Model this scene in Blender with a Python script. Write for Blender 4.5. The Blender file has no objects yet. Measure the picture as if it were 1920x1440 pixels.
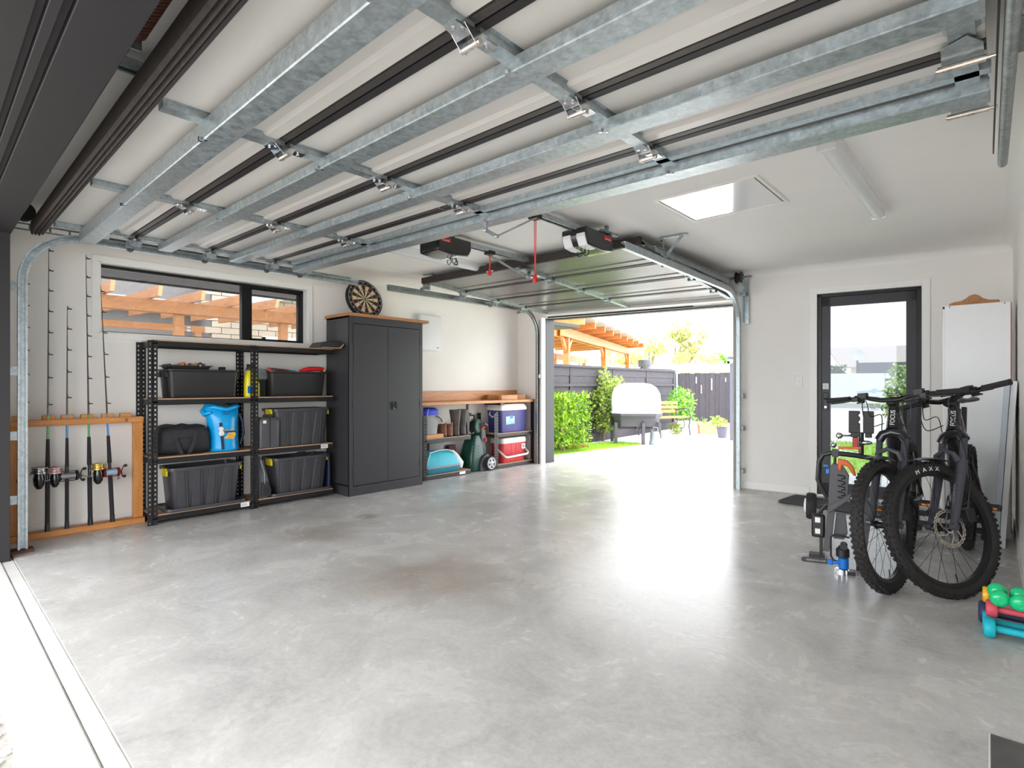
import bpy, bmesh, math, random
from mathutils import Vector, Matrix, noise
PI = math.pi
R = math.radians
random.seed(7)
scene = bpy.context.scene
COL = scene.collection

# ---------------------------------------------------------------- camera
CAMH = 1.15
cam_data = bpy.data.cameras.new('camera')
cam = bpy.data.objects.new('camera', cam_data)
COL.objects.link(cam)
cam_data.sensor_fit = 'HORIZONTAL'
cam_data.sensor_width = 36.0
cam_data.lens = 36.0 * 1018.0 / 1920.0
cam_data.shift_y = 1.5 / 1920.0
cam_data.clip_start = 0.02
cam_data.clip_end = 400
cam.location = (0, 0, CAMH)
cam.rotation_euler = (R(90), 0, R(42.229))
scene.camera = cam

# ---------------------------------------------------------------- sky, light, exposure
world = bpy.data.worlds.new('overcast_sky')
scene.world = world
world.use_nodes = True
wt = world.node_tree
wt.nodes.clear()
w_out = wt.nodes.new('ShaderNodeOutputWorld')
w_bg = wt.nodes.new('ShaderNodeBackground')
w_tc = wt.nodes.new('ShaderNodeTexCoord')
w_map = wt.nodes.new('ShaderNodeMapping')
w_map.inputs['Scale'].default_value = (1.0, 1.0, 3.0)
w_noise = wt.nodes.new('ShaderNodeTexNoise')
w_noise.inputs['Scale'].default_value = 2.2
w_noise.inputs['Detail'].default_value = 5.0
w_ramp = wt.nodes.new('ShaderNodeValToRGB')
w_ramp.color_ramp.elements[0].position = 0.35
w_ramp.color_ramp.elements[0].color = (0.86, 0.90, 0.95, 1)
w_ramp.color_ramp.elements[1].position = 0.65
w_ramp.color_ramp.elements[1].color = (1.0, 0.99, 0.97, 1)
wt.links.new(w_tc.outputs['Generated'], w_map.inputs['Vector'])
wt.links.new(w_map.outputs['Vector'], w_noise.inputs['Vector'])
wt.links.new(w_noise.outputs['Fac'], w_ramp.inputs['Fac'])
wt.links.new(w_ramp.outputs['Color'], w_bg.inputs['Color'])
wt.links.new(w_bg.outputs['Background'], w_out.inputs['Surface'])
w_bg.inputs['Strength'].default_value = 2.6

sun_data = bpy.data.lights.new('hazy_sun', 'SUN')
sun_data.energy = 0.6
sun_data.angle = R(25)
sun_data.color = (1.0, 0.97, 0.92)
sun = bpy.data.objects.new('hazy_sun', sun_data)
COL.objects.link(sun)
sun.rotation_euler = (R(38), 0, R(-150))

scene.view_settings.view_transform = 'Standard'
scene.view_settings.look = 'None'
scene.view_settings.gamma = 1.0
scene.view_settings.use_curve_mapping = False
scene.view_settings.exposure = 1.57
try:
    scene.cycles.max_bounces = 14
    scene.cycles.diffuse_bounces = 10
    scene.cycles.glossy_bounces = 4
    scene.cycles.transmission_bounces = 6
    scene.cycles.transparent_max_bounces = 12
    scene.cycles.sample_clamp_indirect = 8
    scene.cycles.caustics_reflective = False
    scene.cycles.caustics_refractive = False
    scene.cycles.use_denoising = True
except Exception:
    pass

# ---------------------------------------------------------------- object helpers
def link(o, parent=None):
    COL.objects.link(o)
    if parent is not None:
        o.parent = parent
    return o

def thing(name, label, cat, loc=(0, 0, 0), rotz=0.0, group=None):
    o = bpy.data.objects.new(name, None)
    o.empty_display_size = 0.1
    COL.objects.link(o)
    o.location = loc
    o.rotation_euler = (0, 0, rotz)
    o['label'] = label
    o['category'] = cat
    if group:
        o['group'] = group
    return o

def tag(o, label, cat, group=None):
    o['label'] = label
    o['category'] = cat
    if group:
        o['group'] = group
    return o

def kids(o):
    return [c for c in bpy.data.objects if c.parent == o]

def dup(root, loc, rotz=None, label=None, group=None):
    """copy of a thing with copies of its parts and sub-parts (mesh data shared)"""
    r = root.copy()
    COL.objects.link(r)
    r.location = loc
    if rotz is not None:
        r.rotation_euler = (0, 0, rotz)
    if label:
        r['label'] = label
    if group:
        r['group'] = group
    for ch in kids(root):
        c = ch.copy()
        COL.objects.link(c)
        c.parent = r
        for g in kids(ch):
            d = g.copy()
            COL.objects.link(d)
            d.parent = c
    return r

class MB:
    """collects shapes into one bmesh and links them as ONE mesh object"""
    def __init__(self):
        self.bm = bmesh.new()

    def _xf(self, vs, m):
        if m is not None:
            for v in vs:
                v.co = m @ v.co

    def box(self, c, s, rot=None):
        cx, cy, cz = c
        x, y, z = s[0] / 2, s[1] / 2, s[2] / 2
        co = [(-x, -y, -z), (x, -y, -z), (x, y, -z), (-x, y, -z), (-x, -y, z), (x, -y, z), (x, y, z), (-x, y, z)]
        m = Matrix.Translation((cx, cy, cz))
        if rot is not None:
            m = m @ rot.to_4x4()
        vs = [self.bm.verts.new(m @ Vector(p)) for p in co]
        for f in ((0, 3, 2, 1), (4, 5, 6, 7), (0, 1, 5, 4), (1, 2, 6, 5), (2, 3, 7, 6), (3, 0, 4, 7)):
            self.bm.faces.new([vs[i] for i in f])
        return self

    def b2(self, lo, hi):
        return self.box([(lo[i] + hi[i]) / 2 for i in range(3)], [abs(hi[i] - lo[i]) for i in range(3)])

    def beam(self, p0, p1, w, h, up=(0, 0, 1)):
        """rectangular bar from p0 to p1; w across, h along up"""
        p0, p1 = Vector(p0), Vector(p1)
        d = p1 - p0
        L = d.length
        d.normalize()
        u = Vector(up)
        sx = d.cross(u)
        if sx.length < 1e-6:
            sx = d.cross(Vector((1, 0, 0)))
        sx.normalize()
        u = sx.cross(d)
        rot = Matrix((d, sx, u)).transposed()
        return self.box((p0 + p1) / 2, (L, w, h), rot)

    def ring(self, pts):
        return [self.bm.verts.new(p) for p in pts]

    def skin(self, rings, closed=True, cap0=True, cap1=True):
        n = len(rings[0])
        for a, b in zip(rings, rings[1:]):
            for i in range(n if closed else n - 1):
                j = (i + 1) % n
                try:
                    self.bm.faces.new((a[i], a[j], b[j], b[i]))
                except ValueError:
                    pass
        if cap0 and n > 2:
            self.bm.faces.new(list(reversed(rings[0])))
        if cap1 and n > 2:
            self.bm.faces.new(rings[-1])
        return self

    def loft(self, loops, cap0=True, cap1=True, closed=True):
        return self.skin([self.ring(l) for l in loops], closed, cap0, cap1)

    def cyl(self, p0, p1, r0, r1=None, seg=12, cap=True):
        r1 = r0 if r1 is None else r1
        return self.tube([p0, p1], [r0, r1], seg, cap)

    def tube(self, pts, r, seg=8, cap=True, closed=False):
        pts = [Vector(p) for p in pts]
        n = len(pts)
        rr = r if isinstance(r, (list, tuple)) else [r] * n
        rings = []
        prev = None
        for i, p in enumerate(pts):
            if closed:
                d = pts[(i + 1) % n] - pts[i - 1]
            elif i == 0:
                d = pts[1] - pts[0]
            elif i == n - 1:
                d = pts[-1] - pts[-2]
            else:
                d = (pts[i + 1] - p).normalized() + (p - pts[i - 1]).normalized()
            if d.length < 1e-9:
                d = Vector((0, 0, 1))
            d.normalize()
            if prev is None:
                a = d.orthogonal().normalized()
            else:
                a = prev - d * prev.dot(d)
                a = a.normalized() if a.length > 1e-6 else d.orthogonal().normalized()
            prev = a
            b = d.cross(a)
            rings.append(self.ring([p + (a * math.cos(t) + b * math.sin(t)) * rr[i] for t in [2 * PI * k / seg for k in range(seg)]]))
        if closed:
            rings.append(rings[0])
            return self.skin(rings, True, False, False)
        return self.skin(rings, True, cap, cap)

    def lathe(self, prof, c=(0, 0, 0), axis=(0, 0, 1), seg=24, cap0=True, cap1=True):
        """prof: list of (radius, height along axis)"""
        ax = Vector(axis).normalized()
        a = ax.orthogonal().normalized()
        b = ax.cross(a)
        c = Vector(c)
        loops = []
        for r, h in prof:
            loops.append([c + ax * h + (a * math.cos(t) + b * math.sin(t)) * max(r, 1e-4) for t in [2 * PI * k / seg for k in range(seg)]])
        return self.loft(loops, cap0, cap1)

    def prism(self, poly, z0, z1, m=None):
        """polygon (x, y) extruded in z, then transformed by m"""
        lo = [Vector((p[0], p[1], z0)) for p in poly]
        hi = [Vector((p[0], p[1], z1)) for p in poly]
        if m is not None:
            lo = [m @ p for p in lo]
            hi = [m @ p for p in hi]
        return self.loft([lo, hi])

    def ball(self, c, r, seg=16, rings=10, sq=(1, 1, 1)):
        c = Vector(c)
        loops = []
        for i in range(1, rings):
            t = PI * i / rings
            loops.append([c + Vector((r * math.sin(t) * math.cos(u) * sq[0], r * math.sin(t) * math.sin(u) * sq[1], -r * math.cos(t) * sq[2])) for u in [2 * PI * k / seg for k in range(seg)]])
        return self.loft(loops)

    def poly(self, pts):
        self.bm.faces.new([self.bm.verts.new(p) for p in pts])
        return self

    def build(self, name, mat, parent=None, smooth=35, bevel=0, seg=2):
        bm = self.bm
        bm.normal_update()
        bmesh.ops.recalc_face_normals(bm, faces=bm.faces[:])
        me = bpy.data.meshes.new(name)
        bm.to_mesh(me)
        bm.free()
        if smooth:
            for p in me.polygons:
                p.use_smooth = True
            try:
                me.set_sharp_from_angle(angle=R(smooth))
            except Exception:
                pass
        me.materials.append(mat)
        o = bpy.data.objects.new(name, me)
        if bevel:
            b = o.modifiers.new('bevel', 'BEVEL')
            b.width = bevel
            b.segments = seg
            b.limit_method = 'ANGLE'
            b.angle_limit = R(40)
            b.harden_normals = False
        return link(o, parent)

def curve(pts, n=5):
    """Catmull-Rom points through pts"""
    p = [Vector(q) for q in pts]
    p = [p[0] * 2 - p[1]] + p + [p[-1] * 2 - p[-2]]
    out = []
    for i in range(1, len(p) - 2):
        for k in range(n):
            t = k / n
            out.append(0.5 * ((2 * p[i]) + (p[i + 1] - p[i - 1]) * t + (2 * p[i - 1] - 5 * p[i] + 4 * p[i + 1] - p[i + 2]) * t * t + (3 * p[i] - p[i - 1] - 3 * p[i + 1] + p[i + 2]) * t ** 3))
    return out + [p[-2]]

def obj(name, mb, mat, parent=None, **k):
    return mb.build(name, mat, parent, **k)

def struct(name, mb, mat, parent=None, **k):
    o = mb.build(name, mat, parent, **k)
    if parent is None:
        o['kind'] = 'structure'
    return o

def stuff(o):
    o['kind'] = 'stuff'
    return o

def rrect(w, d, r, z, cx=0, cy=0, seg=4):
    """rounded rectangle loop in the xy plane at height z"""
    r = min(r, w / 2 - 1e-4, d / 2 - 1e-4)
    pts = []
    for k, (sx, sy) in enumerate(((1, 1), (-1, 1), (-1, -1), (1, -1))):
        ox, oy = cx + sx * (w / 2 - r), cy + sy * (d / 2 - r)
        for i in range(seg + 1):
            t = PI / 2 * (k + i / seg)
            pts.append(Vector((ox + r * math.cos(t), oy + r * math.sin(t), z)))
    return pts

def circ(r, z, cx=0, cy=0, seg=24, sx=1, sy=1):
    return [Vector((cx + r * sx * math.cos(2 * PI * k / seg), cy + r * sy * math.sin(2 * PI * k / seg), z)) for k in range(seg)]

def arc(c, r, a0, a1, n, plane='xz'):
    out = []
    for i in range(n + 1):
        t = a0 + (a1 - a0) * i / n
        u, v = r * math.cos(t), r * math.sin(t)
        p = Vector(c)
        if plane == 'xz':
            p += Vector((u, 0, v))
        elif plane == 'xy':
            p += Vector((u, v, 0))
        else:
            p += Vector((0, u, v))
        out.append(p)
    return out

def text(name, body, size, mat, parent=None, m=None, depth=0.0008, align='CENTER', sx=1.0):
    cu = bpy.data.curves.new(name, 'FONT')
    cu.body = body
    cu.size = size
    cu.extrude = depth
    cu.align_x = align
    cu.align_y = 'CENTER'
    tmp = bpy.data.objects.new(name, cu)
    COL.objects.link(tmp)
    dg = bpy.context.evaluated_depsgraph_get()
    me = bpy.data.meshes.new_from_object(tmp.evaluated_get(dg))
    COL.objects.unlink(tmp)
    bpy.data.objects.remove(tmp)
    bpy.data.curves.remove(cu)
    me.materials.clear()
    me.materials.append(mat)
    mm = (m if m is not None else Matrix.Identity(4)) @ Matrix.Diagonal((sx, 1, 1, 1))
    me.transform(mm)
    o = bpy.data.objects.new(name, me)
    return link(o, parent)

def axes(x, y, z, loc=(0, 0, 0)):
    """matrix whose columns are the given axes"""
    m = Matrix((Vector(x), Vector(y), Vector(z))).transposed().to_4x4()
    m.translation = Vector(loc)
    return m
# ---------------------------------------------------------------- materials
def lin(c):
    """8-bit display colour to linear"""
    return tuple((x / 255 / 12.92) if x / 255 <= 0.04045 else ((x / 255 + 0.055) / 1.055) ** 2.4 for x in c)

class N:
    def __init__(self, name):
        self.m = bpy.data.materials.new(name)
        self.m.use_nodes = True
        self.t = self.m.node_tree
        self.b = self.t.nodes['Principled BSDF']
        self.out = self.t.nodes['Material Output']
    def add(self, kind, **k):
        n = self.t.nodes.new(kind)
        for a, v in k.items():
            if hasattr(n, a):
                setattr(n, a, v)
            else:
                n.inputs[a.replace('_', ' ')].default_value = v
        return n
    def l(self, a, b):
        self.t.links.new(a, b)
    def coords(self, scale=(1, 1, 1), rot=(0, 0, 0), kind='Object'):
        tc = self.add('ShaderNodeTexCoord')
        mp = self.add('ShaderNodeMapping')
        mp.inputs['Scale'].default_value = scale
        mp.inputs['Rotation'].default_value = rot
        self.l(tc.outputs[kind], mp.inputs['Vector'])
        return mp.outputs['Vector']
    def noise(self, vec, scale, detail=4, rough=0.55, dist=0.0):
        n = self.add('ShaderNodeTexNoise')
        n.inputs['Scale'].default_value = scale
        n.inputs['Detail'].default_value = detail
        n.inputs['Roughness'].default_value = rough
        n.inputs['Distortion'].default_value = dist
        self.l(vec, n.inputs['Vector'])
        return n.outputs['Fac']
    def ramp(self, fac, stops):
        r = self.add('ShaderNodeValToRGB')
        cr = r.color_ramp
        while len(cr.elements) < len(stops):
            cr.elements.new(0.5)
        for e, (p, c) in zip(cr.elements, stops):
            e.position = p
            e.color = (c[0], c[1], c[2], 1)
        self.l(fac, r.inputs['Fac'])
        return r.outputs['Color']
    def bump(self, h, strength=0.2, dist=0.01):
        b = self.add('ShaderNodeBump')
        b.inputs['Strength'].default_value = strength
        b.inputs['Distance'].default_value = dist
        self.l(h, b.inputs['Height'])
        self.l(b.outputs['Normal'], self.b.inputs['Normal'])
    def mix(self, fac, a, b, mode='MIX'):
        n = self.add('ShaderNodeMix', data_type='RGBA', blend_type=mode)
        for s, v in ((n.inputs[0], fac), (n.inputs[6], a), (n.inputs[7], b)):
            if hasattr(v, 'links'):
                self.l(v, s)
            elif isinstance(v, (int, float)):
                s.default_value = v
            else:
                s.default_value = (v[0], v[1], v[2], 1)
        return n.outputs[2]

def mat(name, rgb, rough=0.5, metal=0.0, var=0.08, vscale=12, bump=0.0, bscale=60, coat=0.0, spec=0.5, emit=None):
    n = N(name)
    c = lin(rgb)
    v = n.coords()
    f = n.noise(v, vscale)
    lo = tuple(x * (1 - var) for x in c)
    hi = tuple(min(1, x * (1 + var)) for x in c)
    n.l(n.ramp(f, [(0.3, lo), (0.7, hi)]), n.b.inputs['Base Color'])
    n.b.inputs['Roughness'].default_value = rough
    n.b.inputs['Metallic'].default_value = metal
    n.b.inputs['Specular IOR Level'].default_value = spec
    n.b.inputs['Coat Weight'].default_value = coat
    n.b.inputs['Coat Roughness'].default_value = 0.15
    if bump:
        n.bump(n.noise(v, bscale, 3), bump, 0.004)
    if emit:
        n.b.inputs['Emission Color'].default_value = (*lin(emit[0]), 1)
        n.b.inputs['Emission Strength'].default_value = emit[1]
    return n.m

def wood(name, dark, light, scale=(1, 12, 12), rough=0.5, knots=True):
    n = N(name)
    v = n.coords(scale)
    f = n.noise(v, 3.0, 6, 0.6, 0.6)
    f2 = n.noise(v, 14.0, 3)
    d, l = lin(dark), lin(light)
    c = n.ramp(f, [(0.25, d), (0.75, l)])
    c2 = n.mix(0.25, c, n.ramp(f2, [(0.35, tuple(x * 0.6 for x in d)), (0.65, l)]))
    if knots:
        kn = n.add('ShaderNodeTexVoronoi')
        kn.inputs['Scale'].default_value = 0.9
        n.l(n.coords((1.6, 5, 5)), kn.inputs['Vector'])
        km = n.ramp(kn.outputs['Distance'], [(0.03, (0.75, 0.75, 0.75)), (0.09, (0, 0, 0))])
        c2 = n.mix(km, c2, tuple(x * 0.35 for x in d))
    n.l(c2, n.b.inputs['Base Color'])
    n.b.inputs['Roughness'].default_value = rough
    n.bump(f2, 0.15, 0.002)
    return n.m

def galv(name, rgb, rough=0.36, metal=0.75, axis=(1, 1, 1)):
    n = N(name)
    v = n.coords(axis)
    vo = n.add('ShaderNodeTexVoronoi')
    vo.inputs['Scale'].default_value = 70
    n.l(v, vo.inputs['Vector'])
    f = n.noise(v, 25, 5)
    c = lin(rgb)
    base = n.ramp(f, [(0.3, tuple(x * 0.8 for x in c)), (0.7, tuple(min(1, x * 1.15) for x in c))])
    bw = n.add('ShaderNodeRGBToBW')
    n.l(vo.outputs['Color'], bw.inputs['Color'])
    sp = n.mix(0.30, base, bw.outputs['Val'], 'SOFT_LIGHT')
    n.l(sp, n.b.inputs['Base Color'])
    n.b.inputs['Metallic'].default_value = metal
    n.l(n.ramp(f, [(0.2, (rough - 0.1,) * 3), (0.8, (rough + 0.14,) * 3)]), n.b.inputs['Roughness'])
    return n.m

def leafmat(name, stops, scale=3.0, trans=0.35):
    n = N(name)
    gi = n.add('ShaderNodeNewGeometry')
    f = gi.outputs['Random Per Island']
    c = n.ramp(f, [(p, lin(x)) for p, x in stops])
    n.l(c, n.b.inputs['Base Color'])
    n.b.inputs['Roughness'].default_value = 0.45
    tr = n.add('ShaderNodeBsdfTranslucent')
    n.l(c, tr.inputs['Color'])
    mx = n.add('ShaderNodeMixShader')
    mx.inputs['Fac'].default_value = trans
    n.l(n.b.outputs['BSDF'], mx.inputs[1])
    n.l(tr.outputs['BSDF'], mx.inputs[2])
    n.l(mx.outputs['Shader'], n.out.inputs['Surface'])
    return n.m

def glassmat(name, tint, mixin=0.12, rough=0.0):
    """thin architectural pane: mostly see-through, fresnel mirror"""
    n = N(name)
    t = n.t
    tr = n.add('ShaderNodeBsdfTransparent')
    tr.inputs['Color'].default_value = (*tint, 1)
    gl = n.add('ShaderNodeBsdfGlossy')
    gl.inputs['Roughness'].default_value = rough
    gl.inputs['Color'].default_value = (0.9, 0.95, 1, 1)
    fr = n.add('ShaderNodeFresnel')
    fr.inputs['IOR'].default_value = 1.45
    mx = n.add('ShaderNodeMixShader')
    n.l(fr.outputs['Fac'], mx.inputs['Fac'])
    n.l(tr.outputs['BSDF'], mx.inputs[1])
    n.l(gl.outputs['BSDF'], mx.inputs[2])
    n.l(mx.outputs['Shader'], n.out.inputs['Surface'])
    return n.m

def concrete_floor():
    n = N('polished_concrete')
    v = n.coords()
    big = n.noise(v, 0.55, 5, 0.6, 0.4)
    mid = n.noise(v, 2.6, 6, 0.65, 0.6)
    fine = n.noise(v, 38, 5, 0.7)
    c = n.ramp(mid, [(0.30, lin((158, 156, 154))), (0.5, lin((192, 190, 187))), (0.70, lin((214, 212, 209)))])
    c = n.mix(0.35, c, n.ramp(big, [(0.35, lin((158, 154, 149))), (0.65, lin((216, 214, 211)))]))
    c = n.mix(0.14, c, n.ramp(fine, [(0.3, (0.12, 0.12, 0.12)), (0.7, (0.8, 0.8, 0.8))]))
    # brown tyre and rust stains at fixed places on the slab
    tc = n.add('ShaderNodeTexCoord')
    nv = n.add('ShaderNodeTexNoise')
    nv.inputs['Scale'].default_value = 2.3
    nv.inputs['Detail'].default_value = 5
    n.l(tc.outputs['Object'], nv.inputs['Vector'])
    for (sx, sy, sr, col, amt) in ((-2.42, 2.12, 0.62, (126, 108, 90), 0.5), (-2.75, 1.90, 0.5, (140, 120, 100), 0.4),
                                   (-3.86, 2.10, 0.45, (134, 114, 96), 0.45), (-4.12, 2.67, 0.14, (128, 92, 62), 0.5)):
        vm = n.add('ShaderNodeVectorMath', operation='DISTANCE')
        mp = n.add('ShaderNodeMapping')
        mp.inputs['Scale'].default_value = (1.0, 1.0, 0.0)
        n.l(tc.outputs['Object'], mp.inputs['Vector'])
        n.l(mp.outputs['Vector'], vm.inputs[0])
        vm.inputs[1].default_value = (sx, sy, 0)
        md = n.add('ShaderNodeMath', operation='DIVIDE')
        n.l(vm.outputs['Value'], md.inputs[0])
        md.inputs[1].default_value = sr
        ad = n.add('ShaderNodeMath', operation='MULTIPLY_ADD')
        n.l(nv.outputs['Fac'], ad.inputs[0])
        ad.inputs[1].default_value = 1.5
        n.l(md.outputs['Value'], ad.inputs[2])
        fac = n.ramp(ad.outputs['Value'], [(0.0, (amt,) * 3), (0.62, (amt,) * 3), (1.0, (0, 0, 0))])
        rr = [x for x in n.t.nodes if x.type == 'VALTORGB'][-1]
        sub = n.add('ShaderNodeMath', operation='MULTIPLY')
        sub.inputs[1].default_value = 0.62
        n.l(ad.outputs['Value'], sub.inputs[0])
        n.l(sub.outputs['Value'], rr.inputs['Fac'])
        c = n.mix(fac, c, lin(col))
    # dark specks
    vo = n.add('ShaderNodeTexVoronoi')
    vo.inputs['Scale'].default_value = 5.0
    n.l(v, vo.inputs['Vector'])
    sp = n.ramp(vo.outputs['Distance'], [(0.012, (0.45, 0.45, 0.45)), (0.03, (0, 0, 0))])
    c = n.mix(sp, c, lin((120, 112, 104)))
    n.l(c, n.b.inputs['Base Color'])
    n.l(n.ramp(mid, [(0.2, (0.20,) * 3), (0.8, (0.32,) * 3)]), n.b.inputs['Roughness'])
    n.b.inputs['Specular IOR Level'].default_value = 0.22
    n.bump(fine, 0.05, 0.001)
    return n.m

def dart_face():
    """twenty wedges with narrow scoring rings, coordinates from the disc itself"""
    n = N('dartboard_face')
    tc = n.add('ShaderNodeTexCoord')
    sp = n.add('ShaderNodeSeparateXYZ')
    n.l(tc.outputs['Object'], sp.inputs[0])
    def m(op, a, b=None):
        k = n.add('ShaderNodeMath', operation=op)
        for i, v in enumerate((a, b)):
            if v is None:
                continue
            if hasattr(v, 'links'):
                n.l(v, k.inputs[i])
            else:
                k.inputs[i].default_value = v
        return k.outputs[0]
    x, y = sp.outputs[0], sp.outputs[1]
    rad = m('SQRT', m('ADD', m('MULTIPLY', x, x), m('MULTIPLY', y, y)))
    ang = m('ARCTAN2', y, x)
    wedge = m('MODULO', m('FLOOR', m('ADD', m('DIVIDE', ang, PI / 10), 40.5)), 2.0)
    base = n.mix(wedge, lin((206, 196, 160)), lin((66, 22, 24)))
    ringc = n.mix(wedge, lin((60, 96, 66)), lin((150, 40, 46)))
    def band(a, b):
        return m('MULTIPLY', m('GREATER_THAN', rad, a), m('LESS_THAN', rad, b))
    c = n.mix(m('MAXIMUM', band(0.162, 0.172), band(0.099, 0.107)), base, ringc)
    c = n.mix(m('LESS_THAN', rad, 0.016), c, lin((60, 100, 70)))
    c = n.mix(m('GREATER_THAN', rad, 0.172), c, lin((22, 20, 22)))
    n.l(c, n.b.inputs['Base Color'])
    n.b.inputs['Roughness'].default_value = 0.85
    return n.m

M = {}
M['floor'] = concrete_floor()
M['apron'] = mat('apron_concrete', (212, 210, 206), 0.7, var=0.12, vscale=3, bump=0.2, bscale=90)
M['drive'] = mat('driveway_concrete', (222, 220, 216), 0.8, var=0.06, vscale=1.5, bump=0.15)
M['wall'] = mat('wall_paint', (236, 233, 229), 0.75, var=0.015, vscale=4, bump=0.03, bscale=220)
M['ceil'] = mat('ceiling_paint', (245, 244, 242), 0.8, var=0.012, vscale=3)
M['trim'] = mat('trim_paint', (238, 237, 234), 0.45, var=0.01)
M['charcoal'] = mat('charcoal_cladding', (29, 27, 30), 0.6, var=0.06, vscale=30, bump=0.05)
M['frame'] = mat('dark_aluminium', (54, 54, 58), 0.45, metal=0.3, var=0.04)
M['frame_black'] = mat('black_aluminium', (22, 21, 24), 0.4, metal=0.2, var=0.04)
M['galv'] = galv('galvanised_steel', (176, 186, 190))
M['galv_dull'] = galv('galvanised_dull', (150, 155, 156), 0.45)
M['panel'] = mat('door_panel_inside', (216, 214, 210), 0.33, var=0.02, vscale=2)
M['panel_grey'] = mat('back_door_panel_inside', (118, 117, 113), 0.27, metal=0.4, var=0.03, vscale=2)
M['rail_black'] = mat('door_joint_black', (34, 30, 32), 0.5, var=0.12, vscale=40)
M['rail_brown'] = mat('door_joint_brown', (66, 60, 58), 0.45, var=0.1, vscale=40)
M['seal'] = mat('weathered_black_seal', (50, 43, 40), 0.7, var=0.35, vscale=30, bump=0.3)
M['rust'] = mat('rusty_spring', (96, 60, 46), 0.75, metal=0.3, var=0.3, vscale=40, bump=0.3)
M['black'] = mat('black_plastic', (26, 26, 28), 0.5, var=0.08)
M['black_gloss'] = mat('glossy_black_plastic', (18, 18, 20), 0.22, var=0.05, coat=0.3)
M['black_steel'] = mat('black_powdercoat', (25, 24, 27), 0.42, var=0.1, vscale=20)
M['tub'] = mat('black_tub_plastic', (36, 35, 37), 0.5, var=0.06)
M['tote'] = mat('charcoal_tote_plastic', (62, 62, 67), 0.42, var=0.05)
M['cabinet'] = mat('charcoal_cabinet_paint', (52, 52, 56), 0.45, var=0.05, vscale=25, bump=0.04)
M['yellow'] = mat('yellow_plastic', (224, 206, 20), 0.4, var=0.05)
M['bottle_yellow'] = mat('yellow_bottle', (214, 204, 24), 0.3, var=0.04)
M['red'] = mat('red_plastic', (206, 28, 34), 0.4, var=0.06)
M['cord_red'] = mat('red_cord', (214, 60, 66), 0.6, var=0.05)
M['blue'] = mat('blue_plastic', (20, 110, 200), 0.35, var=0.06)
M['drybag'] = mat('cyan_drybag_vinyl', (10, 158, 224), 0.28, var=0.08, vscale=5)
M['drybag_dark'] = mat('navy_webbing', (20, 36, 70), 0.6, var=0.1)
M['duffel'] = mat('black_nylon', (32, 31, 36), 0.7, var=0.25, vscale=18, bump=0.4, bscale=40)
M['grey_bag'] = mat('grey_nylon', (84, 84, 90), 0.7, var=0.2, vscale=14, bump=0.3)
M['mdf'] = mat('mdf_deck', (172, 140, 112), 0.7, var=0.08, vscale=20)
M['label'] = mat('white_sticker', (232, 232, 232), 0.5, var=0.02)
M['pine'] = wood('oiled_pine', (176, 108, 52), (214, 150, 84), (1, 10, 10))
M['pine_y'] = wood('oiled_pine_rail', (176, 108, 52), (212, 146, 82), (10, 1, 10))
M['pine_z'] = wood('oiled_pine_upright', (178, 110, 54), (214, 150, 84), (10, 10, 1))
M['bench_wood'] = wood('workbench_timber', (168, 100, 50), (222, 160, 98), (1.2, 14, 14), 0.4)
M['top_wood'] = wood('cabinet_top_timber', (150, 98, 56), (196, 140, 90), (1.2, 14, 14), 0.5)
M['pergola'] = wood('pergola_timber', (140, 92, 54), (186, 130, 82), (2, 2, 9))
M['pergola_y'] = wood('pergola_beam', (138, 90, 52), (182, 126, 78), (9, 1, 9))
M['pergola_end'] = mat('fresh_cut_timber', (206, 176, 130), 0.8, var=0.05)
M['orange_wood'] = wood('orange_pergola_timber', (176, 92, 36), (212, 128, 62), (2, 2, 6), knots=False)
M['glass'] = glassmat('window_glass', (0.70, 0.715, 0.73))
M['door_glass'] = glassmat('door_glass_tinted', (0.44, 0.46, 0.475))
M['hatch'] = mat('gloss_white_hatch', (228, 230, 232), 0.06, var=0.0, coat=1.0, spec=0.8)
M['white_gloss'] = mat('white_melamine', (224, 225, 226), 0.3, var=0.01)
M['white'] = mat('white_plastic', (230, 230, 230), 0.4, var=0.02)
M['light_white'] = mat('light_diffuser', (226, 228, 232), 0.25, var=0.01)
M['board_blue'] = mat('pale_blue_board', (188, 198, 208), 0.4, var=0.03)
M['rubber'] = mat('tyre_rubber', (34, 32, 32), 0.75, var=0.25, vscale=30, bump=0.3)
M['rim'] = mat('black_rim', (26, 26, 28), 0.3, metal=0.3, var=0.05)
M['bike'] = mat('bike_black_paint', (24, 24, 28), 0.28, var=0.05, coat=0.4)
M['fork'] = mat('fork_grey_paint', (72, 74, 82), 0.35, metal=0.3, var=0.05)
M['steel'] = galv('brushed_steel', (205, 196, 186), 0.28, 0.95)
M['chrome'] = galv('chrome', (215, 218, 222), 0.15, 1.0)
M['spoke'] = mat('spoke_black', (40, 40, 44), 0.35, metal=0.6, var=0.02)
M['reflector'] = mat('amber_reflector', (246, 140, 24), 0.2, var=0.03, emit=None)
M['orange'] = mat('orange_plastic', (206, 92, 44), 0.45, var=0.1)
M['print_white'] = mat('white_print', (226, 226, 224), 0.5, var=0.0)
M['print_grey'] = mat('grey_print', (120, 122, 128), 0.5, var=0.0)
M['print_navy'] = mat('navy_print', (18, 46, 90), 0.5, var=0.0)
M['print_gold'] = mat('gold_print', (226, 172, 56), 0.5, var=0.15, vscale=40)
M['teal'] = mat('teal_fabric', (40, 176, 196), 0.55, var=0.12, vscale=7, bump=0.25, bscale=14)
M['teal_dark'] = mat('dark_teal_fabric', (36, 122, 146), 0.6, var=0.12)
M['greyfab'] = mat('grey_fabric', (150, 150, 154), 0.7, var=0.1)
M['whitefab'] = mat('white_fabric', (214, 220, 222), 0.7, var=0.06)
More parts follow.
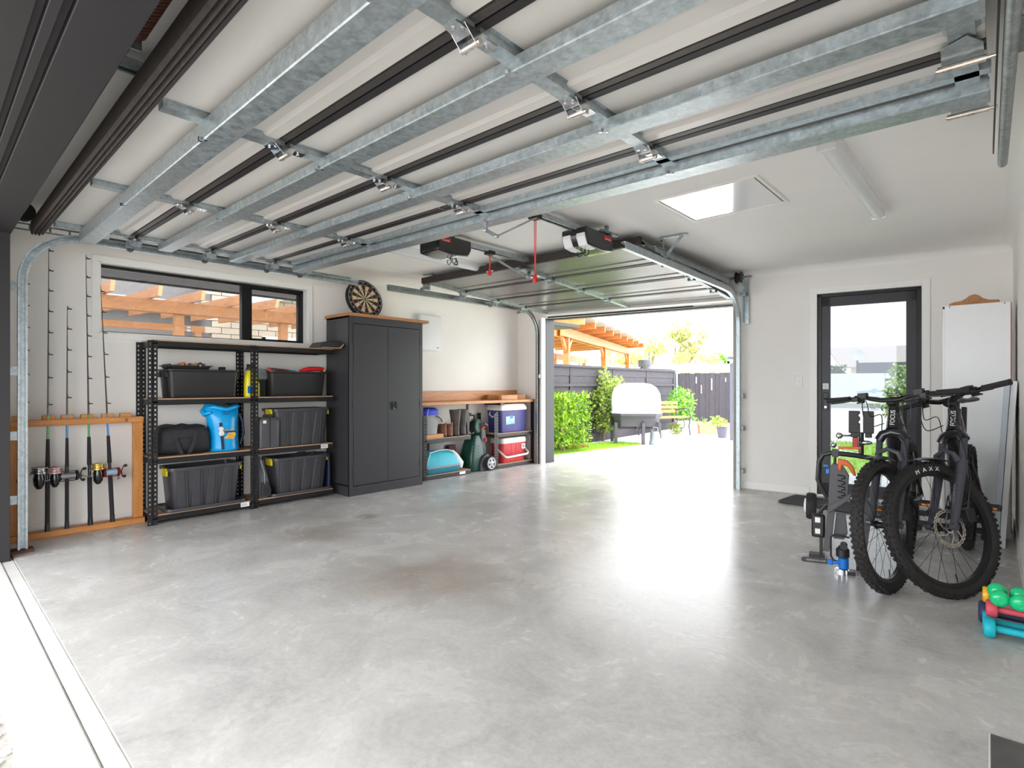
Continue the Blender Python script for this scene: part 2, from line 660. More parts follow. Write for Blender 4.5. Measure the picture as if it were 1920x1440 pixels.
M['cooler_blue'] = mat('cooler_blue', (62, 58, 126), 0.4, var=0.05)
M['cooler_white'] = mat('cooler_white', (222, 218, 212), 0.45, var=0.03)
M['cooler_red'] = mat('cooler_red', (190, 58, 62), 0.42, var=0.06)
M['green_dark'] = mat('dark_green_plastic', (22, 66, 56), 0.35, var=0.06)
M['bucket'] = mat('grey_bucket', (140, 142, 142), 0.5, var=0.03)
M['royal'] = mat('royal_blue_fabric', (16, 38, 176), 0.55, var=0.15)
M['boot_brown'] = mat('brown_suede', (132, 92, 74), 0.85, var=0.15, vscale=20, bump=0.3)
M['gumboot'] = mat('muddy_gumboot', (78, 72, 68), 0.6, var=0.3, vscale=9, bump=0.2)
M['wheel_grey'] = mat('silver_plastic', (176, 178, 186), 0.4, metal=0.2, var=0.03)
M['dark_grey'] = mat('dark_grey_plastic', (72, 72, 76), 0.45, var=0.06)
M['mat_rubber'] = mat('doormat_rubber', (62, 62, 66), 0.85, var=0.12, vscale=60, bump=0.4, bscale=200)
M['tile'] = mat('dark_slate_tile', (84, 82, 80), 0.45, var=0.35, vscale=6, bump=0.05)
M['db_green'] = mat('green_vinyl', (10, 196, 128), 0.25, var=0.02, coat=0.2)
M['db_yellow'] = mat('yellow_vinyl', (240, 176, 16), 0.3, var=0.03)
M['db_red'] = mat('coral_red_vinyl', (206, 74, 90), 0.55, var=0.04)
M['db_teal'] = mat('turquoise_vinyl', (10, 178, 196), 0.55, var=0.04)
M['db_navy'] = mat('navy_vinyl', (52, 54, 92), 0.5, var=0.06)
M['rod_black'] = mat('rod_blank_black', (26, 24, 28), 0.3, var=0.05)
M['foam'] = mat('rod_foam_grip', (34, 32, 36), 0.8, var=0.1)
M['rod_blue'] = mat('rod_blue', (16, 120, 190), 0.3, var=0.05)
M['rod_green'] = mat('rod_green_wrap', (60, 150, 70), 0.3, var=0.3, vscale=90)
M['reel_silver'] = mat('reel_silver', (160, 158, 160), 0.25, metal=0.8, var=0.1)
M['reel_pink'] = mat('reel_line_pink', (190, 150, 156), 0.35, metal=0.4, var=0.05)
M['gold'] = mat('reel_gold', (214, 176, 84), 0.25, metal=0.8, var=0.06)
M['reel_red'] = mat('reel_red', (128, 28, 34), 0.25, metal=0.5, var=0.06)
M['reel_line'] = mat('pale_blue_line', (140, 170, 190), 0.5, var=0.05)
M['dart'] = dart_face()
M['dart_rim'] = mat('dartboard_rim', (26, 24, 24), 0.7, var=0.1)
M['wire'] = mat('number_wire', (196, 198, 202), 0.3, metal=0.7, var=0.02)
M['grass'] = leafmat('grass_blades', [(0.0, (120, 170, 40)), (1.0, (176, 214, 70))], trans=0.4)
M['soil'] = mat('garden_soil', (104, 74, 60), 0.9, var=0.3, vscale=20, bump=0.4)
M['bark'] = mat('red_bark_mulch', (150, 78, 60), 0.9, var=0.3, vscale=40, bump=0.6)
M['lawn'] = mat('lawn', (150, 190, 60), 0.9, var=0.2, vscale=30, bump=0.5)
M['gravel'] = mat('pale_gravel', (196, 192, 186), 0.85, var=0.35, vscale=14, bump=0.2)
M['gravel_base'] = mat('gravel_bed', (170, 166, 160), 0.9, var=0.2, vscale=50, bump=0.5)
M['hedge'] = leafmat('hedge_leaves', [(0.0, (64, 104, 14)), (0.5, (122, 168, 28)), (1.0, (184, 212, 70))])
M['lemon'] = leafmat('citrus_leaves', [(0.0, (84, 120, 62)), (0.5, (146, 174, 66)), (1.0, (208, 212, 116))])
M['fern'] = leafmat('bushy_leaves', [(0.0, (80, 130, 50)), (0.6, (136, 196, 74)), (1.0, (180, 220, 110))])
M['tree1'] = leafmat('spring_leaves', [(0.0, (170, 190, 110)), (1.0, (226, 234, 160))], trans=0.5)
M['tree2'] = leafmat('olive_leaves', [(0.0, (150, 150, 96)), (1.0, (206, 204, 140))], trans=0.5)
M['tree3'] = leafmat('golden_leaves', [(0.0, (214, 170, 90)), (1.0, (246, 214, 140))], trans=0.4)
M['magnolia'] = leafmat('door_shrub_leaves', [(0.0, (70, 104, 60)), (0.5, (140, 176, 90)), (1.0, (236, 240, 170))])
M['hedge_dark'] = leafmat('dark_hedge_leaves', [(0.0, (40, 66, 36)), (1.0, (76, 104, 56))])
M['trunk'] = mat('tree_bark', (132, 118, 104), 0.9, var=0.2, bump=0.5)
M['fence'] = wood('black_stained_fence', (46, 43, 50), (76, 71, 80), (14, 14, 1.5), 0.8, knots=False)
M['fence_h'] = wood('black_stained_board', (48, 45, 52), (78, 74, 82), (2, 1.2, 14), 0.8, knots=False)
M['gate_post'] = mat('dark_steel_post', (82, 84, 98), 0.5, var=0.05)
M['dome'] = mat('white_greenhouse_cover', (236, 238, 238), 0.4, var=0.02)
M['planter_black'] = mat('black_planter', (72, 70, 78), 0.5, var=0.06)
M['planter_white'] = mat('white_planter', (206, 208, 210), 0.6, var=0.04)
M['terracotta'] = mat('terracotta_planter', (222, 150, 112), 0.7, var=0.06)
M['zinc'] = mat('zinc_can', (150, 158, 166), 0.35, metal=0.5, var=0.08)
M['pot_grey'] = mat('grey_pot', (92, 92, 110), 0.5, var=0.05)
M['tank'] = mat('dark_tank_top', (84, 86, 94), 0.5, var=0.05)
M['roof_pale'] = mat('pale_roof', (226, 222, 214), 0.6, var=0.03)
M['poly_roof'] = mat('polycarbonate_roof', (170, 190, 190), 0.2, var=0.03)
M['brick'] = mat('cream_brick', (184, 170, 152), 0.85, var=0.08, vscale=6, bump=0.2)
M['mortar'] = mat('grey_mortar', (130, 126, 122), 0.9, var=0.05)
M['rooftile'] = mat('grey_roof_tile', (176, 174, 186), 0.5, var=0.05, vscale=10)
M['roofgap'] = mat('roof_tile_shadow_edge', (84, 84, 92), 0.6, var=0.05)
M['fascia'] = mat('blue_grey_fascia', (170, 182, 200), 0.4, var=0.03)
M['soffit'] = mat('dark_soffit', (62, 58, 58), 0.7, var=0.05)
M['house_white'] = mat('white_weatherboard', (206, 214, 222), 0.7, var=0.03)
M['house_roof'] = mat('brown_grey_roof', (186, 176, 172), 0.7, var=0.05)
M['house_cream'] = mat('cream_wall', (236, 222, 206), 0.7, var=0.03)
M['road'] = mat('asphalt', (120, 120, 126), 0.8, var=0.08, vscale=10)
M['mesh'] = mat('green_mesh_wire', (90, 100, 90), 0.5, var=0.03)
M['darkpane'] = mat('dark_window_pane', (110, 124, 140), 0.1, var=0.05)
M['poleg'] = mat('green_pole', (150, 190, 190), 0.4, var=0.05)
# ================================================================ ROOM SHELL
XL, ZC = -5.5, 2.4
def yb(x):
    """inside face of the back wall right of the opening"""
    return 6.5 + (x - 0.05) * 0.1365
BANG = math.atan(0.1365)
BN = Vector((-math.sin(BANG), math.cos(BANG), 0))     # outward
BX = Vector((math.cos(BANG), math.sin(BANG), 0))
def bp(x, z, off=0.0):
    """point on the back wall plane at world x; off > 0 goes into the room"""
    p = Vector((x, yb(x), z))
    return p - BN * off

# slab with a rebate line at the door, then the apron strip outside it
m = MB()
m.b2((-5.75, 0.445, -0.12), (0.5, 6.62, 0.0))
struct('floor', m, M['floor'])
m = MB()
m.b2((-7.5, 0.215, -0.15), (3.0, 0.385, -0.004))
m.b2((-7.5, 0.384, -0.15), (3.0, 0.4455, -0.009))
o = struct('trim_1', m, M['apron'], bevel=0.008)
o['label'] = 'pale concrete apron strip outside the near door'
m = MB()
m.b2((-14, -9, -0.2), (9, 0.215, -0.045))
o = struct('trim_2', m, M['gravel_base'])
# loose white gravel by the apron edge
m = MB()
rs = random.Random(5)
for i in range(420):
    x, y = rs.uniform(-3.6, -1.6), rs.uniform(-0.25, 0.2)
    r = rs.uniform(0.008, 0.02)
    m.ball((x, y, -0.045 + r * 0.3), r, 6, 4, (rs.uniform(.8, 1.4), rs.uniform(.8, 1.3), rs.uniform(.5, .8)))
o = obj('gravel', m, M['gravel'])
stuff(o); tag(o, 'loose pale gravel stones beside the concrete apron', 'gravel')

# left wall with the strip window opening
WY0, WY1, WZ0, WZ1 = 1.02, 2.82, 1.575, 2.165
m = MB()
m.b2((XL - 0.12, 0.1, -0.1), (XL, WY0, ZC)); m.b2((XL - 0.12, WY1, -0.1), (XL, 6.4, ZC))
m.b2((XL - 0.12, WY0, -0.1), (XL, WY1, WZ0)); m.b2((XL - 0.12, WY0, WZ1), (XL, WY1, ZC))
struct('wall_left', m, M['wall'])
# back wall: piece left of the opening, angled piece right of it, lintel
m = MB()
m.b2((XL, 6.2, -0.1), (-5.0, 6.42, ZC))
def bwall(m, x0, x1, z0, z1, t=0.22, off=0.0):
    a, b = bp(x0, 0, off), bp(x1, 0, off)
    c, d = b + BN * t, a + BN * t
    lo = [Vector((p.x, p.y, z0)) for p in (a, b, c, d)]
    hi = [Vector((p.x, p.y, z1)) for p in (a, b, c, d)]
    m.loft([lo, hi])
DX0, DX1, DZ = -1.46, -0.565, 2.10
bwall(m, -2.26, DX0, -0.1, ZC); bwall(m, DX1, 0.4, -0.1, ZC); bwall(m, DX0, DX1, DZ, ZC)
# lintel over the back opening
m.loft([[Vector((-5.0, 6.2, 2.125)), Vector((-2.26, 6.19, 2.065)), Vector((-2.26, 6.42, 2.065)), Vector((-5.0, 6.42, 2.125))],
        [Vector((-5.0, 6.2, ZC)), Vector((-2.26, 6.19, ZC)), Vector((-2.26, 6.42, ZC)), Vector((-5.0, 6.42, ZC))]])
struct('wall_back', m, M['wall'])
# right wall (very slightly out of parallel)
m = MB()
m.loft([[Vector((0.05, 6.7, -0.1)), Vector((0.15, 0.3, -0.1)), Vector((0.35, 0.3, -0.1)), Vector((0.25, 6.7, -0.1))],
        [Vector((0.05, 6.7, ZC)), Vector((0.15, 0.3, ZC)), Vector((0.35, 0.3, ZC)), Vector((0.25, 6.7, ZC))]])
struct('wall_right', m, M['wall'])
# front wall: short return on the left and the beam over the near door
m = MB()
m.b2((XL - 0.1, 0.24, -0.1), (-4.86, 0.42, ZC)); m.b2((-4.86, 0.24, 2.17), (0.35, 0.42, ZC))
struct('wall_front', m, M['wall'])
# ceiling
m = MB()
m.b2((XL - 0.12, 0.1, ZC), (0.4, 6.9, ZC + 0.1))
struct('ceiling', m, M['ceil'])
# roof above and the house wing outside the near door
m = MB()
m.b2((XL - 0.6, 0.3, ZC + 0.12), (4.5, 7.1, ZC + 0.3))
o = struct('trim_3', m, M['charcoal'])

# charcoal head cladding over the near door: boards with recessed joints
m = MB()
for y0, y1, z0 in ((0.285, 0.43, 2.145), (0.262, 0.285, 2.165), (0.236, 0.262, 2.145), (0.214, 0.236, 2.165), (-1.1, 0.214, 2.145)):  # last board extended out of view to cut skylight on the near floor
    m.b2((-6.2, y0, z0), (3.2, y1, 2.5))
o = struct('trim_4', m, M['charcoal'], bevel=0.002)
# charcoal jamb at the left of the near door
m = MB()
m.b2((-5.3, 0.12, -0.02), (-4.84, 0.42, 2.2)); m.b2((-4.87, 0.34, -0.02), (-4.835, 0.425, 2.2))
struct('trim_5', m, M['charcoal'], bevel=0.002)
# jambs of the back opening
m = MB()
m.b2((-5.02, 6.23, -0.03), (-4.985, 6.43, 2.13))
struct('trim_6', m, M['frame'], bevel=0.002)
m = MB()
m.b2((-2.285, 6.24, -0.03), (-2.255, 6.41, 2.07))
struct('trim_7', m, M['frame'], bevel=0.002)
m = MB()
m.loft([[Vector((-5.0, 6.30, 2.108)), Vector((-2.27, 6.29, 2.05)), Vector((-2.27, 6.42, 2.05)), Vector((-5.0, 6.42, 2.108))],
        [Vector((-5.0, 6.30, 2.128)), Vector((-2.27, 6.29, 2.068)), Vector((-2.27, 6.42, 2.068)), Vector((-5.0, 6.42, 2.128))]])
struct('trim_8', m, M['frame'])

# coved cornice along the ceiling
def cove(m, pts, inward):
    """quarter-round plaster cornice; pts: wall/ceiling corner line; inward: unit vectors into the room"""
    loops = []
    for p, n in zip(pts, inward):
        p, n = Vector(p), Vector(n)
        l = [p + n * (0.075 - 0.075 * math.cos(PI / 12 * i)) + Vector((0, 0, -0.075 + 0.075 * math.sin(PI / 12 * i))) for i in range(7)]
        loops.append([p + Vector((0, 0, 0.01)) - n * 0.01] + l)
    m.loft(loops)
m = MB(); cove(m, [(XL, 0.43, ZC), (XL, 6.2, ZC)], [(1, 0, 0), (1, 0, 0)]); struct('trim_9', m, M['trim'])
m = MB(); cove(m, [bp(-2.26, ZC), bp(0.05, ZC)], [-BN, -BN]); struct('trim_10', m, M['trim'])
m = MB(); cove(m, [(XL, 6.2, ZC), (-2.26, 6.19, ZC)], [(0, -1, 0), (0, -1, 0)]); struct('trim_11', m, M['trim'])
m = MB(); cove(m, [(0.15, 0.43, ZC), (0.053, 6.5, ZC)], [(-1, 0, 0), (-1, 0, 0)]); struct('trim_12', m, M['trim'])
# skirting boards
m = MB(); bwall(m, -2.24, DX0 - 0.05, 0.0, 0.085, 0.012, 0.012); bwall(m, DX1 + 0.05, 0.04, 0.0, 0.085, 0.012, 0.012)
struct('baseboard_back', m, M['trim'], bevel=0.003)
m = MB(); m.b2((XL, 0.43, 0), (XL + 0.012, 6.2, 0.085)); struct('baseboard_left', m, M['trim'], bevel=0.003)
m = MB(); m.loft([[Vector((0.05 - .01, 6.5, 0)), Vector((0.148 - .012, 0.5, 0)), Vector((0.15, 0.5, 0)), Vector((0.06, 6.5, 0))], [Vector((0.05 - .01, 6.5, .085)), Vector((0.148 - .012, 0.5, .085)), Vector((0.15, 0.5, .085)), Vector((0.06, 6.5, .085))]])
struct('baseboard_right', m, M['trim'])

# ---------------------------------------------------------------- strip window in the left wall
m = MB()
T = 0.048
for lo, hi in (((WY0 - T, WZ0 - T), (WY1 + T, WZ0)), ((WY0 - T, WZ1), (WY1 + T, WZ1 + T)), ((WY0 - T, WZ0), (WY0, WZ1)), ((WY1, WZ0), (WY1 + T, WZ1))):
    m.b2((XL - 0.002, lo[0], lo[1]), (XL + 0.016, hi[0], hi[1]))
# painted reveal lining
for lo, hi in (((WY0, WZ0), (WY1, WZ0 + 0.012)), ((WY0, WZ1 - 0.012), (WY1, WZ1)), ((WY0, WZ0), (WY0 + 0.012, WZ1)), ((WY1 - 0.012, WZ0), (WY1, WZ1))):
    m.b2((XL - 0.12, lo[0], lo[1]), (XL + 0.012, hi[0], hi[1]))
win = struct('window_1', m, M['trim'], bevel=0.002)
FX = XL - 0.105
m = MB()
y0, y1, z0, z1 = WY0 + 0.012, WY1 - 0.012, WZ0 + 0.012, WZ1 - 0.012
m.b2((FX - 0.03, y0, z0), (FX + 0.03, y1, z0 + 0.012)); m.b2((FX - 0.03, y0, z1 - 0.026), (FX + 0.03, y1, z1))
m.b2((FX - 0.03, y0, z0), (FX + 0.03, y0 + 0.012, z1)); m.b2((FX - 0.03, y1 - 0.03, z0), (FX + 0.03, y1, z1))
m.b2((FX - 0.03, 2.175, z0), (FX + 0.035, 2.255, z1))
obj('window_frame', m, M['frame_black'], win, bevel=0.002)
m = MB()
for lo, hi in (((2.255, z0), (y1 - 0.03, z0 + 0.03)), ((2.255, z1 - 0.05), (y1 - 0.03, z1 - 0.02)), ((2.25, z0), (2.275, z1)), ((y1 - 0.055, z0), (y1 - 0.028, z1))):
    m.b2((FX - 0.02, lo[0], lo[1]), (FX + 0.025, hi[0], hi[1]))
obj('sash', m, M['frame_black'], win, bevel=0.002)
m = MB(); m.b2((FX - 0.004, y0 + 0.01, z0 + 0.01), (FX + 0.001, 2.18, z1 - 0.02)); obj('pane', m, M['glass'], win)
m = MB(); m.b2((FX - 0.004, 2.27, z0 + 0.025), (FX + 0.001, y1 - 0.05, z1 - 0.045)); obj('pane', m, M['glass'], win)

# ---------------------------------------------------------------- glazed door in the back wall
MD = axes(BX, -BN, (0, 0, 1), bp(DX0, 0))       # local x along wall, y into the room, z up
DW = (DX1 - DX0) / math.cos(BANG)
def dbox(m, x0, x1, y0, y1, z0, z1):
    lo = [MD @ Vector(p) for p in ((x0, y0, z0), (x1, y0, z0), (x1, y1, z0), (x0, y1, z0))]
    hi = [MD @ Vector(p) for p in ((x0, y0, z1), (x1, y0, z1), (x1, y1, z1), (x0, y1, z1))]
    m.loft([lo, hi])
m = MB()
dbox(m, -0.045, 0.018, -0.20, 0.016, 0, DZ + 0.05); dbox(m, DW - 0.018, DW + 0.045, -0.20, 0.016, 0, DZ + 0.05); dbox(m, 0.018, DW - 0.018, -0.20, 0.016, DZ - 0.012, DZ + 0.05)
dbox(m, 0.0, DW, -0.20, 0.004, -0.01, 0.018)
door = struct('door_1', m, M['trim'], bevel=0.002)
m = MB()
a, b = 0.02, DW - 0.02
h = DZ - 0.014
dbox(m, a, a + 0.035, -0.10, -0.03, 0.018, h); dbox(m, b - 0.035, b, -0.10, -0.03, 0.018, h); dbox(m, a, b, -0.10, -0.03, h - 0.03, h)
obj('door_frame', m, M['frame_black'], door, bevel=0.002)
m = MB()
a, b, h = a + 0.03, b - 0.03, h - 0.03
dbox(m, a, a + 0.085, -0.09, -0.045, 0.022, h); dbox(m, b - 0.085, b, -0.09, -0.045, 0.022, h)
dbox(m, a, b, -0.09, -0.045, h - 0.095, h); dbox(m, a, b, -0.09, -0.045, 0.022, 0.14)
leaf = obj('door_leaf', m, M['frame'], door, bevel=0.002)
m = MB(); dbox(m, a + 0.08, b - 0.08, -0.072, -0.066, 0.13, h - 0.09); obj('pane', m, M['door_glass'], door)
m = MB(); dbox(m, a + 0.018, a + 0.066, -0.047, -0.036, 0.885, 1.07)
hp = obj('handle_plate', m, M['frame'], leaf, bevel=0.004)
m = MB()
p = [MD @ Vector(q) for q in ((a + 0.04, -0.04, 1.005), (a + 0.04, 0.01, 1.005), (a + 0.06, 0.02, 1.005), (a + 0.15, 0.02, 1.003))]
m.tube(p, 0.009, 8); obj('lever_handle', m, M['frame_black'], leaf)
m = MB(); m.cyl(MD @ Vector((a + 0.042, -0.04, 0.92)), MD @ Vector((a + 0.042, -0.028, 0.92)), 0.011, seg=14); obj('key_cylinder', m, M['chrome'], leaf)
m = MB(); dbox(m, a + 0.016, a + 0.068, -0.046, -0.044, 1.105, 1.165); obj('sticker', m, M['label'], leaf)
m = MB()
for k in range(4):
    dbox(m, a + 0.022, a + 0.060 - 0.006 * (k % 2), -0.0438, -0.0435, 1.115 + 0.011 * k, 1.118 + 0.011 * k)
obj('sticker_print', m, M['print_grey'], leaf)

# light switch beside the glazed door
sw = thing('light_switch', 'white light switch plate on the wall left of the glazed door', 'switch', bp(-1.608, 1.187), BANG)
m = MB(); m.b2((-0.036, -0.009, -0.06), (0.036, 0.0, 0.06)); obj('plate', m, M['white'], sw, bevel=0.003)
m = MB(); m.b2((-0.008, -0.013, -0.012), (0.008, -0.008, 0.012)); obj('rocker', m, M['white'], sw, bevel=0.002)

# gloss attic hatch in the ceiling
ht = thing('ceiling_hatch', 'gloss white square access hatch set in the ceiling', 'hatch', (-1.42, 3.68, ZC))
m = MB()
hx, hy = 0.315, 0.30
for lo, hi in (((-hx - .02, -hy - .02), (hx + .02, -hy)), ((-hx - .02, hy), (hx + .02, hy + .02)), ((-hx - .02, -hy), (-hx, hy)), ((hx, -hy), (hx + .02, hy))):
    m.b2((lo[0], lo[1], -0.012), (hi[0], hi[1], 0.004))
obj('hatch_frame', m, M['trim'], ht, bevel=0.002)
m = MB(); m.b2((-hx + 0.003, -hy + 0.003, -0.006), (hx - 0.012, hy - 0.003, 0.004)); obj('hatch_panel', m, M['hatch'], ht)
m = MB(); m.b2((hx - 0.011, -hy + 0.003, -0.002), (hx - 0.003, hy - 0.003, 0.004)); obj('shadow_gap', m, M['charcoal'], ht)

# two fluorescent battens
def batten(x, y0, y1, label):
    t = thing('batten_light', label, 'ceiling light', (x, (y0 + y1) / 2, ZC), 0, 'fluorescent batten lights')
    L = (y1 - y0) / 2
    m = MB(); m.b2((-0.05, -L - 0.01, -0.022), (0.05, L + 0.01, 0)); obj('base_tray', m, M['white'], t, bevel=0.004)
    m = MB()
    prof = [(-0.042, -0.02), (-0.034, -0.062), (-0.012, -0.075), (0.012, -0.075), (0.034, -0.062), (0.042, -0.02)]
    m.loft([[Vector((px, y, pz)) for px, pz in prof] for y in (-L, L)])
    obj('diffuser', m, M['light_white'], t, smooth=50)
    for s in (-1, 1):
        m = MB(); m.b2((-0.045, s * L - 0.012, -0.078), (0.045, s * L + 0.012, -0.015)); obj('end_cap', m, M['white'], t, bevel=0.006)
    return t
batten(-0.66, 3.07, 4.60, 'white fluorescent batten light on the ceiling near the right wall')
batten(-4.04, 2.75, 4.05, 'white fluorescent batten light on the ceiling near the dartboard wall')

# fuse board / panel heater on the left wall
t = thing('meter_box', 'flat white wall box on the left wall right of the tall cabinet', 'wall box', (XL, 4.255, 1.585), R(90))
m = MB(); m.b2((0, -0.05, 0), (0.375, 0.0, 0.46)); obj('box_body', m, M['white_gloss'], t, bevel=0.006)
m = MB(); m.b2((0.022, -0.058, 0.015), (0.368, -0.049, 0.445)); obj('box_door', m, M['white_gloss'], t, bevel=0.004)
m = MB(); m.b2((0.285, -0.0595, 0.038), (0.33, -0.0578, 0.048)); obj('badge', m, M['print_grey'], t)
# ================================================================ NEAR SECTIONAL DOOR (rolled up overhead)
XD0, XD1 = -4.90, -0.045
def DP(x, s, z):
    """door frame: x across the opening, s along the tracks, z height; the door sits a touch skew in its tracks"""
    return Vector((x, s + (s - 0.55) * 0.115 * (x + 4.9) / 4.8, z))
def dbeam(m, x0, x1, prof):
    """profile [(s, z)...] swept across the door from x0 to x1"""
    m.loft([[DP(x, s, z) for s, z in prof] for x in (x0, x1)])
def dbar(m, s0, s1, prof):
    """profile [(x, z)...] swept along the door from s0 to s1"""
    m.loft([[DP(x, s, z) for x, z in prof] for s in (s0, s1)])
dr = thing('sectional_door', 'big white lined sectional garage door parked overhead on galvanised struts', 'garage door', (0, 0, 0))
ZP = 2.272
JN = [0.600, 1.12, 1.645, 2.165, 2.50]
for i in range(4):
    m = MB()
    a, b = JN[i] + 0.034, JN[i + 1] - 0.034
    # pressed sheet: flat field, then a raised rib by the joint
    prof = [(a, ZP + 0.03), (a, ZP), (b - 0.075, ZP), (b - 0.06, ZP - 0.012), (b - 0.012, ZP - 0.012), (b, ZP), (b, ZP + 0.03)]
    dbeam(m, XD0, XD1, prof)
    obj('door_section', m, M['panel'], dr, smooth=20)
for j in JN[1:4]:
    m = MB()
    dbeam(m, XD0, XD1, [(j - 0.034, ZP + .02), (j - 0.034, ZP - 0.010), (j - 0.005, ZP - 0.010), (j - 0.005, ZP + .02)])
    obj('joint_rail', m, M['rail_brown'], dr, smooth=0)
    m = MB()
    dbeam(m, XD0, XD1, [(j + 0.002, ZP + .02), (j + 0.002, ZP - 0.010), (j + 0.034, ZP - 0.010), (j + 0.034, ZP + .02)])
    obj('joint_rail', m, M['rail_black'], dr, smooth=0)
# bottom rail and rubber seal at the street end, hanging a little lower
m = MB()
dbeam(m, XD0 - 0.02, XD1, [(0.588, ZP - 0.015), (0.590, ZP - 0.085), (0.600, ZP - 0.088), (0.632, ZP - 0.03), (0.632, ZP + 0.02), (0.588, ZP + 0.02)])
obj('bottom_rail', m, M['rail_black'], dr, smooth=0)
m = MB()
for q in range(3):
    s = 0.535 + 0.0175 * q
    dbeam(m, XD0 - 0.02, XD1, [(s, ZP - 0.085), (s + 0.008, ZP - 0.100), (s + 0.0165, ZP - 0.088), (s + 0.0165, ZP - 0.01), (s, ZP - 0.01)])
obj('rubber_seal', m, M['seal'], dr, smooth=0)
# vertical stiles (galvanised hat channels along the travel direction)
STX = [-4.845, -3.70, -2.47, -1.235, -0.10]
for k, x in enumerate(STX):
    w = 0.034 if k in (0, 4) else 0.03
    for i in range(4):
        m = MB()
        dbar(m, JN[i] + (0.05 if i == 0 else 0.012), JN[i + 1] - 0.012, [(x - w - .012, ZP), (x - w, ZP - 0.004), (x - w, ZP - 0.03), (x + w, ZP - 0.03), (x + w, ZP - 0.004), (x + w + .012, ZP)])
        st = obj('stile', m, M['galv'], dr, smooth=0)
        if k in (0,):
            mm = MB()
            for q in range(5):
                s = JN[i] + 0.09 + q * 0.085
                if s < JN[i + 1] - 0.05:
                    mm.box(DP(x, s, ZP - 0.0305), (0.012, 0.03, 0.002))
            obj('slot', mm, M['label'], st)
# struts (wide galvanised channels across the door)
for s0, s1, zb in ((0.79, 0.885, 2.165), (1.278, 1.372, 2.196), (1.80, 1.897, 2.196), (2.352, 2.46, 2.196)):
    m = MB()
    e = XD0 + 0.02
    zt = ZP - 0.028
    t = 0.004
    prof = [(s0, zt), (s0, zb + .004), (s0 + .004, zb), (s1 - .004, zb), (s1, zb + .004), (s1, zt), (s1 - t, zt), (s1 - t, zb + t + .002), (s0 + t, zb + t + .002), (s0 + t, zt)]
    dbeam(m, e, XD1 + 0.005, prof)
    st = obj('strut', m, M['galv'], dr, smooth=0)
    mm = MB()
    for x in STX[1:4]:
        mm.cyl(DP(x, s0 - 0.006, zb + .012), DP(x, s0 - 0.006, zb - 0.006), 0.008, seg=8)
        mm.cyl(DP(x + .02, s0 + 0.01, zb + .004), DP(x + .02, s0 + 0.01, zb - 0.005), 0.006, seg=6)
    obj('bolt', mm, M['chrome'], st)
# slim intermediate rail by the top strut
m = MB()
dbeam(m, XD0 + 0.12, XD1 + 0.01, [(2.285, ZP), (2.285, ZP - 0.03), (2.325, ZP - 0.03), (2.325, ZP)])
obj('top_rail', m, M['galv'], dr, smooth=0)
# hinges
for x in STX[1:4]:
    for j in JN[1:4]:
        m = MB()
        z = ZP - 0.031
        w = 0.032
        # leaf plate tapering to the barrel, two side cheeks
        m.loft([[DP(x - w, j - 0.075, z), DP(x + w * .6, j - 0.075, z), DP(x + w, j - 0.02, z - 0.012), DP(x - w, j - 0.02, z - 0.012)],
                [DP(x - w, j - 0.075, z - 0.003), DP(x + w * .6, j - 0.075, z - 0.003), DP(x + w, j - 0.02, z - 0.015), DP(x - w, j - 0.02, z - 0.015)]])
        for s in (-1, 1):
            m.loft([[DP(x + s * w, j - 0.055, z), DP(x + s * w, j + 0.035, z), DP(x + s * w, j + 0.012, z - 0.042), DP(x + s * w, j - 0.012, z - 0.042)],
                    [DP(x + s * (w + .003), j - 0.055, z), DP(x + s * (w + .003), j + 0.035, z), DP(x + s * (w + .003), j + 0.012, z - 0.042), DP(x + s * (w + .003), j - 0.012, z - 0.042)]])
        m.box(DP(x, j + 0.055, z - 0.002), (0.05, 0.07, 0.004))
        hg = obj('hinge', m, M['chrome'], dr, smooth=0)
        mm = MB()
        mm.cyl(DP(x - w - .01, j, z - 0.034), DP(x + w + .01, j, z - 0.034), 0.010, seg=10)
        obj('hinge_pin', mm, M['steel'], hg)
        mm = MB()
        for s, q in ((-0.06, -0.012), (-0.045, 0.012), (0.06, 0.0)):
            mm.cyl(DP(x + q, j + s, z), DP(x + q, j + s, z - 0.014), 0.007, seg=8)
        obj('bolt', mm, M['chrome'], hg)
# end roller brackets: right end
for s, big in ((2.14, 1), (2.53, 0)):
    m = MB()
    z = ZP - 0.034
    m.loft([[DP(-0.155, s - 0.07 * big, z), DP(-0.085, s - 0.09 * big - .02, z), DP(-0.05, s - 0.05, z), DP(-0.05, s + 0.03, z), DP(-0.16, s + 0.03, z)],
            [DP(-0.155, s - 0.07 * big, z - .004), DP(-0.085, s - 0.09 * big - .02, z - .004), DP(-0.05, s - 0.05, z - .004), DP(-0.05, s + 0.03, z - .004), DP(-0.16, s + 0.03, z - .004)]])
    br = obj('roller_bracket', m, M['galv'], dr, smooth=0)
    m = MB(); m.cyl(DP(-0.17, s + 0.02, z - 0.022), DP(-0.045, s + 0.02, z - 0.022), 0.011, seg=10); m.cyl(DP(-0.175, s + 0.02, z - 0.022), DP(-0.02, s + 0.02, z - 0.022), 0.0055, seg=8)
    obj('roller_axle', m, M['steel'], br)
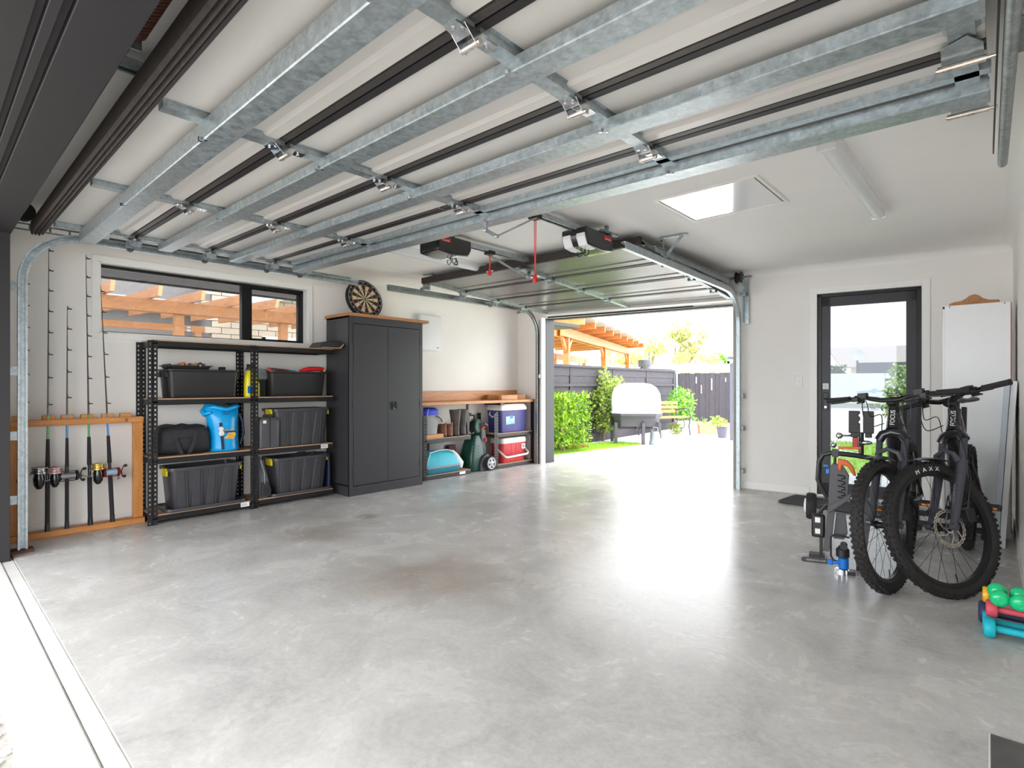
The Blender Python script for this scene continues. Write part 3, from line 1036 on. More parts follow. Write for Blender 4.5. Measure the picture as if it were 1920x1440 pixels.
# left end brackets with rollers
for s in (1.12, 1.645, 2.165, 2.48):
    m = MB()
    z = ZP - 0.034
    m.box(DP(-4.87, s, z - .012), (0.10, 0.09, 0.006)); m.box(DP(-4.915, s, z - .03), (0.004, 0.09, 0.04)); m.box(DP(-4.83, s, z - .03), (0.004, 0.07, 0.04))
    br = obj('roller_bracket', m, M['galv'], dr, smooth=0)
    m = MB(); m.cyl(DP(-4.985, s, z - 0.045), DP(-4.83, s, z - 0.045), 0.0065, seg=8); m.cyl(DP(-4.995, s, z - 0.045), DP(-4.97, s, z - 0.045), 0.022, seg=14)
    obj('roller', m, M['dark_grey'], br)
m = MB(); m.box(DP(-2.62, 2.10, ZP - 0.006), (0.05, 0.035, 0.008)); m.box(DP(-2.615, 2.135, ZP - 0.012), (0.012, 0.035, 0.018))
obj('latch_clip', m, M['galv_dull'], dr)

# ---------------------------------------------------------------- tracks of the near door
def ctrack(m, pts, side, h=0.052, d=0.035, t=0.0035):
    """C-section roller track swept along pts; pts lie in a vertical plane; side = unit vector the web faces away from"""
    side = Vector(side)
    loops = []
    n = len(pts)
    for i, p in enumerate(pts):
        p = Vector(p)
        d0 = (Vector(pts[min(i + 1, n - 1)]) - Vector(pts[max(i - 1, 0)])).normalized()
        u = side.cross(d0).normalized()
        prof = [(0, -h / 2), (d, -h / 2), (d, -h / 2 + .012), (d - t, -h / 2 + .012), (d - t, -h / 2 + t), (t, -h / 2 + t), (t, h / 2 - t), (d - t, h / 2 - t), (d - t, h / 2 - .012), (d, h / 2 - .012), (d, h / 2), (0, h / 2)]
        loops.append([p + side * (-d + a) + u * b for a, b in prof])
    m.loft(loops)
lt = thing('door_track', 'galvanised roller track curving up behind the fishing rods and along the left wall', 'door track', (0, 0, 0))
yt, zt = 0.502, 2.214
pts = [(-4.985, yt, 0.02), (-4.985, yt, 0.9), (-4.985, yt, zt - 0.34)] + [Vector((-4.985, yt + 0.34 - 0.34 * math.cos(a), zt - 0.34 + 0.34 * math.sin(a))) for a in [PI / 2 * k / 10 for k in range(1, 11)]] + [(-4.985, 2.0, zt), (-4.985, 3.12, zt - 0.004)]
m = MB(); ctrack(m, pts, (1, 0, 0)); obj('rail', m, M['galv'], lt, smooth=30)
m = MB(); m.b2((-5.05, 1.0, zt + 0.02), (-5.046, 3.06, zt + 0.055)); m.b2((-5.05, 1.0, zt + 0.02), (-5.0, 3.06, zt + 0.024)); obj('angle_iron', m, M['galv_dull'], lt, smooth=0)
for z in (0.36, 0.80, 1.245, 1.83):
    m = MB(); m.b2((-5.10, 0.43, z - 0.03), (-5.02, 0.434, z + 0.03)); m.b2((-5.022, 0.43, z - 0.03), (-5.018, 0.53, z + 0.03))
    obj('wall_bracket', m, M['galv'], lt, smooth=0)
m = MB()
for i in range(5):
    m.box((-5.10 + 0.012, 0.44 + 0.11 * i, 2.262), (0.004, 0.013, 0.03)); 
m.b2((-5.095, 0.43, 2.275), (-5.085, 0.98, 2.285)); m.b2((-5.095, 0.43, 2.235), (-5.085, 0.98, 2.245)); m.b2((-5.10, 0.43, 2.235), (-5.03, 0.434, 2.34))
obj('perforated_angle', m, M['galv_dull'], lt, smooth=0)
m = MB(); m.b2((-5.06, 0.43, 0.0), (-4.96, 0.56, 0.02)); obj('foot', m, M['rust'], lt)

rt = thing('door_track', 'galvanised roller track along the right wall, ending in the upper right corner', 'door track', (0, 0, 0))
m = MB(); pts = [(0.045, 0.9, 2.215), (0.02, 2.0, 2.215), (-0.008, 3.46, 2.212)]
loops = []
for p in pts:
    p = Vector(p)
    prof = [(-0.018, 0.024), (-0.018, -0.016)] + [(0.018 * math.sin(a), -0.016 - 0.018 * math.cos(a)) for a in [-PI / 2 + PI * k / 6 for k in range(1, 6)]] + [(0.018, -0.016), (0.018, 0.024)]
    loops.append([p + Vector((a, 0, b)) for a, b in prof])
m.loft(loops); obj('rail', m, M['galv_dull'], rt, smooth=50)
m = MB(); m.loft([[Vector((x - 0.035, y, 2.25)), Vector((x - 0.03, y, 2.25)), Vector((x - 0.03, y, 2.20)), Vector((x - 0.035, y, 2.20))] for x, y in ((0.045, 0.9), (-0.006, 3.30))]); obj('angle_iron', m, M['rail_black'], rt)
m = MB()
for k in range(6):
    m.box((0.012 + 0.016, 2.28 + 0.04 * k, 2.265), (0.004, 0.028, 0.012)); m.box((0.028, 2.28 + 0.04 * k + 0.02, 2.245), (0.004, 0.010, 0.04))
m.b2((0.026, 2.26, 2.212), (0.03, 2.52, 2.23)); m.b2((0.026, 2.26, 2.268), (0.03, 2.52, 2.285)); m.b2((0.03, 2.26, 2.268), (0.10, 2.50, 2.274))
obj('perforated_angle', m, M['galv_dull'], rt, smooth=0)

# torsion shaft with drum and spring inside the head beam
ts = thing('torsion_shaft', 'torsion shaft with dark drum and rusty spring above the near door', 'shaft', (0, 0, 0))
m = MB(); m.cyl((-5.2, 0.50, 2.335), (-0.05, 0.50, 2.335), 0.0125, seg=10); obj('shaft', m, M['galv_dull'], ts)
m = MB(); m.lathe([(0.03, -0.02), (0.062, -0.02), (0.062, -0.012), (0.05, -0.008), (0.05, 0.02), (0.062, 0.024), (0.062, 0.03), (0.02, 0.03)], (-4.98, 0.505, 2.335), (1, 0, 0), 28); obj('cable_drum', m, M['black'], ts)
m = MB()
pts = []
for k in range(60 * 8):
    a = 2 * PI * k / 8
    pts.append((-2.15 + 1.3 * k / 480, 0.50 + 0.03 * math.cos(a), 2.335 + 0.03 * math.sin(a)))
m.tube(pts, 0.0055, 5); m.lathe([(0.03, 0), (0.033, 0.01), (0.028, 0.04)], (-2.16, 0.50, 2.335), (1, 0, 0), 16)
obj('spring', m, M['rust'], ts, smooth=60)
m = MB(); m.b2((-2.175, 0.435, 2.28), (-2.168, 0.52, 2.39)); obj('spring_bracket', m, M['galv_dull'], ts)
m = MB(); m.b2((-5.12, 0.435, 2.285), (-5.05, 0.44, 2.39)); obj('end_bearing_plate', m, M['galv'], ts)

# ================================================================ BACK SECTIONAL DOOR
bd = thing('sectional_door', 'smaller grey lined sectional door parked overhead at the back opening', 'garage door', (0, 0, 0))
BX0, BX1 = -4.88, -2.215
BS = [3.955, 4.53, 5.09, 5.64, 6.13]
def bzf(y):
    return 2.325 - 0.064 * (y - 3.95)
def BP(x, y, dz=0):
    k = (x - BX0) / (BX1 - BX0)
    z = bzf(y) - 0.055 * k * (y - 4.0) / 2.2
    return Vector((x, y + (0.11 - 0.02 * (y - 3.9)) * k - 0.06, z + dz))
def bbeam(m, x0, x1, prof):
    m.loft([[BP(x, s, dz) for s, dz in prof] for x in (x0, x1)])
for i in range(4):
    m = MB()
    a, b = BS[i] + 0.02, BS[i + 1] - 0.02
    bbeam(m, BX0, BX1, [(a, .03), (a, 0), (a + 0.02, -0.012), (a + 0.075, -0.012), (a + 0.09, 0), (b - 0.12, 0.0), (b - 0.105, -0.008), (b, -0.008), (b, .03)])
    obj('door_section', m, M['panel_grey'], bd, smooth=20)
for j in BS[1:4]:
    m = MB(); bbeam(m, BX0, BX1, [(j - 0.02, .02), (j - 0.02, -0.014), (j + 0.004, -0.014), (j + 0.004, .02)]); obj('joint_rail', m, M['frame'], bd, smooth=0)
    m = MB(); bbeam(m, BX0, BX1, [(j + 0.005, .02), (j + 0.005, -0.006), (j + 0.02, -0.006), (j + 0.02, .02)]); obj('joint_rail', m, M['galv_dull'], bd, smooth=0)
m = MB(); bbeam(m, BX0 - 0.02, BX1 + 0.005, [(3.93, .035), (3.93, -0.022), (3.945, -0.03), (3.975, -0.022), (3.975, .035)]); obj('top_rail', m, M['seal'], bd, smooth=0)
m = MB(); bbeam(m, BX0, BX1, [(3.977, .01), (3.977, -0.016), (4.03, -0.012), (4.03, .01)]); obj('top_flange', m, M['frame'], bd, smooth=0)
m = MB(); bbeam(m, BX0, BX1 - .02, [(6.13, .02), (6.13, -0.035), (6.185, -0.05), (6.20, -0.05), (6.20, .02)]); obj('bottom_rail', m, M['panel'], bd, smooth=0)
m = MB(); bbeam(m, BX0, BX1 - .02, [(6.20, .0), (6.20, -0.07), (6.215, -0.07), (6.215, .0)]); obj('rubber_seal', m, M['frame'], bd, smooth=0)
for k, x in enumerate((-4.84, -3.545, -2.27)):
    for i in range(4):
        m = MB()
        w = 0.026
        m.loft([[BP(xx, s, dz) for xx, dz in ((x - w, 0), (x - w, -0.03), (x + w, -0.03), (x + w, 0))] for s in (BS[i] + 0.03, BS[i + 1] - 0.012)])
        st = obj('stile', m, M['galv'] if k == 1 else M['galv_dull'], bd, smooth=0)
        if k == 0:
            mm = MB()
            for q in range(4):
                mm.box(BP(x + .005, BS[i] + 0.12 + q * .08, -0.031), (0.01, 0.014, 0.003))
            obj('slot', mm, M['label'], st)
    for j in BS[1:4]:
        m = MB()
        m.box(BP(x, j - 0.03, -0.034), (0.06, 0.09, 0.006)); m.box(BP(x - .028, j, -0.045), (0.004, 0.06, 0.028)); m.box(BP(x + .028, j, -0.045), (0.004, 0.06, 0.028)); m.cyl(BP(x - .04, j, -0.055), BP(x + .04, j, -0.055), 0.007, seg=8)
        obj('hinge', m, M['galv'], bd, smooth=0)
m = MB()
for j in (3.97, 4.53, 5.09, 5.64):
    m.box(BP(-4.895, j + .03, -0.05), (0.008, 0.10, 0.07)); m.cyl(BP(-4.99, j + .03, -0.07), BP(-4.86, j + .03, -0.07), 0.007, seg=8); m.cyl(BP(-4.985, j + .03, -0.07), BP(-4.955, j + .03, -0.07), 0.022, seg=12)
obj('roller_bracket', m, M['galv_dull'], bd, smooth=0)
m = MB(); m.box(BP(-4.77, 3.99, 0.045), (0.012, 0.02, 0.09)); m.box(BP(-4.80, 3.94, 0.075), (0.16, 0.008, 0.028)); obj('top_hook', m, M['galv_dull'], bd)
m = MB()
a = BP(-3.52, 4.05, -0.035)
m.box(a + Vector((0, 0.04, 0)), (0.10, 0.16, 0.012)); m.box(a + Vector((0, 0.09, -0.025)), (0.012, 0.05, 0.05)); obj('arm_bracket', m, M['galv'], bd)

# tracks of the back door
bt = thing('door_track', 'galvanised track high on the left wall leading to the back opening', 'door track', (0, 0, 0))
yq, zq = 6.115, 2.212
pts = [(-5.0, 3.50, zq), (-5.0, 5.0, zq)] + [Vector((-5.0 - 0.03 * k / 10, yq - 0.36 + 0.36 * math.sin(a), zq - 0.36 + 0.36 * math.cos(a))) for k, a in [(k, PI / 2 * k / 10) for k in range(0, 11)]] + [(-5.03, yq, 1.0), (-5.03, yq, 0.0)]
m = MB(); ctrack(m, pts, (1, 0, 0)); obj('rail', m, M['galv_dull'], bt, smooth=30)
m = MB(); m.b2((-5.08, 6.185, 0.0), (-5.01, 6.19, 2.1)); m.b2((-5.012, 6.13, 0.0), (-5.008, 6.19, 2.1)); obj('angle_iron', m, M['galv_dull'], bt)
m = MB(); m.b2((-5.02, 6.13, 0.0), (-4.985, 6.22, 2.125)); obj('edge_strip', m, M['trim'], bt)
m = MB(); m.b2((-5.07, 3.52, zq + 0.022), (-5.03, 5.6, zq + 0.045)); obj('hanging_angle', m, M['galv_dull'], bt)
m = MB(); m.b2((-5.09, 6.10, 0.85), (-5.06, 6.15, 0.93)); obj('wall_bracket', m, M['galv'], bt)
m = MB(); m.b2((-5.06, 6.10, 1.25), (-5.0, 6.19, 1.30)); obj('wall_bracket', m, M['galv'], bt)

br_ = thing('door_track', 'galvanised track hung from the ceiling at the right of the back door', 'door track', (0, 0, 0))
pts = [(-2.16, 3.58, 2.20), (-2.17, 5.2, 2.17)]
c = Vector((-2.175, 5.72, 1.83))
yy = 6.08
pts = [Vector((-2.15, 3.60, 2.205)), Vector((-2.165, 4.6, 2.187)), Vector((-2.175, 5.55, 2.168))] + [Vector((-2.178, 5.72 + 0.36 * math.sin(a), 1.80 + 0.36 * math.cos(a))) for a in [PI / 2 * k / 10 for k in range(1, 11)]] + [Vector((-2.178, 6.08, 1.0)), Vector((-2.178, 6.08, 0.0))]
m = MB(); ctrack(m, pts, (-1, 0, 0), 0.056, 0.036); obj('rail', m, M['galv'], br_, smooth=30)
m = MB(); m.beam((-2.105, 4.05, 2.26), (-2.125, 5.7, 2.225), 0.004, 0.045); m.beam((-2.105, 4.05, 2.28), (-2.125, 5.7, 2.247), 0.03, 0.004)
for k in range(9):
    m.box((-2.107 - 0.0013 * k * 1.3, 4.45 + 0.13 * k, 2.258 - 0.0025 * k), (0.008, 0.02, 0.012))
obj('perforated_angle', m, M['galv_dull'], br_, smooth=0)
m = MB(); m.beam((-2.14, 4.26, 2.21), (-2.15, 4.26, 2.40), 0.028, 0.004, (0, 1, 0)); m.beam((-2.17, 4.255, 2.39), (-1.93, 4.275, 2.39), 0.03, 0.012, (0, 0, 1)); m.beam((-2.13, 4.255, 2.215), (-1.97, 4.27, 2.392), 0.028, 0.004, (0, 1, 0))
hg = obj('ceiling_hanger', m, M['galv'], br_, smooth=0)
m = MB()
for k in range(6):
    m.cyl((-2.141 - .0015 * k, 4.235, 2.235 + 0.026 * k), (-2.141 - .0015 * k, 4.256, 2.235 + 0.026 * k), 0.006, seg=6)
obj('punched_hole', m, M['black'], hg)
m = MB(); m.b2((-2.125, 6.155, 1.82), (-2.08, 6.16, 2.31)); m.b2((-2.125, 6.09, 2.23), (-2.121, 6.16, 2.31)); m.b2((-2.13, 6.10, 1.84), (-2.126, 6.16, 2.2)); m.b2((-2.175, 6.07, 2.12), (-2.09, 6.10, 2.16)); obj('flag_bracket', m, M['galv'], br_, smooth=0)
for z in (0.20, 0.67, 1.03):
    m = MB(); m.b2((-2.17, 6.09, z - .025), (-2.12, 6.17, z + .025)); obj('wall_bracket', m, M['galv_dull'], br_, smooth=0)
m = MB(); m.b2((-2.235, 6.11, 0.0), (-2.228, 6.19, 2.06)); obj('edge_strip', m, M['trim'], br_)
t2 = thing('torsion_shaft', 'dark cable drum and shaft end at the top right of the back opening', 'shaft', (0, 0, 0))
m = MB(); m.cyl((-4.95, 6.08, 2.33), (-2.03, 6.08, 2.325), 0.0125, seg=10); obj('shaft', m, M['galv_dull'], t2)
m = MB(); m.lathe([(0.03, -0.03), (0.06, -0.03), (0.06, -0.02), (0.048, -0.015), (0.048, 0.02), (0.06, 0.025), (0.06, 0.035), (0.02, 0.035)], (-2.16, 6.08, 2.325), (1, 0, 0), 28); obj('cable_drum', m, M['black'], t2)

# ================================================================ DOOR OPENERS
def opener(name_label, x, y0, y1, rail0, rail1, label_rail, flip, cord_y, cord_len, arm_pts, cord_label):
    """motor head at y0..y1 under the ceiling, rail along the door"""
    t = thing('door_opener', name_label, 'door opener', (x, (y0 + y1) / 2, 0))
    h = (y1 - y0) / 2
    w = 0.115
    s = -1 if flip else 1
    m = MB()
    prof = [(-h, 2.335), (-h, 2.26), (-h * 0.82, 2.205), (h * 0.2, 2.19), (h, 2.205), (h, 2.335)]
    m.loft([[Vector((xx, s * py, pz)) for py, pz in prof] for xx in (-w, w)])
    body = obj('motor_housing', m, M['black_gloss'], t, bevel=0.012, seg=3)
    # light lenses on the end that faces the door
    for q in (-1, 1):
        m = MB()
        lp = [(-h * 1.012, 2.292), (-h * 1.03, 2.262), (-h * 0.85, 2.202), (-h * 0.25, 2.187), (-h * 0.25, 2.2), (-h * 0.8, 2.22), (-h * 0.97, 2.28)]
        m.loft([[Vector((xx, s * py, pz)) for py, pz in lp] for xx in (q * 0.026, q * 0.104)])
        obj('light_lens', m, M['light_white'], t, bevel=0.004)
    m = MB(); m.box((w + 0.001, s * h * 0.55, 2.295), (0.003, h * 0.55, 0.032)); lg = obj('logo_plate', m, M['red'], t)
    m = MB()
    for k in range(6):
        m.box((w + 0.003, s * h * (0.37 + 0.07 * k), 2.288), (0.001, h * 0.045, 0.007))
    obj('logo_mark', m, M['print_white'], lg)
    m = MB(); m.box((0, s * h * 0.6, 2.345), (0.20, 0.10, 0.012))
    for q in (-1, 1):
        m.box((q * 0.10, s * h * 0.6, 2.37), (0.022, 0.03, 0.06))
    for k in range(7):
        m.box((0.115, s * (h * 0.1 + 0.035 * k), 2.345), (0.03, 0.022, 0.016))
    obj('mounting_strap', m, M['galv_dull'], t, smooth=0)
    m = MB()
    pts = [(0.03, -s * h * .4, 2.20), (0.04, -s * h * .5, 2.16), (0.0, -s * h * .7, 2.15), (-0.05, -s * h * .8, 2.165), (-0.10, -s * h * 1.0, 2.175)]
    m.tube(pts, 0.006, 6)
    for c in (-0.03, 0.03):
        m.tube([(c + 0.025 * math.cos(a), -s * h * .35, 2.172 + 0.025 * math.sin(a)) for a in [2 * PI * k / 12 for k in range(12)]], 0.0035, 5, closed=True)
    obj('cable_loop', m, M['black'], t)
    # rail
    yo = (y0 + y1) / 2
    m = MB()
    for xx in (-0.024, 0.024):
        m.b2((xx - 0.003, rail0 - yo, 2.322), (xx + 0.003, rail1 - yo, 2.36))
    m.b2((-0.026, rail0 - yo, 2.355), (0.026, rail1 - yo, 2.36)); m.b2((-0.026, rail0 - yo, 2.322), (-0.014, rail1 - yo, 2.326)); m.b2((0.014, rail0 - yo, 2.322), (0.026, rail1 - yo, 2.326))
    rl = obj('rail', m, M['galv'], t, smooth=0)
    m = MB()
    k = rail0 + 0.05
    while k < rail1 - 0.05:
        m.box((0, k - yo, 2.34), (0.012, 0.010, 0.012)); k += 0.022
    obj('chain', m, M['galv_dull'], rl)
    m = MB(); m.box((0, cord_y - yo, 2.318), (0.07, 0.07, 0.03)); obj('trolley', m, M['black'], rl)
    m = MB()
    a = [Vector(p) - Vector((x, yo, 0)) for p in arm_pts]
    for p, q in zip(a, a[1:]):
        m.beam(p, q, 0.008, 0.03, (1, 0, 0))
    for p in a[1:-1]:
        m.cyl(p - Vector((0.012, 0, 0)), p + Vector((0.012, 0, 0)), 0.012, seg=8)
    obj('pull_arm', m, M['galv'], t)
    # release cord
    cz = 2.305
    m = MB(); m.tube([(0.008, cord_y - yo, cz), (0.006, cord_y - yo, cz - cord_len * .6), (0, cord_y - yo, cz - cord_len)], 0.003, 6)
    m.tube([(-0.006, cord_y - yo, cz), (-0.004, cord_y - yo, cz - cord_len * .5), (0.0, cord_y - yo, cz - cord_len)], 0.003, 6)
    cd = obj('release_cord', m, M['cord_red'], t)
    m = MB(); m.lathe([(0.008, 0.0), (0.014, -0.01), (0.018, -0.05), (0.016, -0.058)], (0, cord_y - yo, cz - cord_len), (0, 0, 1), 12); obj('release_handle', m, M['red'], cd)
    m = MB(); m.box((-0.03, cord_y - yo, cz - cord_len - 0.02), (0.02, 0.006, 0.006)); m.box((0.03, cord_y - yo, cz - cord_len - 0.02), (0.02, 0.006, 0.006)); obj('handle_bar', m, M['label'], cd)
    return t
opener('black door opener with two light lenses hung near the ceiling centre', -2.42, 3.36, 3.74, 0.47, 3.40, '', False, 2.905, 0.385,
       [(-2.47, 2.46, 2.235), (-2.46, 2.46, 2.14), (-2.42, 2.52, 2.105), (-2.40, 2.88, 2.30)], '')
opener('black door opener with red badge near the dartboard end of the ceiling', -3.38, 2.74, 3.10, 3.06, 6.15, '', True, 3.43, 0.13,
       [(-3.40, 3.45, 2.30), (-3.42, 3.95, 2.20), (-3.45, 4.03, 2.20), (-3.50, 4.13, 2.275)], '')
# ================================================================ LEFT WALL
# local frame for things on the left wall: x along +Y of the room, y towards the wall, z up
def lthing(name, label, cat, X, Y, z=0.0, group=None, extra=0.0):
    return thing(name, label, cat, (X, Y, z), R(90) + extra, group)

# ---------------------------------------------------------------- fishing rod rack
rk = lthing('rod_rack', 'pine floor rack holding fishing rods against the left wall', 'rod rack', -5.325, 0.455)
W = 0.84
m = MB(); m.b2((0, 0.0, 0.0), (W + 0.005, 0.10, 0.045)); obj('bottom_rail', m, M['pine'], rk, bevel=0.003)
for x in (0.0, W - 0.07):
    m = MB(); m.b2((x, 0.035, 0.045), (x + 0.07, 0.08, 0.84)); obj('upright', m, M['pine_z'], rk, bevel=0.003)
m = MB(); m.b2((0.0, 0.018, 0.838), (W, 0.085, 0.886)); obj('top_rail', m, M['pine'], rk, bevel=0.003)
for x in (0.065, 0.235, 0.345, 0.465, 0.60, 0.72):
    m = MB(); m.b2((x - 0.04, 0.03, 0.880), (x + 0.035, 0.075, 0.918)); obj('spacer_block', m, M['pine'], rk, bevel=0.003)
m = MB(); m.b2((0.71, 0.014, 0.848), (0.728, 0.022, 0.874)); obj('notch', m, M['boot_brown'], rk)

def rod(label, yb_, yt_, zt, spec, guides, butt=0.0, xb=-5.335, xt=-5.385):
    """spec: list of (z0, z1, r0, r1, material, name) along the blank"""
    t = thing('fishing_rod', label, 'fishing rod', (xb, yb_, 0.046), 0, 'fishing rods in the pine rack')
    zb = 0.046
    L = zt - zb
    d = Vector((xt - xb, yt_ - yb_, L))
    def P(z):
        k = (z - zb) / L
        return d * k
    for z0, z1, r0, r1, mt, nm in spec:
        m = MB(); m.cyl(P(z0), P(z1), r0, r1, 10); obj(nm, m, M[mt], t)
    for i, g in enumerate(guides):
        m = MB()
        r = 0.012 - 0.006 * i / max(1, len(guides))
        c = P(g) + Vector((0.014 + r, 0.004, 0))
        m.tube([c + Vector((r * math.cos(a), r * 0.9 * math.sin(a), 0)) for a in [2 * PI * k / 10 for k in range(10)]], 0.0022, 5, closed=True)
        m.tube([P(g + 0.02), c + Vector((-r * .6, r * .6, 0))], 0.002, 5); m.tube([P(g - 0.02), c + Vector((-r * .6, -r * .6, 0))], 0.002, 5)
        m.box(P(g) + Vector((0, 0.016, 0)), (0.004, 0.026, 0.008))
        obj('line_guide', m, M['rod_black'], t)
    return t, P

def gl(z0, z1, n):
    return [z0 + (z1 - z0) * (i / (n - 1)) ** 0.9 for i in range(n)]
BASE = lambda top, wrap, grip=0.0145: [(0.046, 0.10, grip + .002, grip + .001, 'black', 'butt_cap'), (0.10, 0.42, grip, grip, 'foam', 'rear_grip'), (0.42, 0.52, 0.011, 0.011, 'rod_black', 'reel_seat'),
        (0.52, 0.74, grip, grip * .72, 'foam', 'fore_grip'), (0.74, 0.92, 0.0075, 0.007, wrap, 'wrap'), (0.92, top, 0.006, 0.0016, 'rod_black', 'blank')]
r0, P0 = rod('rearmost fishing rod, mostly hidden behind the galvanised track post', 0.545, 0.552, 2.0, BASE(2.0, 'rod_black'), gl(1.02, 1.9, 6))
r1, P1 = rod('green wrapped fishing rod with silver spinning reel, first right of the track post', 0.675, 0.69, 2.2, BASE(2.2, 'rod_green'), gl(1.0, 2.17, 8))
r2, P2 = rod('short fishing rod with bright blue section above a black baitcast reel', 0.79, 0.80, 1.76, BASE(1.76, 'rod_blue', 0.0125), gl(1.05, 1.74, 5))
r3, P3 = rod('fishing rod with green wrap and gold spooled spinning reel', 0.935, 0.915, 2.18, BASE(2.18, 'rod_green', 0.0155), gl(1.0, 2.15, 8))
r4, P4 = rod('fishing rod with red baitcast reel, leaning left in front of the window edge', 1.078, 1.01, 1.95, BASE(1.95, 'rod_blue', 0.0155), gl(1.0, 1.9, 6))

def spin_reel(par, c, side, spool, big=1.0, line='reel_silver'):
    """spinning reel hanging off the front of the seat"""
    c = Vector(c)
    m = MB()
    b = 0.03 * big
    m.loft([circ(0.010 * big, -0.075 * big, c.x, c.y, 12), circ(0.022 * big, -0.055 * big, c.x, c.y, 12), circ(0.026 * big, -0.02 * big, c.x, c.y, 12), circ(0.020 * big, 0.01 * big, c.x, c.y, 12)])
    for v in m.bm.verts:
        v.co.z += c.z
    m.tube([c + Vector((-0.005, 0, -0.03 * big)), c + Vector((-0.035, 0, -0.01)), c + Vector((-0.05, 0, 0.0))], 0.008, 8)
    m.box(c + Vector((-0.052, 0, 0.0)), (0.008, 0.014, 0.075))
    o = obj('reel_body', m, M['black_gloss'], par)
    m = MB(); m.lathe([(0.018 * big, 0.012), (0.034 * big, 0.014), (0.034 * big, 0.026), (0.029 * big, 0.030), (0.029 * big, 0.050), (0.033 * big, 0.052), (0.033 * big, 0.058), (0.014 * big, 0.066)], c, (0, 0, 1), 20)
    obj('spool', m, M[spool], o)
    m = MB(); m.tube([c + Vector((0, 0.034 * big, 0.0)), c + Vector((0, 0.040 * big, 0.03)), c + Vector((0.02, 0.034 * big, 0.055)), c + Vector((0.036 * big, 0.0, 0.05)), c + Vector((0.02, -0.034 * big, 0.04)), c + Vector((0, -0.038 * big, 0.0))], 0.0025, 6)
    obj('bail_arm', m, M['steel'], o)
    m = MB()
    e = c + Vector((0.005, side * 0.085 * big, -0.015))
    m.tube([c + Vector((0, side * 0.02, -0.03)), c + Vector((0.005, side * 0.05 * big, -0.035)), e], 0.004, 6)
    obj('crank_arm', m, M['chrome'], o)
    m = MB(); m.lathe([(0.004, -0.018), (0.010, -0.012), (0.011, 0.012), (0.004, 0.018)], e + Vector((0.01, 0, -0.008)), (0, 0.2, 1), 10); obj('crank_knob', m, M['black'], o)
    return o
def bait_reel(par, c, side, shell, spool, w=0.075, r=0.026):
    c = Vector(c)
    m = MB()
    for s in (-1, 1):
        m.lathe([(0.006, 0), (r * .8, 0.0), (r, 0.006), (r, 0.015), (r * .7, 0.022), (0.005, 0.024)], c + Vector((0, s * w * 0.32, 0)), (0, s, 0), 18)
    m.box(c + Vector((-r * .8, 0, 0)), (0.012, w * .7, 0.03)); m.box(c + Vector((r * .2, 0, r * .9)), (0.014, w * .7, 0.006)); m.box(c + Vector((r * .2, 0, -r * .9)), (0.014, w * .7, 0.006))
    o = obj('reel_body', m, M[shell], par)
    m = MB(); m.cyl(c + Vector((0, -w * .32, 0)), c + Vector((0, w * .32, 0)), r * .68, seg=16); obj('spool', m, M[spool], o)
    m = MB()
    a = c + Vector((0.0, side * (w * .32 + 0.03), 0))
    e1, e2 = a + Vector((0.01, side * 0.012, 0.045)), a + Vector((0.01, side * 0.004, -0.04))
    m.tube([c, a], 0.005, 8); m.tube([e1, a, e2], 0.004, 6); obj('crank_arm', m, M['reel_red'] if shell == 'reel_red' else M['black'], o)
    m = MB()
    for e in (e1, e2):
        m.lathe([(0.005, -0.012), (0.012, -0.004), (0.012, 0.006), (0.005, 0.014)], e + Vector((0, side * 0.012, 0)), (0, side, 0), 10)
    obj('crank_knob', m, M['black'], o)
    return o
spin_reel(r0, P0(0.47) + Vector((0.06, 0.075, 0.01)), -1, 'reel_silver', 1.35)
spin_reel(r1, P1(0.47) + Vector((0.055, 0.035, 0.0)), -1, 'reel_pink', 1.2)
bait_reel(r2, P2(0.455) + Vector((0.045, 0.0, 0)), 1, 'black_gloss', 'reel_silver', 0.135, 0.040)
spin_reel(r3, P3(0.47) + Vector((0.055, 0.045, 0.0)), -1, 'gold', 1.35)
bait_reel(r4, P4(0.45) + Vector((0.045, 0.0, 0)), 1, 'reel_red', 'reel_line', 0.115, 0.035)
m = MB(); c = P4(0.45) + Vector((0.05, 0.045, -0.03)); m.tube([c + Vector((0, 0, 0.02)), c], 0.0015, 4); m.lathe([(0.002, 0.0), (0.010, -0.018), (0.007, -0.03), (0.002, -0.034)], c, (0, 0, 1), 10); obj('sinker', m, M['galv_dull'], r4)

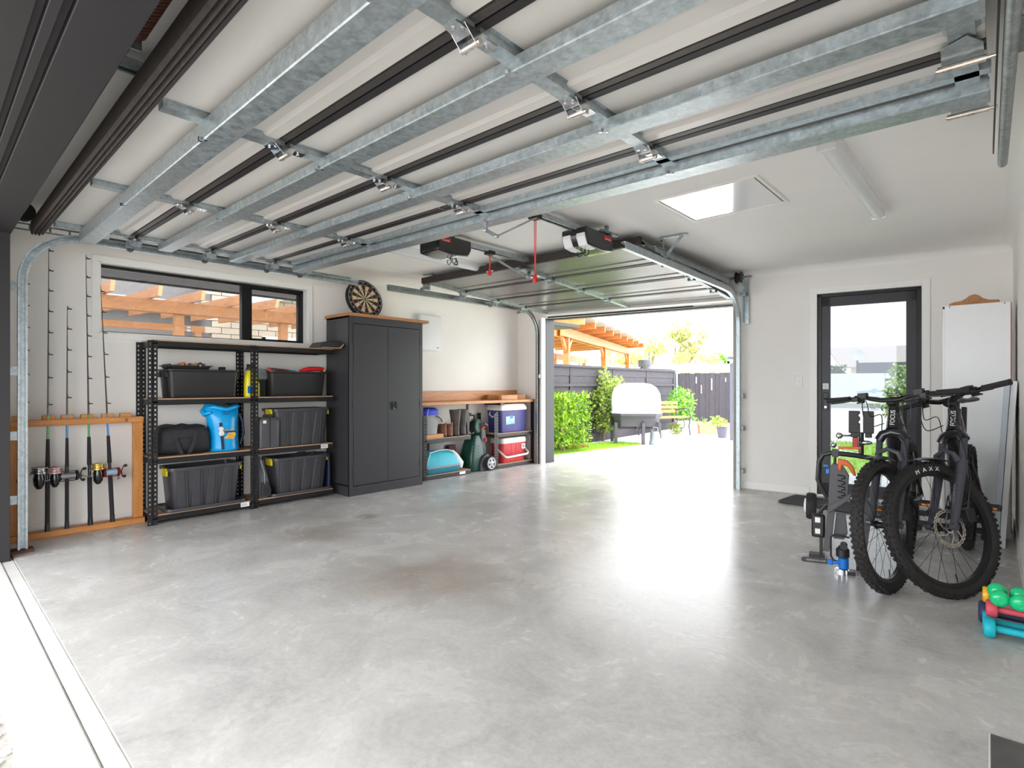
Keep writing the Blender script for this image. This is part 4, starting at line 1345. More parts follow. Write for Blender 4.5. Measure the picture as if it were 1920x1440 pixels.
# ---------------------------------------------------------------- black bolted shelving
def upright_mesh(hz, pitch=0.0385, flip=1):
    """L-angle post with a ladder of punched holes in both flanges; outer corner at the origin"""
    m = MB()
    f, t = 0.036, 0.0022
    n = int(hz / pitch)
    for ax in (0, 1):
        def bb(u0, u1, z0, z1):
            if ax == 0:
                m.b2((flip * u0, 0, z0), (flip * u1, t, z1))
            else:
                m.b2((0, u0, z0), (flip * t, u1, z1))
        bb(0, 0.0125, 0, hz); bb(0.0245, f, 0, hz)
        for i in range(n + 1):
            z = i * pitch
            bb(0.0125, 0.0245, max(0, z - 0.0115), min(hz, z + 0.0115))
    return m
def shelf_unit(label, Y, W, levels, H=1.515, D=0.34, X=-5.15, deck_last=False):
    t = lthing('shelving_unit', label, 'shelving', X, Y, 0, 'black bolted shelving units')
    for x, fl in ((0, 1), (W, -1)):
        m = upright_mesh(H, flip=fl)
        obj('post', m, M['black_steel'], t, smooth=0)
        m = upright_mesh(H, flip=fl)
        for v in m.bm.verts:
            v.co.y = D - v.co.y
        obj('post', m, M['black_steel'], t, smooth=0)
    for i, z in enumerate(levels):
        m = MB()
        for y in (0.004, D - 0.004 - 0.03):
            # folded beam: web, lip and step
            m.b2((0.004, y, z - 0.048), (W - 0.004, y + 0.003, z - 0.003)); m.b2((0.004, y, z - 0.005), (W - 0.004, y + 0.03, z - 0.003)); m.b2((0.004, y, z - 0.048), (W - 0.004, y + 0.02, z - 0.045))
            m.b2((0.004, y - 0.004, z - 0.030), (W - 0.004, y, z - 0.018))
        for x in (0.006, W - 0.034):
            m.b2((x, 0.01, z - 0.048), (x + 0.003, D - 0.01, z - 0.003))
        obj('beam', m, M['black_steel'], t, smooth=0)
        m = MB(); m.b2((0.006, 0.003, z - 0.003), (W - 0.006, D - 0.003, z + 0.0065)); obj('deck_board', m, M['mdf'], t)
    return t
LV = [0.075, 0.545, 1.030, 1.515]
s1 = shelf_unit('black bolted shelving unit next to the fishing rods, with the blue dry bag on it', 1.31, 0.80, LV)
s2 = shelf_unit('black bolted shelving unit beside the tall cabinet, with two charcoal totes on it', 2.122, 0.80, LV)
for s_, x, z in ((s1, 0.69, 0.055), (s2, 0.66, 0.522)):
    m = MB(); m.b2((x, -0.003, z - 0.020), (x + 0.075, -0.001, z + 0.020)); lb = obj('sticker', m, M['label'], s_)
    m = MB()
    for k in range(4):
        m.b2((x + 0.006, -0.0042, z + 0.008 - k * 0.006), (x + 0.05 + 0.004 * k, -0.003, z + 0.010 - k * 0.006))
    obj('sticker_print', m, M['print_grey'], lb)

# ---------------------------------------------------------------- tapered containers
def rr(w, d, r, z, cx=0, cy=0, seg=3):
    return rrect(w, d, r, z, cx, cy, seg)
def open_tub(t, w, d, h, taper, mt, name='tub_body', r=0.03, wall=0.004, rim=0.012):
    cx, cy = w / 2, d / 2
    m = MB()
    wb, db = w - 2 * taper, d - 2 * taper
    m.loft([rr(wb - .01, db - .01, r, 0, cx, cy), rr(wb, db, r, 0.006, cx, cy), rr(w - 2 * rim, d - 2 * rim, r, h - 0.02, cx, cy), rr(w - rim, d - rim, r, h - 0.018, cx, cy), rr(w, d, r, h - 0.012, cx, cy), rr(w, d, r, h, cx, cy),
            rr(w - 2 * rim - 2 * wall, d - 2 * rim - 2 * wall, r, h, cx, cy), rr(wb - 2 * wall, db - 2 * wall, r, 0.01, cx, cy)])
    return obj(name, m, mt, t, smooth=40)

def tote(label, Y, z, X=-5.155, ribs=4, w=0.585, d=0.33, h=0.35, lid_under=True, group='charcoal storage totes'):
    t = lthing('storage_tote', label, 'storage tote', X, Y, z, group)
    zz = 0.0
    if lid_under:
        m = MB()
        m.loft([rr(w + 0.055, d + 0.03, 0.04, 0, w / 2, d / 2), rr(w + 0.06, d + 0.035, 0.04, 0.012, w / 2, d / 2), rr(w + 0.055, d + 0.03, 0.04, 0.026, w / 2, d / 2), rr(w + 0.035, d + 0.015, 0.03, 0.026, w / 2, d / 2), rr(w + 0.02, d + 0.0, 0.03, 0.012, w / 2, d / 2)])
        obj('lid', m, M['tote'], t, smooth=40)
        zz = 0.014
    cx, cy = w / 2, d / 2
    tp = 0.042
    m = MB()
    m.loft([rr(w - 2 * tp - .01, d - 1.4 * tp - .01, 0.03, zz, cx, cy), rr(w - 2 * tp, d - 1.4 * tp, 0.03, zz + 0.008, cx, cy), rr(w - 0.03, d - 0.03, 0.035, zz + h - 0.03, cx, cy), rr(w, d, 0.04, zz + h - 0.028, cx, cy), rr(w + .004, d + .004, 0.04, zz + h - 0.012, cx, cy), rr(w, d, 0.04, zz + h, cx, cy),
            rr(w - 0.04, d - 0.04, 0.03, zz + h, cx, cy), rr(w - 2 * tp - .012, d - 1.4 * tp - .012, 0.025, zz + 0.02, cx, cy)])
    body = obj('tote_body', m, M['tote'], t, smooth=40)
    # raised ribs and pressed panels on the front
    for k in range(ribs):
        u = 0.06 + (0.94 - 0.06) * (k + 0.62) / ribs
        xb, xt = tp + (w - 2 * tp) * u, 0.012 + (w - 0.024) * u
        m = MB()
        yb0, yt0 = 0.7 * tp, 0.015
        hw = 0.008
        m.loft([[Vector((xb - hw, yb0 - 0.001, zz + 0.006)), Vector((xb - hw * .6, yb0 - 0.010, zz + 0.006)), Vector((xb + hw * .6, yb0 - 0.010, zz + 0.006)), Vector((xb + hw, yb0 - 0.001, zz + 0.006))],
                [Vector((xt - hw, yt0 - 0.001, zz + h - 0.03)), Vector((xt - hw * .6, yt0 - 0.010, zz + h - 0.03)), Vector((xt + hw * .6, yt0 - 0.010, zz + h - 0.03)), Vector((xt + hw, yt0 - 0.001, zz + h - 0.03))]])
        obj('rib', m, M['tote'], body, smooth=0)
        # trapezoid step that narrows downward
        m = MB()
        x2b, x2t = xb - (w - 2 * tp) / ribs * 0.62, xt - (w - 0.024) / ribs * 0.40
        m.loft([[Vector((x2b, yb0, zz + 0.006)), Vector((x2b + .004, yb0 - 0.006, zz + 0.006)), Vector((xb - .01, yb0 - 0.006, zz + 0.006)), Vector((xb - .01, yb0, zz + 0.006))],
                [Vector((x2t, yt0, zz + h - 0.03)), Vector((x2t + .004, yt0 - 0.006, zz + h - 0.03)), Vector((xt - .01, yt0 - 0.006, zz + h - 0.03)), Vector((xt - .01, yt0, zz + h - 0.03))]])
        obj('pressed_panel', m, M['tote'], body, smooth=0)
    for x in (-0.006, w + 0.006):
        m = MB(); m.box((x, cy - 0.045, zz + h - 0.045), (0.018, 0.12, 0.05)); m.box((x, cy - 0.045, zz + h - 0.012), (0.03, 0.10, 0.016)); obj('handle_clip', m, M['yellow'], t, bevel=0.004)
    return t
tote('charcoal ribbed tote on the bottom shelf nearest the fishing rods', 1.435, 0.082)
tote('charcoal ribbed tote on the middle shelf behind the black tool case', 2.315, 0.552, w=0.575, d=0.32, h=0.365, lid_under=False)
tote('charcoal ribbed tote on the bottom shelf beside the tall cabinet', 2.315, 0.082, w=0.565, d=0.32, h=0.345)

# ---------------------------------------------------------------- open tubs on the upper shelf
t = lthing('tool_tub', 'black open tub with a tray of tool handles on the upper shelf by the window', 'tub', -5.155, 1.42, 1.037)
open_tub(t, 0.58, 0.31, 0.245, 0.028, M['tub'])
for x in (0.006, 0.574):
    for y in (0.06, 0.25):
        m = MB(); m.box((x, y, 0.20), (0.02, 0.05, 0.045)); obj('latch', m, M['black'], t, bevel=0.003)
m = MB(); m.b2((-0.004, 0.10, 0.02), (0.014, 0.13, 0.22)); obj('side_rib', m, M['black'], t)
m = MB(); m.b2((0.44, 0.10, 0.24), (0.49, 0.14, 0.275)); obj('lid_clip', m, M['black'], t, bevel=0.004)
tr = lthing('tool_tray', 'black tray of tool handles lying across the left open tub', 'tray', -5.17, 1.425, 1.278)
m = MB()
m.loft([rr(0.28, 0.20, 0.02, 0.0, 0.17, 0.11), rr(0.33, 0.24, 0.02, 0.03, 0.17, 0.11), rr(0.36, 0.26, 0.02, 0.032, 0.17, 0.11), rr(0.36, 0.26, 0.02, 0.038, 0.17, 0.11), rr(0.31, 0.22, 0.02, 0.036, 0.17, 0.11), rr(0.28, 0.20, 0.02, 0.014, 0.17, 0.11)])
obj('tray_body', m, M['tub'], tr, smooth=40)
m = MB(); m.cyl((0.02, 0.03, 0.03), (0.02, 0.18, 0.03), 0.02, seg=10); obj('roller_end', m, M['black'], tr)
tools = [('orange_wood', 0.09, 0.06, 0.15, 0.05, 0.016), ('boot_brown', 0.13, 0.05, 0.17, 0.16, 0.013), ('pine', 0.16, 0.04, 0.21, 0.15, 0.012), ('mdf', 0.19, 0.10, 0.26, 0.06, 0.015), ('pine', 0.23, 0.05, 0.27, 0.17, 0.013), ('frame', 0.255, 0.03, 0.29, 0.14, 0.02), ('mdf', 0.30, 0.08, 0.33, 0.16, 0.011)]
nm = ['orange handled chisel', 'brown wooden file handle', 'pale turned tool handle', 'long wooden mallet handle', 'pine scraper handle', 'grey ended hammer head', 'short pale tool handle']
for (mt, x0, y0, x1, y1, r), lb in zip(tools, nm):
    o = lthing('hand_tool', lb + ' in the tray on the left open tub', 'hand tool', -5.17 - y0, 1.425 + x0, 1.30, 'tool handles in the tray')
    m = MB(); d = Vector((x1 - x0, y1 - y0, 0.012)).normalized(); L = Vector((x1 - x0, y1 - y0, 0)).length
    m.lathe([(r * .6, 0), (r, 0.012), (r * .8, L * .4), (r * 1.05, L * .75), (r * .5, L)], (0, 0, 0.02), d, 10); obj('handle', m, M[mt], o)
    m = MB(); m.lathe([(r * .45, -0.05), (r * .5, 0.0)], (0, 0, 0.02), d, 8); obj('ferrule', m, M['galv_dull'], o)

t = lthing('tool_tub', 'black open tub of red and blue tools on the upper shelf by the cabinet', 'tub', -5.155, 2.27, 1.037)
open_tub(t, 0.59, 0.31, 0.245, 0.03, M['tub'])
m = MB(); m.b2((0.56, 0.02, 0.245), (0.59, 0.05, 0.268)); obj('yellow_clip', m, M['gold'], t, bevel=0.006)
def bump_tool(name, label, cat, Y, z, X, pts, r, mt, extra=None):
    o = lthing(name, label, cat, X, Y, z)
    m = MB(); m.tube(pts, r, 10); obj('tool_body', m, M[mt], o, smooth=50)
    if extra:
        m = MB(); m.tube(extra[0], extra[1], 8); obj(extra[3], m, M[extra[2]], o)
    return o
bump_tool('power_tool', 'red handled power tool sticking up in the right open tub', 'power tool', 2.46, 1.262, -5.20, [(0.14, 0.02, 0.02), (0.18, 0.02, 0.035), (0.25, 0.02, 0.048), (0.33, 0.02, 0.052), (0.37, 0.02, 0.048), (0.385, 0.02, 0.02)], [0.018, 0.024, 0.025, 0.022, 0.026, 0.016], 'red', ([(0.37, 0.0, 0.04), (0.395, 0.0, 0.02)], 0.008, 'black', 'trigger'))
bump_tool('caulking_gun', 'grey rod of a caulking gun across the right open tub', 'caulking gun', 2.32, 1.275, -5.24, [(-0.03, 0.0, 0.03), (0.12, 0.0, 0.02), (0.24, 0.0, 0.005)], [0.012, 0.010, 0.008], 'dark_grey', ([(-0.03, 0, 0.03), (0.0, -0.01, -0.01)], 0.02, 'red', 'grip'))
bump_tool('spray_can', 'bright blue capped can lying in the right open tub', 'can', 2.46, 1.27, -5.19, [(0.0, 0, 0.0), (0.07, 0, 0.005)], 0.016, 'blue')
bump_tool('toy_spade', 'dark red handle lying along the rim of the right open tub', 'tool handle', 2.33, 1.272, -5.18, [(0.0, 0, 0.005), (0.06, 0, 0.01), (0.11, 0, 0.005)], [0.012, 0.014, 0.01], 'reel_red')
t = lthing('grey_box', 'small grey plastic case propped behind the yellow spray bottle', 'case', -5.26, 2.145, 1.20, extra=0)
m = MB(); m.loft([rr(0.12, 0.08, 0.01, 0.0, 0.08, 0.04), rr(0.16, 0.10, 0.012, 0.05, 0.09, 0.04), rr(0.13, 0.09, 0.02, 0.10, 0.09, 0.04)]); obj('case_body', m, M['galv_dull'], t, bevel=0.004)
m = MB(); m.b2((0.03, 0.0, -0.17), (0.13, 0.07, 0.002)); obj('case_stand', m, M['black'], t)
# yellow spray bottle
t = lthing('spray_bottle', 'yellow trigger spray bottle between the two open tubs', 'spray bottle', -5.225, 2.128, 1.037)
m = MB()
m.loft([rr(0.13, 0.085, 0.03, 0.0), rr(0.135, 0.09, 0.035, 0.02), rr(0.135, 0.09, 0.035, 0.12), rr(0.10, 0.08, 0.035, 0.19, -0.012), rr(0.06, 0.06, 0.028, 0.235, -0.02), rr(0.036, 0.036, 0.017, 0.25, -0.02)]); obj('bottle', m, M['bottle_yellow'], t, smooth=60)
m = MB(); m.b2((-0.055, -0.047, 0.035), (0.0, -0.044, 0.10)); obj('bottle_label', m, M['blue'], t)
m = MB(); m.lathe([(0.019, 0.248), (0.021, 0.27), (0.016, 0.285)], (-0.02, 0, 0), (0, 0, 1), 12); m.box((-0.01, 0, 0.292), (0.07, 0.022, 0.026)); m.tube([(-0.035, 0, 0.285), (-0.05, 0, 0.262), (-0.048, 0, 0.245)], 0.005, 6); obj('trigger_head', m, M['black'], t)

# ---------------------------------------------------------------- duffel bag
t = lthing('duffel_bag', 'black nylon duffel bag with hanging straps on the middle shelf', 'bag', -5.165, 1.335, 0.552)
m = MB()
loops = []
for i in range(13):
    u = i / 12
    x = 0.03 + 0.40 * u
    h = 0.255 * (0.62 + 0.38 * math.sin(PI * (0.18 + 0.64 * u)) ** 0.5) * (1 + 0.03 * math.sin(9 * u))
    d = 0.27 * (0.8 + 0.2 * math.sin(PI * u))
    if i in (0, 12):
        h *= 0.86; d *= 0.86
    l = []
    for k in range(20):
        a = 2 * PI * k / 20
        py = math.copysign(abs(math.cos(a)) ** 0.6, math.cos(a)) * d / 2 + 0.15
        pz = math.copysign(abs(math.sin(a)) ** 0.55, math.sin(a)) * h / 2 + h / 2
        py += 0.008 * noise.noise(Vector((x * 14, k * .7, 2)))
        pz += 0.010 * noise.noise(Vector((x * 11, k * .6, 7)))
        l.append(Vector((x, py, max(0.0, pz))))
    loops.append(l)
m.loft(loops); obj('bag_body', m, M['duffel'], t, smooth=60)
m = MB()
for x in (0.14, 0.30):
    s = 1 if x < .2 else -1
    p = [Vector((x - .0 * s, 0.006, 0.20)), Vector((x + .01 * s, 0.001, 0.12)), Vector((x + 0.05 * s, -0.002, 0.02))]
    for a, b in zip(p, p[1:]):
        m.beam(a, b, 0.004, 0.03, (1, 0, 0))
m.tube([(0.14, 0.012, 0.20), (0.16, 0.01, 0.08), (0.20, 0.0, 0.005), (0.24, 0.0, 0.005), (0.285, 0.01, 0.08), (0.30, 0.012, 0.20)], 0.008, 6)
obj('strap', m, M['duffel'], t)
m = MB(); m.loft([[Vector((0.12 + .19 * u, 0.005 - 0.004 * math.sin(PI * u), 0.15)) for u in (0, .5, 1)] + [Vector((0.12 + .19 * u, 0.02 - 0.004 * math.sin(PI * u), 0.215)) for u in (1, .5, 0)],
                  [Vector((0.12 + .19 * u, 0.0 - 0.004 * math.sin(PI * u), 0.15)) for u in (0, .5, 1)] + [Vector((0.12 + .19 * u, 0.015 - 0.004 * math.sin(PI * u), 0.215)) for u in (1, .5, 0)]])
obj('flap_pocket', m, M['duffel'], t, bevel=0.004)
m = MB(); m.tube([(0.03, 0.15, 0.16), (0.10, 0.14, 0.228), (0.23, 0.14, 0.258), (0.36, 0.14, 0.228), (0.43, 0.15, 0.16)], 0.006, 6); obj('zip', m, M['black'], t)

# ---------------------------------------------------------------- blue dry bag
t = lthing('dry_bag', 'bright blue dry bag with gold printed panel on the middle shelf', 'bag', -5.19, 1.895, 0.552)
t.rotation_euler[2] = R(84)
m = MB()
def dl(z, rx, ry, cx, fl=0.0):
    return [Vector((cx + rx * math.cos(a) * (1 + fl * math.sin(3 * a + z * 9)), 0.10 + ry * math.sin(a) * (1 + fl * math.sin(2 * a)), z + (0.02 * math.sin(2 * a + 0.7) if z > .3 else 0))) for a in [2 * PI * k / 28 for k in range(28)]]
m.loft([dl(0, 0.115, 0.105, 0.0), dl(0.008, 0.128, 0.115, 0), dl(0.03, 0.126, 0.112, 0, .01), dl(0.12, 0.122, 0.112, -.004, .015), dl(0.22, 0.126, 0.115, -.01, .02), dl(0.30, 0.132, 0.112, -.016, .03), dl(0.36, 0.138, 0.09, -.02, .04), dl(0.40, 0.142, 0.05, -.02, .02), dl(0.425, 0.13, 0.026, -.02)])
obj('bag_body', m, M['drybag'], t, smooth=70)
m = MB(); m.tube([(-0.16, 0.10, 0.385), (-0.10, 0.03, 0.40), (0.0, 0.02, 0.372), (0.09, 0.03, 0.40), (0.125, 0.10, 0.40)], [0.012, 0.02, 0.022, 0.02, 0.012], 10); m.tube([(-0.15, 0.1, 0.39), (-0.175, 0.09, 0.36), (-0.165, 0.06, 0.335), (-0.12, 0.02, 0.35)], [0.02, 0.024, 0.022, 0.012], 8); obj('roll_top', m, M['drybag'], t, smooth=60)
m = MB(); m.box((-0.02, 0.045, 0.408), (0.08, 0.05, 0.03)); obj('buckle', m, M['black'], t, bevel=0.006)
m = MB(); m.beam((-0.035, -0.020, 0.02), (-0.055, -0.020, 0.26), 0.004, 0.022, (1, 0, 0)); obj('webbing', m, M['drybag_dark'], t)
m = MB(); m.tube([(0.128, 0.09, 0.33), (0.155, 0.08, 0.25), (0.16, 0.07, 0.15), (0.13, 0.06, 0.05)], 0.011, 8); obj('side_strap', m, M['drybag_dark'], t)
m = MB(); m.lathe([(0.006, -0.004), (0.02, 0), (0.02, 0.006), (0.006, 0.008)], (-0.052, -0.024, 0.205), (0, -1, 0), 14); m.lathe([(0.006, -0.004), (0.024, 0), (0.02, 0.006), (0.006, 0.008)], (-0.048, -0.024, 0.165), (0, -1, 0), 14); obj('valve', m, M['cooler_white'], t)
MT = axes((1, 0, 0), (0, 0.05, 1), (0, -1, 0.05))
def dtxt(nm_, s, size, mt, x, z, y=-0.0175, sx=1.0, rot=0.0):
    return text(nm_, s, size, M[mt], t, Matrix.Translation((x, y, z)) @ MT @ Matrix.Rotation(rot, 4, 'Z'), 0.0006, sx=sx)
dtxt('print', 'DRY', 0.022, 'print_navy', -0.008, 0.355, -0.002, 1.2); dtxt('print', 'SERIES', 0.022, 'print_navy', -0.005, 0.335, -0.012, 1.1)
m = MB(); m.prism([(-0.048, -0.05), (0.03, -0.058), (0.05, -0.02), (0.046, 0.0), (-0.01, 0.0), (-0.02, -0.02)], 0, 0.002, Matrix.Translation((0.02, -0.017, 0.168)) @ MT); obj('print_panel', m, M['print_gold'], t)
m = MB(); m.prism([(-0.055, 0.002), (0.046, 0.002), (0.046, 0.016), (-0.055, 0.012)], 0, 0.0015, Matrix.Translation((0.02, -0.0175, 0.168)) @ MT); obj('print_band', m, M['drybag_dark'], t)
dtxt('print', 'EXPLORER', 0.022, 'print_gold', 0.018, 0.192, -0.018, 0.85, 0.05)
dtxt('print', 'FISH', 0.018, 'print_navy', 0.025, 0.148, -0.0205, 1.0, 0.3); dtxt('print', 'SEEKERS', 0.014, 'print_navy', 0.028, 0.127, -0.0205, 1.0, 0.3)

# ---------------------------------------------------------------- black tool case and soft bags of the right unit
t = lthing('tool_case', 'black hard plastic tool case standing at the front of the middle shelf', 'case', -5.152, 2.165, 0.552)
m = MB(); m.loft([rr(0.195, 0.10, 0.028, 0.004, 0.1, 0.05), rr(0.20, 0.105, 0.03, 0.02, 0.1, 0.05), rr(0.20, 0.105, 0.03, 0.25, 0.1, 0.05), rr(0.185, 0.095, 0.028, 0.28, 0.1, 0.05), rr(0.15, 0.07, 0.02, 0.29, 0.1, 0.05)]); obj('case_body', m, M['dark_grey'], t, smooth=50)
m = MB(); m.b2((0.098, -0.006, 0.01), (0.102, 0.108, 0.285)); obj('seam', m, M['black'], t)
m = MB(); m.tube([(0.06, 0.05, 0.285), (0.065, 0.05, 0.31), (0.135, 0.05, 0.31), (0.14, 0.05, 0.285)], 0.009, 8); obj('handle', m, M['black'], t)
m = MB(); m.b2((0.035, -0.0055, 0.235), (0.065, -0.003, 0.262)); obj('sticker', m, M['label'], t)
t = lthing('backpack', 'slouched grey backpack at the left of the lower right shelf', 'bag', -5.17, 2.165, 0.082)
m = MB()
m.loft([rr(0.12, 0.17, 0.04, 0, 0.06, 0.09), rr(0.135, 0.19, 0.05, 0.05, 0.065, 0.09), rr(0.12, 0.18, 0.05, 0.18, 0.05, 0.09), rr(0.09, 0.15, 0.04, 0.30, 0.035, 0.09), rr(0.06, 0.10, 0.03, 0.37, 0.025, 0.09), rr(0.03, 0.05, 0.012, 0.40, 0.015, 0.09)]); obj('bag_body', m, M['grey_bag'], t, smooth=60)
m = MB(); m.loft([rr(0.09, 0.03, 0.014, 0.02, 0.07, -0.005), rr(0.095, 0.04, 0.018, 0.08, 0.07, -0.005), rr(0.06, 0.03, 0.012, 0.15, 0.06, 0.0)]); obj('front_pocket', m, M['duffel'], t, smooth=60)
m = MB(); m.tube([(0.02, -0.002, 0.36), (0.05, -0.012, 0.24), (0.055, -0.012, 0.12)], 0.006, 6); obj('strap', m, M['galv_dull'], t)
t = lthing('blue_bag', 'dark blue soft bag squeezed at the right end of the bottom shelf', 'bag', -5.20, 2.888, 0.082)
m = MB(); m.loft([rr(0.028, 0.2, 0.012, 0, 0.014, 0.1), rr(0.032, 0.22, 0.014, 0.15, 0.014, 0.1), rr(0.024, 0.2, 0.01, 0.36, 0.014, 0.1)]); obj('bag_body', m, M['drybag_dark'], t, smooth=60)
t = lthing('cable_coil', 'black cable lying along the rim of the lowest right tote', 'cable', -5.14, 2.46, 0.425)
m = MB(); m.tube([(0.0, 0.02, 0.025), (0.05, 0.03, 0.03), (0.09, 0.03, 0.06), (0.16, 0.03, 0.06), (0.22, 0.03, 0.028), (0.30, 0.04, 0.025)], 0.005, 6); obj('cable', m, M['black'], t)

# case on top of the shelving by the cabinet
t = lthing('folded_umbrella_case', 'black pouch with a pale edge on top of the shelving beside the cabinet', 'pouch', -5.03, 2.70, 1.522)
m = MB(); m.prism([(0.0, 0.0), (0.05, 0.055), (0.12, 0.07), (0.24, 0.075), (0.27, 0.045), (0.27, 0.012), (0.05, 0.006)], 0.0, 0.24, axes((1, 0, 0), (0, 0, 1), (0, 1, 0))); obj('pouch_body', m, M['duffel'], t, bevel=0.008)
m = MB(); m.prism([(0.03, 0.004), (0.22, 0.004), (0.262, 0.045), (0.275, 0.040), (0.235, -0.004), (0.03, -0.002)], -0.004, 0.20, axes((1, 0, 0), (0, 0, 1), (0, 1, 0), (0, 0, 0.002))); obj('pale_edge', m, M['mdf'], t)

# ---------------------------------------------------------------- tall charcoal cabinet
t = lthing('storage_cabinet', 'tall charcoal steel two-door cabinet with a timber top on the left wall', 'cabinet', -4.975, 3.0)
CW, CD, CH = 0.945, 0.46, 1.862
m = MB()
m.b2((0, 0.004, 0.0), (0.018, CD, CH)); m.b2((CW - 0.018, 0.004, 0.0), (CW, CD, CH)); m.b2((0, CD - 0.01, 0), (CW, CD, CH)); m.b2((0, 0.004, CH - 0.02), (CW, CD, CH)); m.b2((0, 0.02, 0.10), (CW, CD, 0.115))
m.b2((0, 0, 0.0), (0.045, 0.02, CH)); m.b2((CW - 0.04, 0, 0.0), (CW, 0.02, CH)); m.b2((0.045, 0, CH - 0.075), (CW - 0.04, 0.02, CH)); m.b2((0.04, 0.0, 0), (CW - 0.04, 0.02, 0.098))
obj('carcass', m, M['cabinet'], t, bevel=0.002)
for k, (x0, x1) in enumerate(((0.049, 0.470), (0.474, CW - 0.044))):
    m = MB(); m.b2((x0, -0.002, 0.104), (x1, 0.018, CH - 0.08)); d = obj('door', m, M['cabinet'], t, bevel=0.002)
    m = MB()
    for z in (0.26, 0.93, 1.64):
        xx = x0 - 0.002 if k == 0 else x1 + 0.002
        m.cyl((xx, -0.003, z - 0.04), (xx, -0.003, z + 0.04), 0.005, seg=8)
    obj('hinge', m, M['black'], d)
    if k == 1:
        m = MB(); m.b2((x0 + 0.035, -0.010, 0.875), (x0 + 0.115, 0.0, 0.965)); hh = obj('handle', m, M['black'], d, bevel=0.004)
        m = MB(); m.b2((x0 + 0.045, -0.024, 0.918), (x0 + 0.105, -0.010, 0.932)); m.b2((x0 + 0.045, -0.018, 0.89), (x0 + 0.06, -0.010, 0.955)); m.b2((x0 + 0.09, -0.018, 0.895), (x0 + 0.108, -0.010, 0.955)); obj('lever', m, M['frame_black'], hh, bevel=0.003)
        m = MB(); m.cyl((x0 + 0.075, -0.008, 0.892), (x0 + 0.075, -0.013, 0.892), 0.010, seg=14); obj('lock', m, M['chrome'], hh)
m = MB(); m.b2((-0.012, -0.012, CH), (CW + 0.085, CD + 0.02, CH + 0.032)); obj('timber_top', m, M['top_wood'], t, bevel=0.003)

# dartboard leaning on the wall on top of the cabinet
t = thing('dartboard', 'round dartboard leaning on the wall on top of the charcoal cabinet', 'dartboard', (-5.335, 3.415, 2.115), 0)
nrm = Vector((0.97, 0, 0.24)).normalized()
xa = Vector((0, 1, 0)); ya = nrm.cross(xa)
MDART = axes(xa, ya, nrm)
def placed(o, mtx):
    o.matrix_local = mtx
    return o
m = MB(); m.loft([circ(0.226, z, seg=48) for z in (-0.036, 0.0)]); placed(obj('board_body', m, M['dart_rim'], t, smooth=50), MDART)
m = MB(); m.loft([circ(0.221, z, seg=64) for z in (0.0, 0.0025)]); face = placed(obj('board_face', m, M['dart'], t, smooth=30), MDART)
m = MB(); m.tube([Vector((0.208 * math.cos(a), 0.208 * math.sin(a), 0.006)) for a in [2 * PI * k / 48 for k in range(48)]], 0.0022, 6, closed=True); placed(obj('number_ring', m, M['wire'], t), MDART)
m = MB()
for rr_ in (0.162, 0.172, 0.099, 0.107, 0.016):
    m.tube([Vector((rr_ * math.cos(a), rr_ * math.sin(a), 0.0035)) for a in [2 * PI * k / 40 for k in range(40)]], 0.0009, 4, closed=True)
placed(obj('scoring_wire', m, M['wire'], t), MDART)
for k, nn in enumerate((20, 1, 18, 4, 13, 6, 10, 15, 2, 17, 3, 19, 7, 16, 8, 11, 14, 9, 12, 5)):
    a = PI / 2 - k * PI / 10
    o = text('number', str(nn), 0.030, M['wire'], t, Matrix.Translation((0.192 * math.cos(a), 0.192 * math.sin(a), 0.004)) @ Matrix.Rotation(a - PI / 2, 4, 'Z'), 0.001)
    placed(o, MDART)
m = MB(); q = Vector((0.085, 0.045, 0.0)); m.tube([q, q + Vector((0.002, -0.006, 0.03))], 0.0012, 5); m.tube([q + Vector((0.002, -0.006, 0.03)), q + Vector((0.004, -0.012, 0.075))], 0.004, 6)
for a in range(3):
    d = Vector((math.cos(a * 2.1), math.sin(a * 2.1), 0)) * 0.02
    p = q + Vector((0.006, -0.016, 0.10)); m.poly([p, p + d, p + d + Vector((0, 0, .03)), p + Vector((0, 0, .035))])
dart_o = thing('dart', 'dark dart stuck in the right side of the dartboard', 'dart', t.location)
placed(obj('dart_body', m, M['black'], dart_o), MDART)
# ================================================================ WORKBENCH CORNER
XF = -5.125
t = lthing('workbench', 'timber workbench top along the left wall next to the tall cabinet', 'workbench', -5.105, 4.045)
BL = 2.145
m = MB(); m.b2((0, 0, 0.902), (BL, 0.39, 0.938)); obj('worktop', m, M['bench_wood'], t, bevel=0.003)
m = MB(); m.b2((0, 0.365, 0.938), (BL - 0.05, 0.388, 1.068)); obj('backsplash', m, M['bench_wood'], t, bevel=0.003)
m = MB(); m.prism([(-0.012, 0.5), (0.012, 0.5), (0.022, 0.62), (0.024, 0.74), (0.014, 0.80), (0.012, 0.902), (-0.012, 0.902), (-0.014, 0.80), (-0.030, 0.70)], 0.06, 0.085, axes((1, 0, 0), (0, 0, 1), (0, 1, 0), (0.80, 0, 0))); obj('leg', m, M['black_steel'], t)
m = MB(); m.b2((BL - 0.10, 0.02, 0.0), (BL - 0.065, 0.055, 0.902)); obj('leg', m, M['black_steel'], t)
m = MB(); m.b2((0.0, 0.02, 0.0), (0.03, 0.05, 0.902)); obj('leg', m, M['black_steel'], t)
m = MB(); m.b2((1.38, 0.03, 0.868), (1.46, 0.36, 0.902)); obj('cleat', m, M['black_steel'], t)
t = thing('timber_block', 'short timber block lying on the far end of the workbench', 'timber block', (-5.30, 5.72, 0.939), R(68))
m = MB(); m.b2((-0.30, -0.055, 0), (0.28, 0.05, 0.072)); obj('block', m, M['top_wood'], t, bevel=0.003)
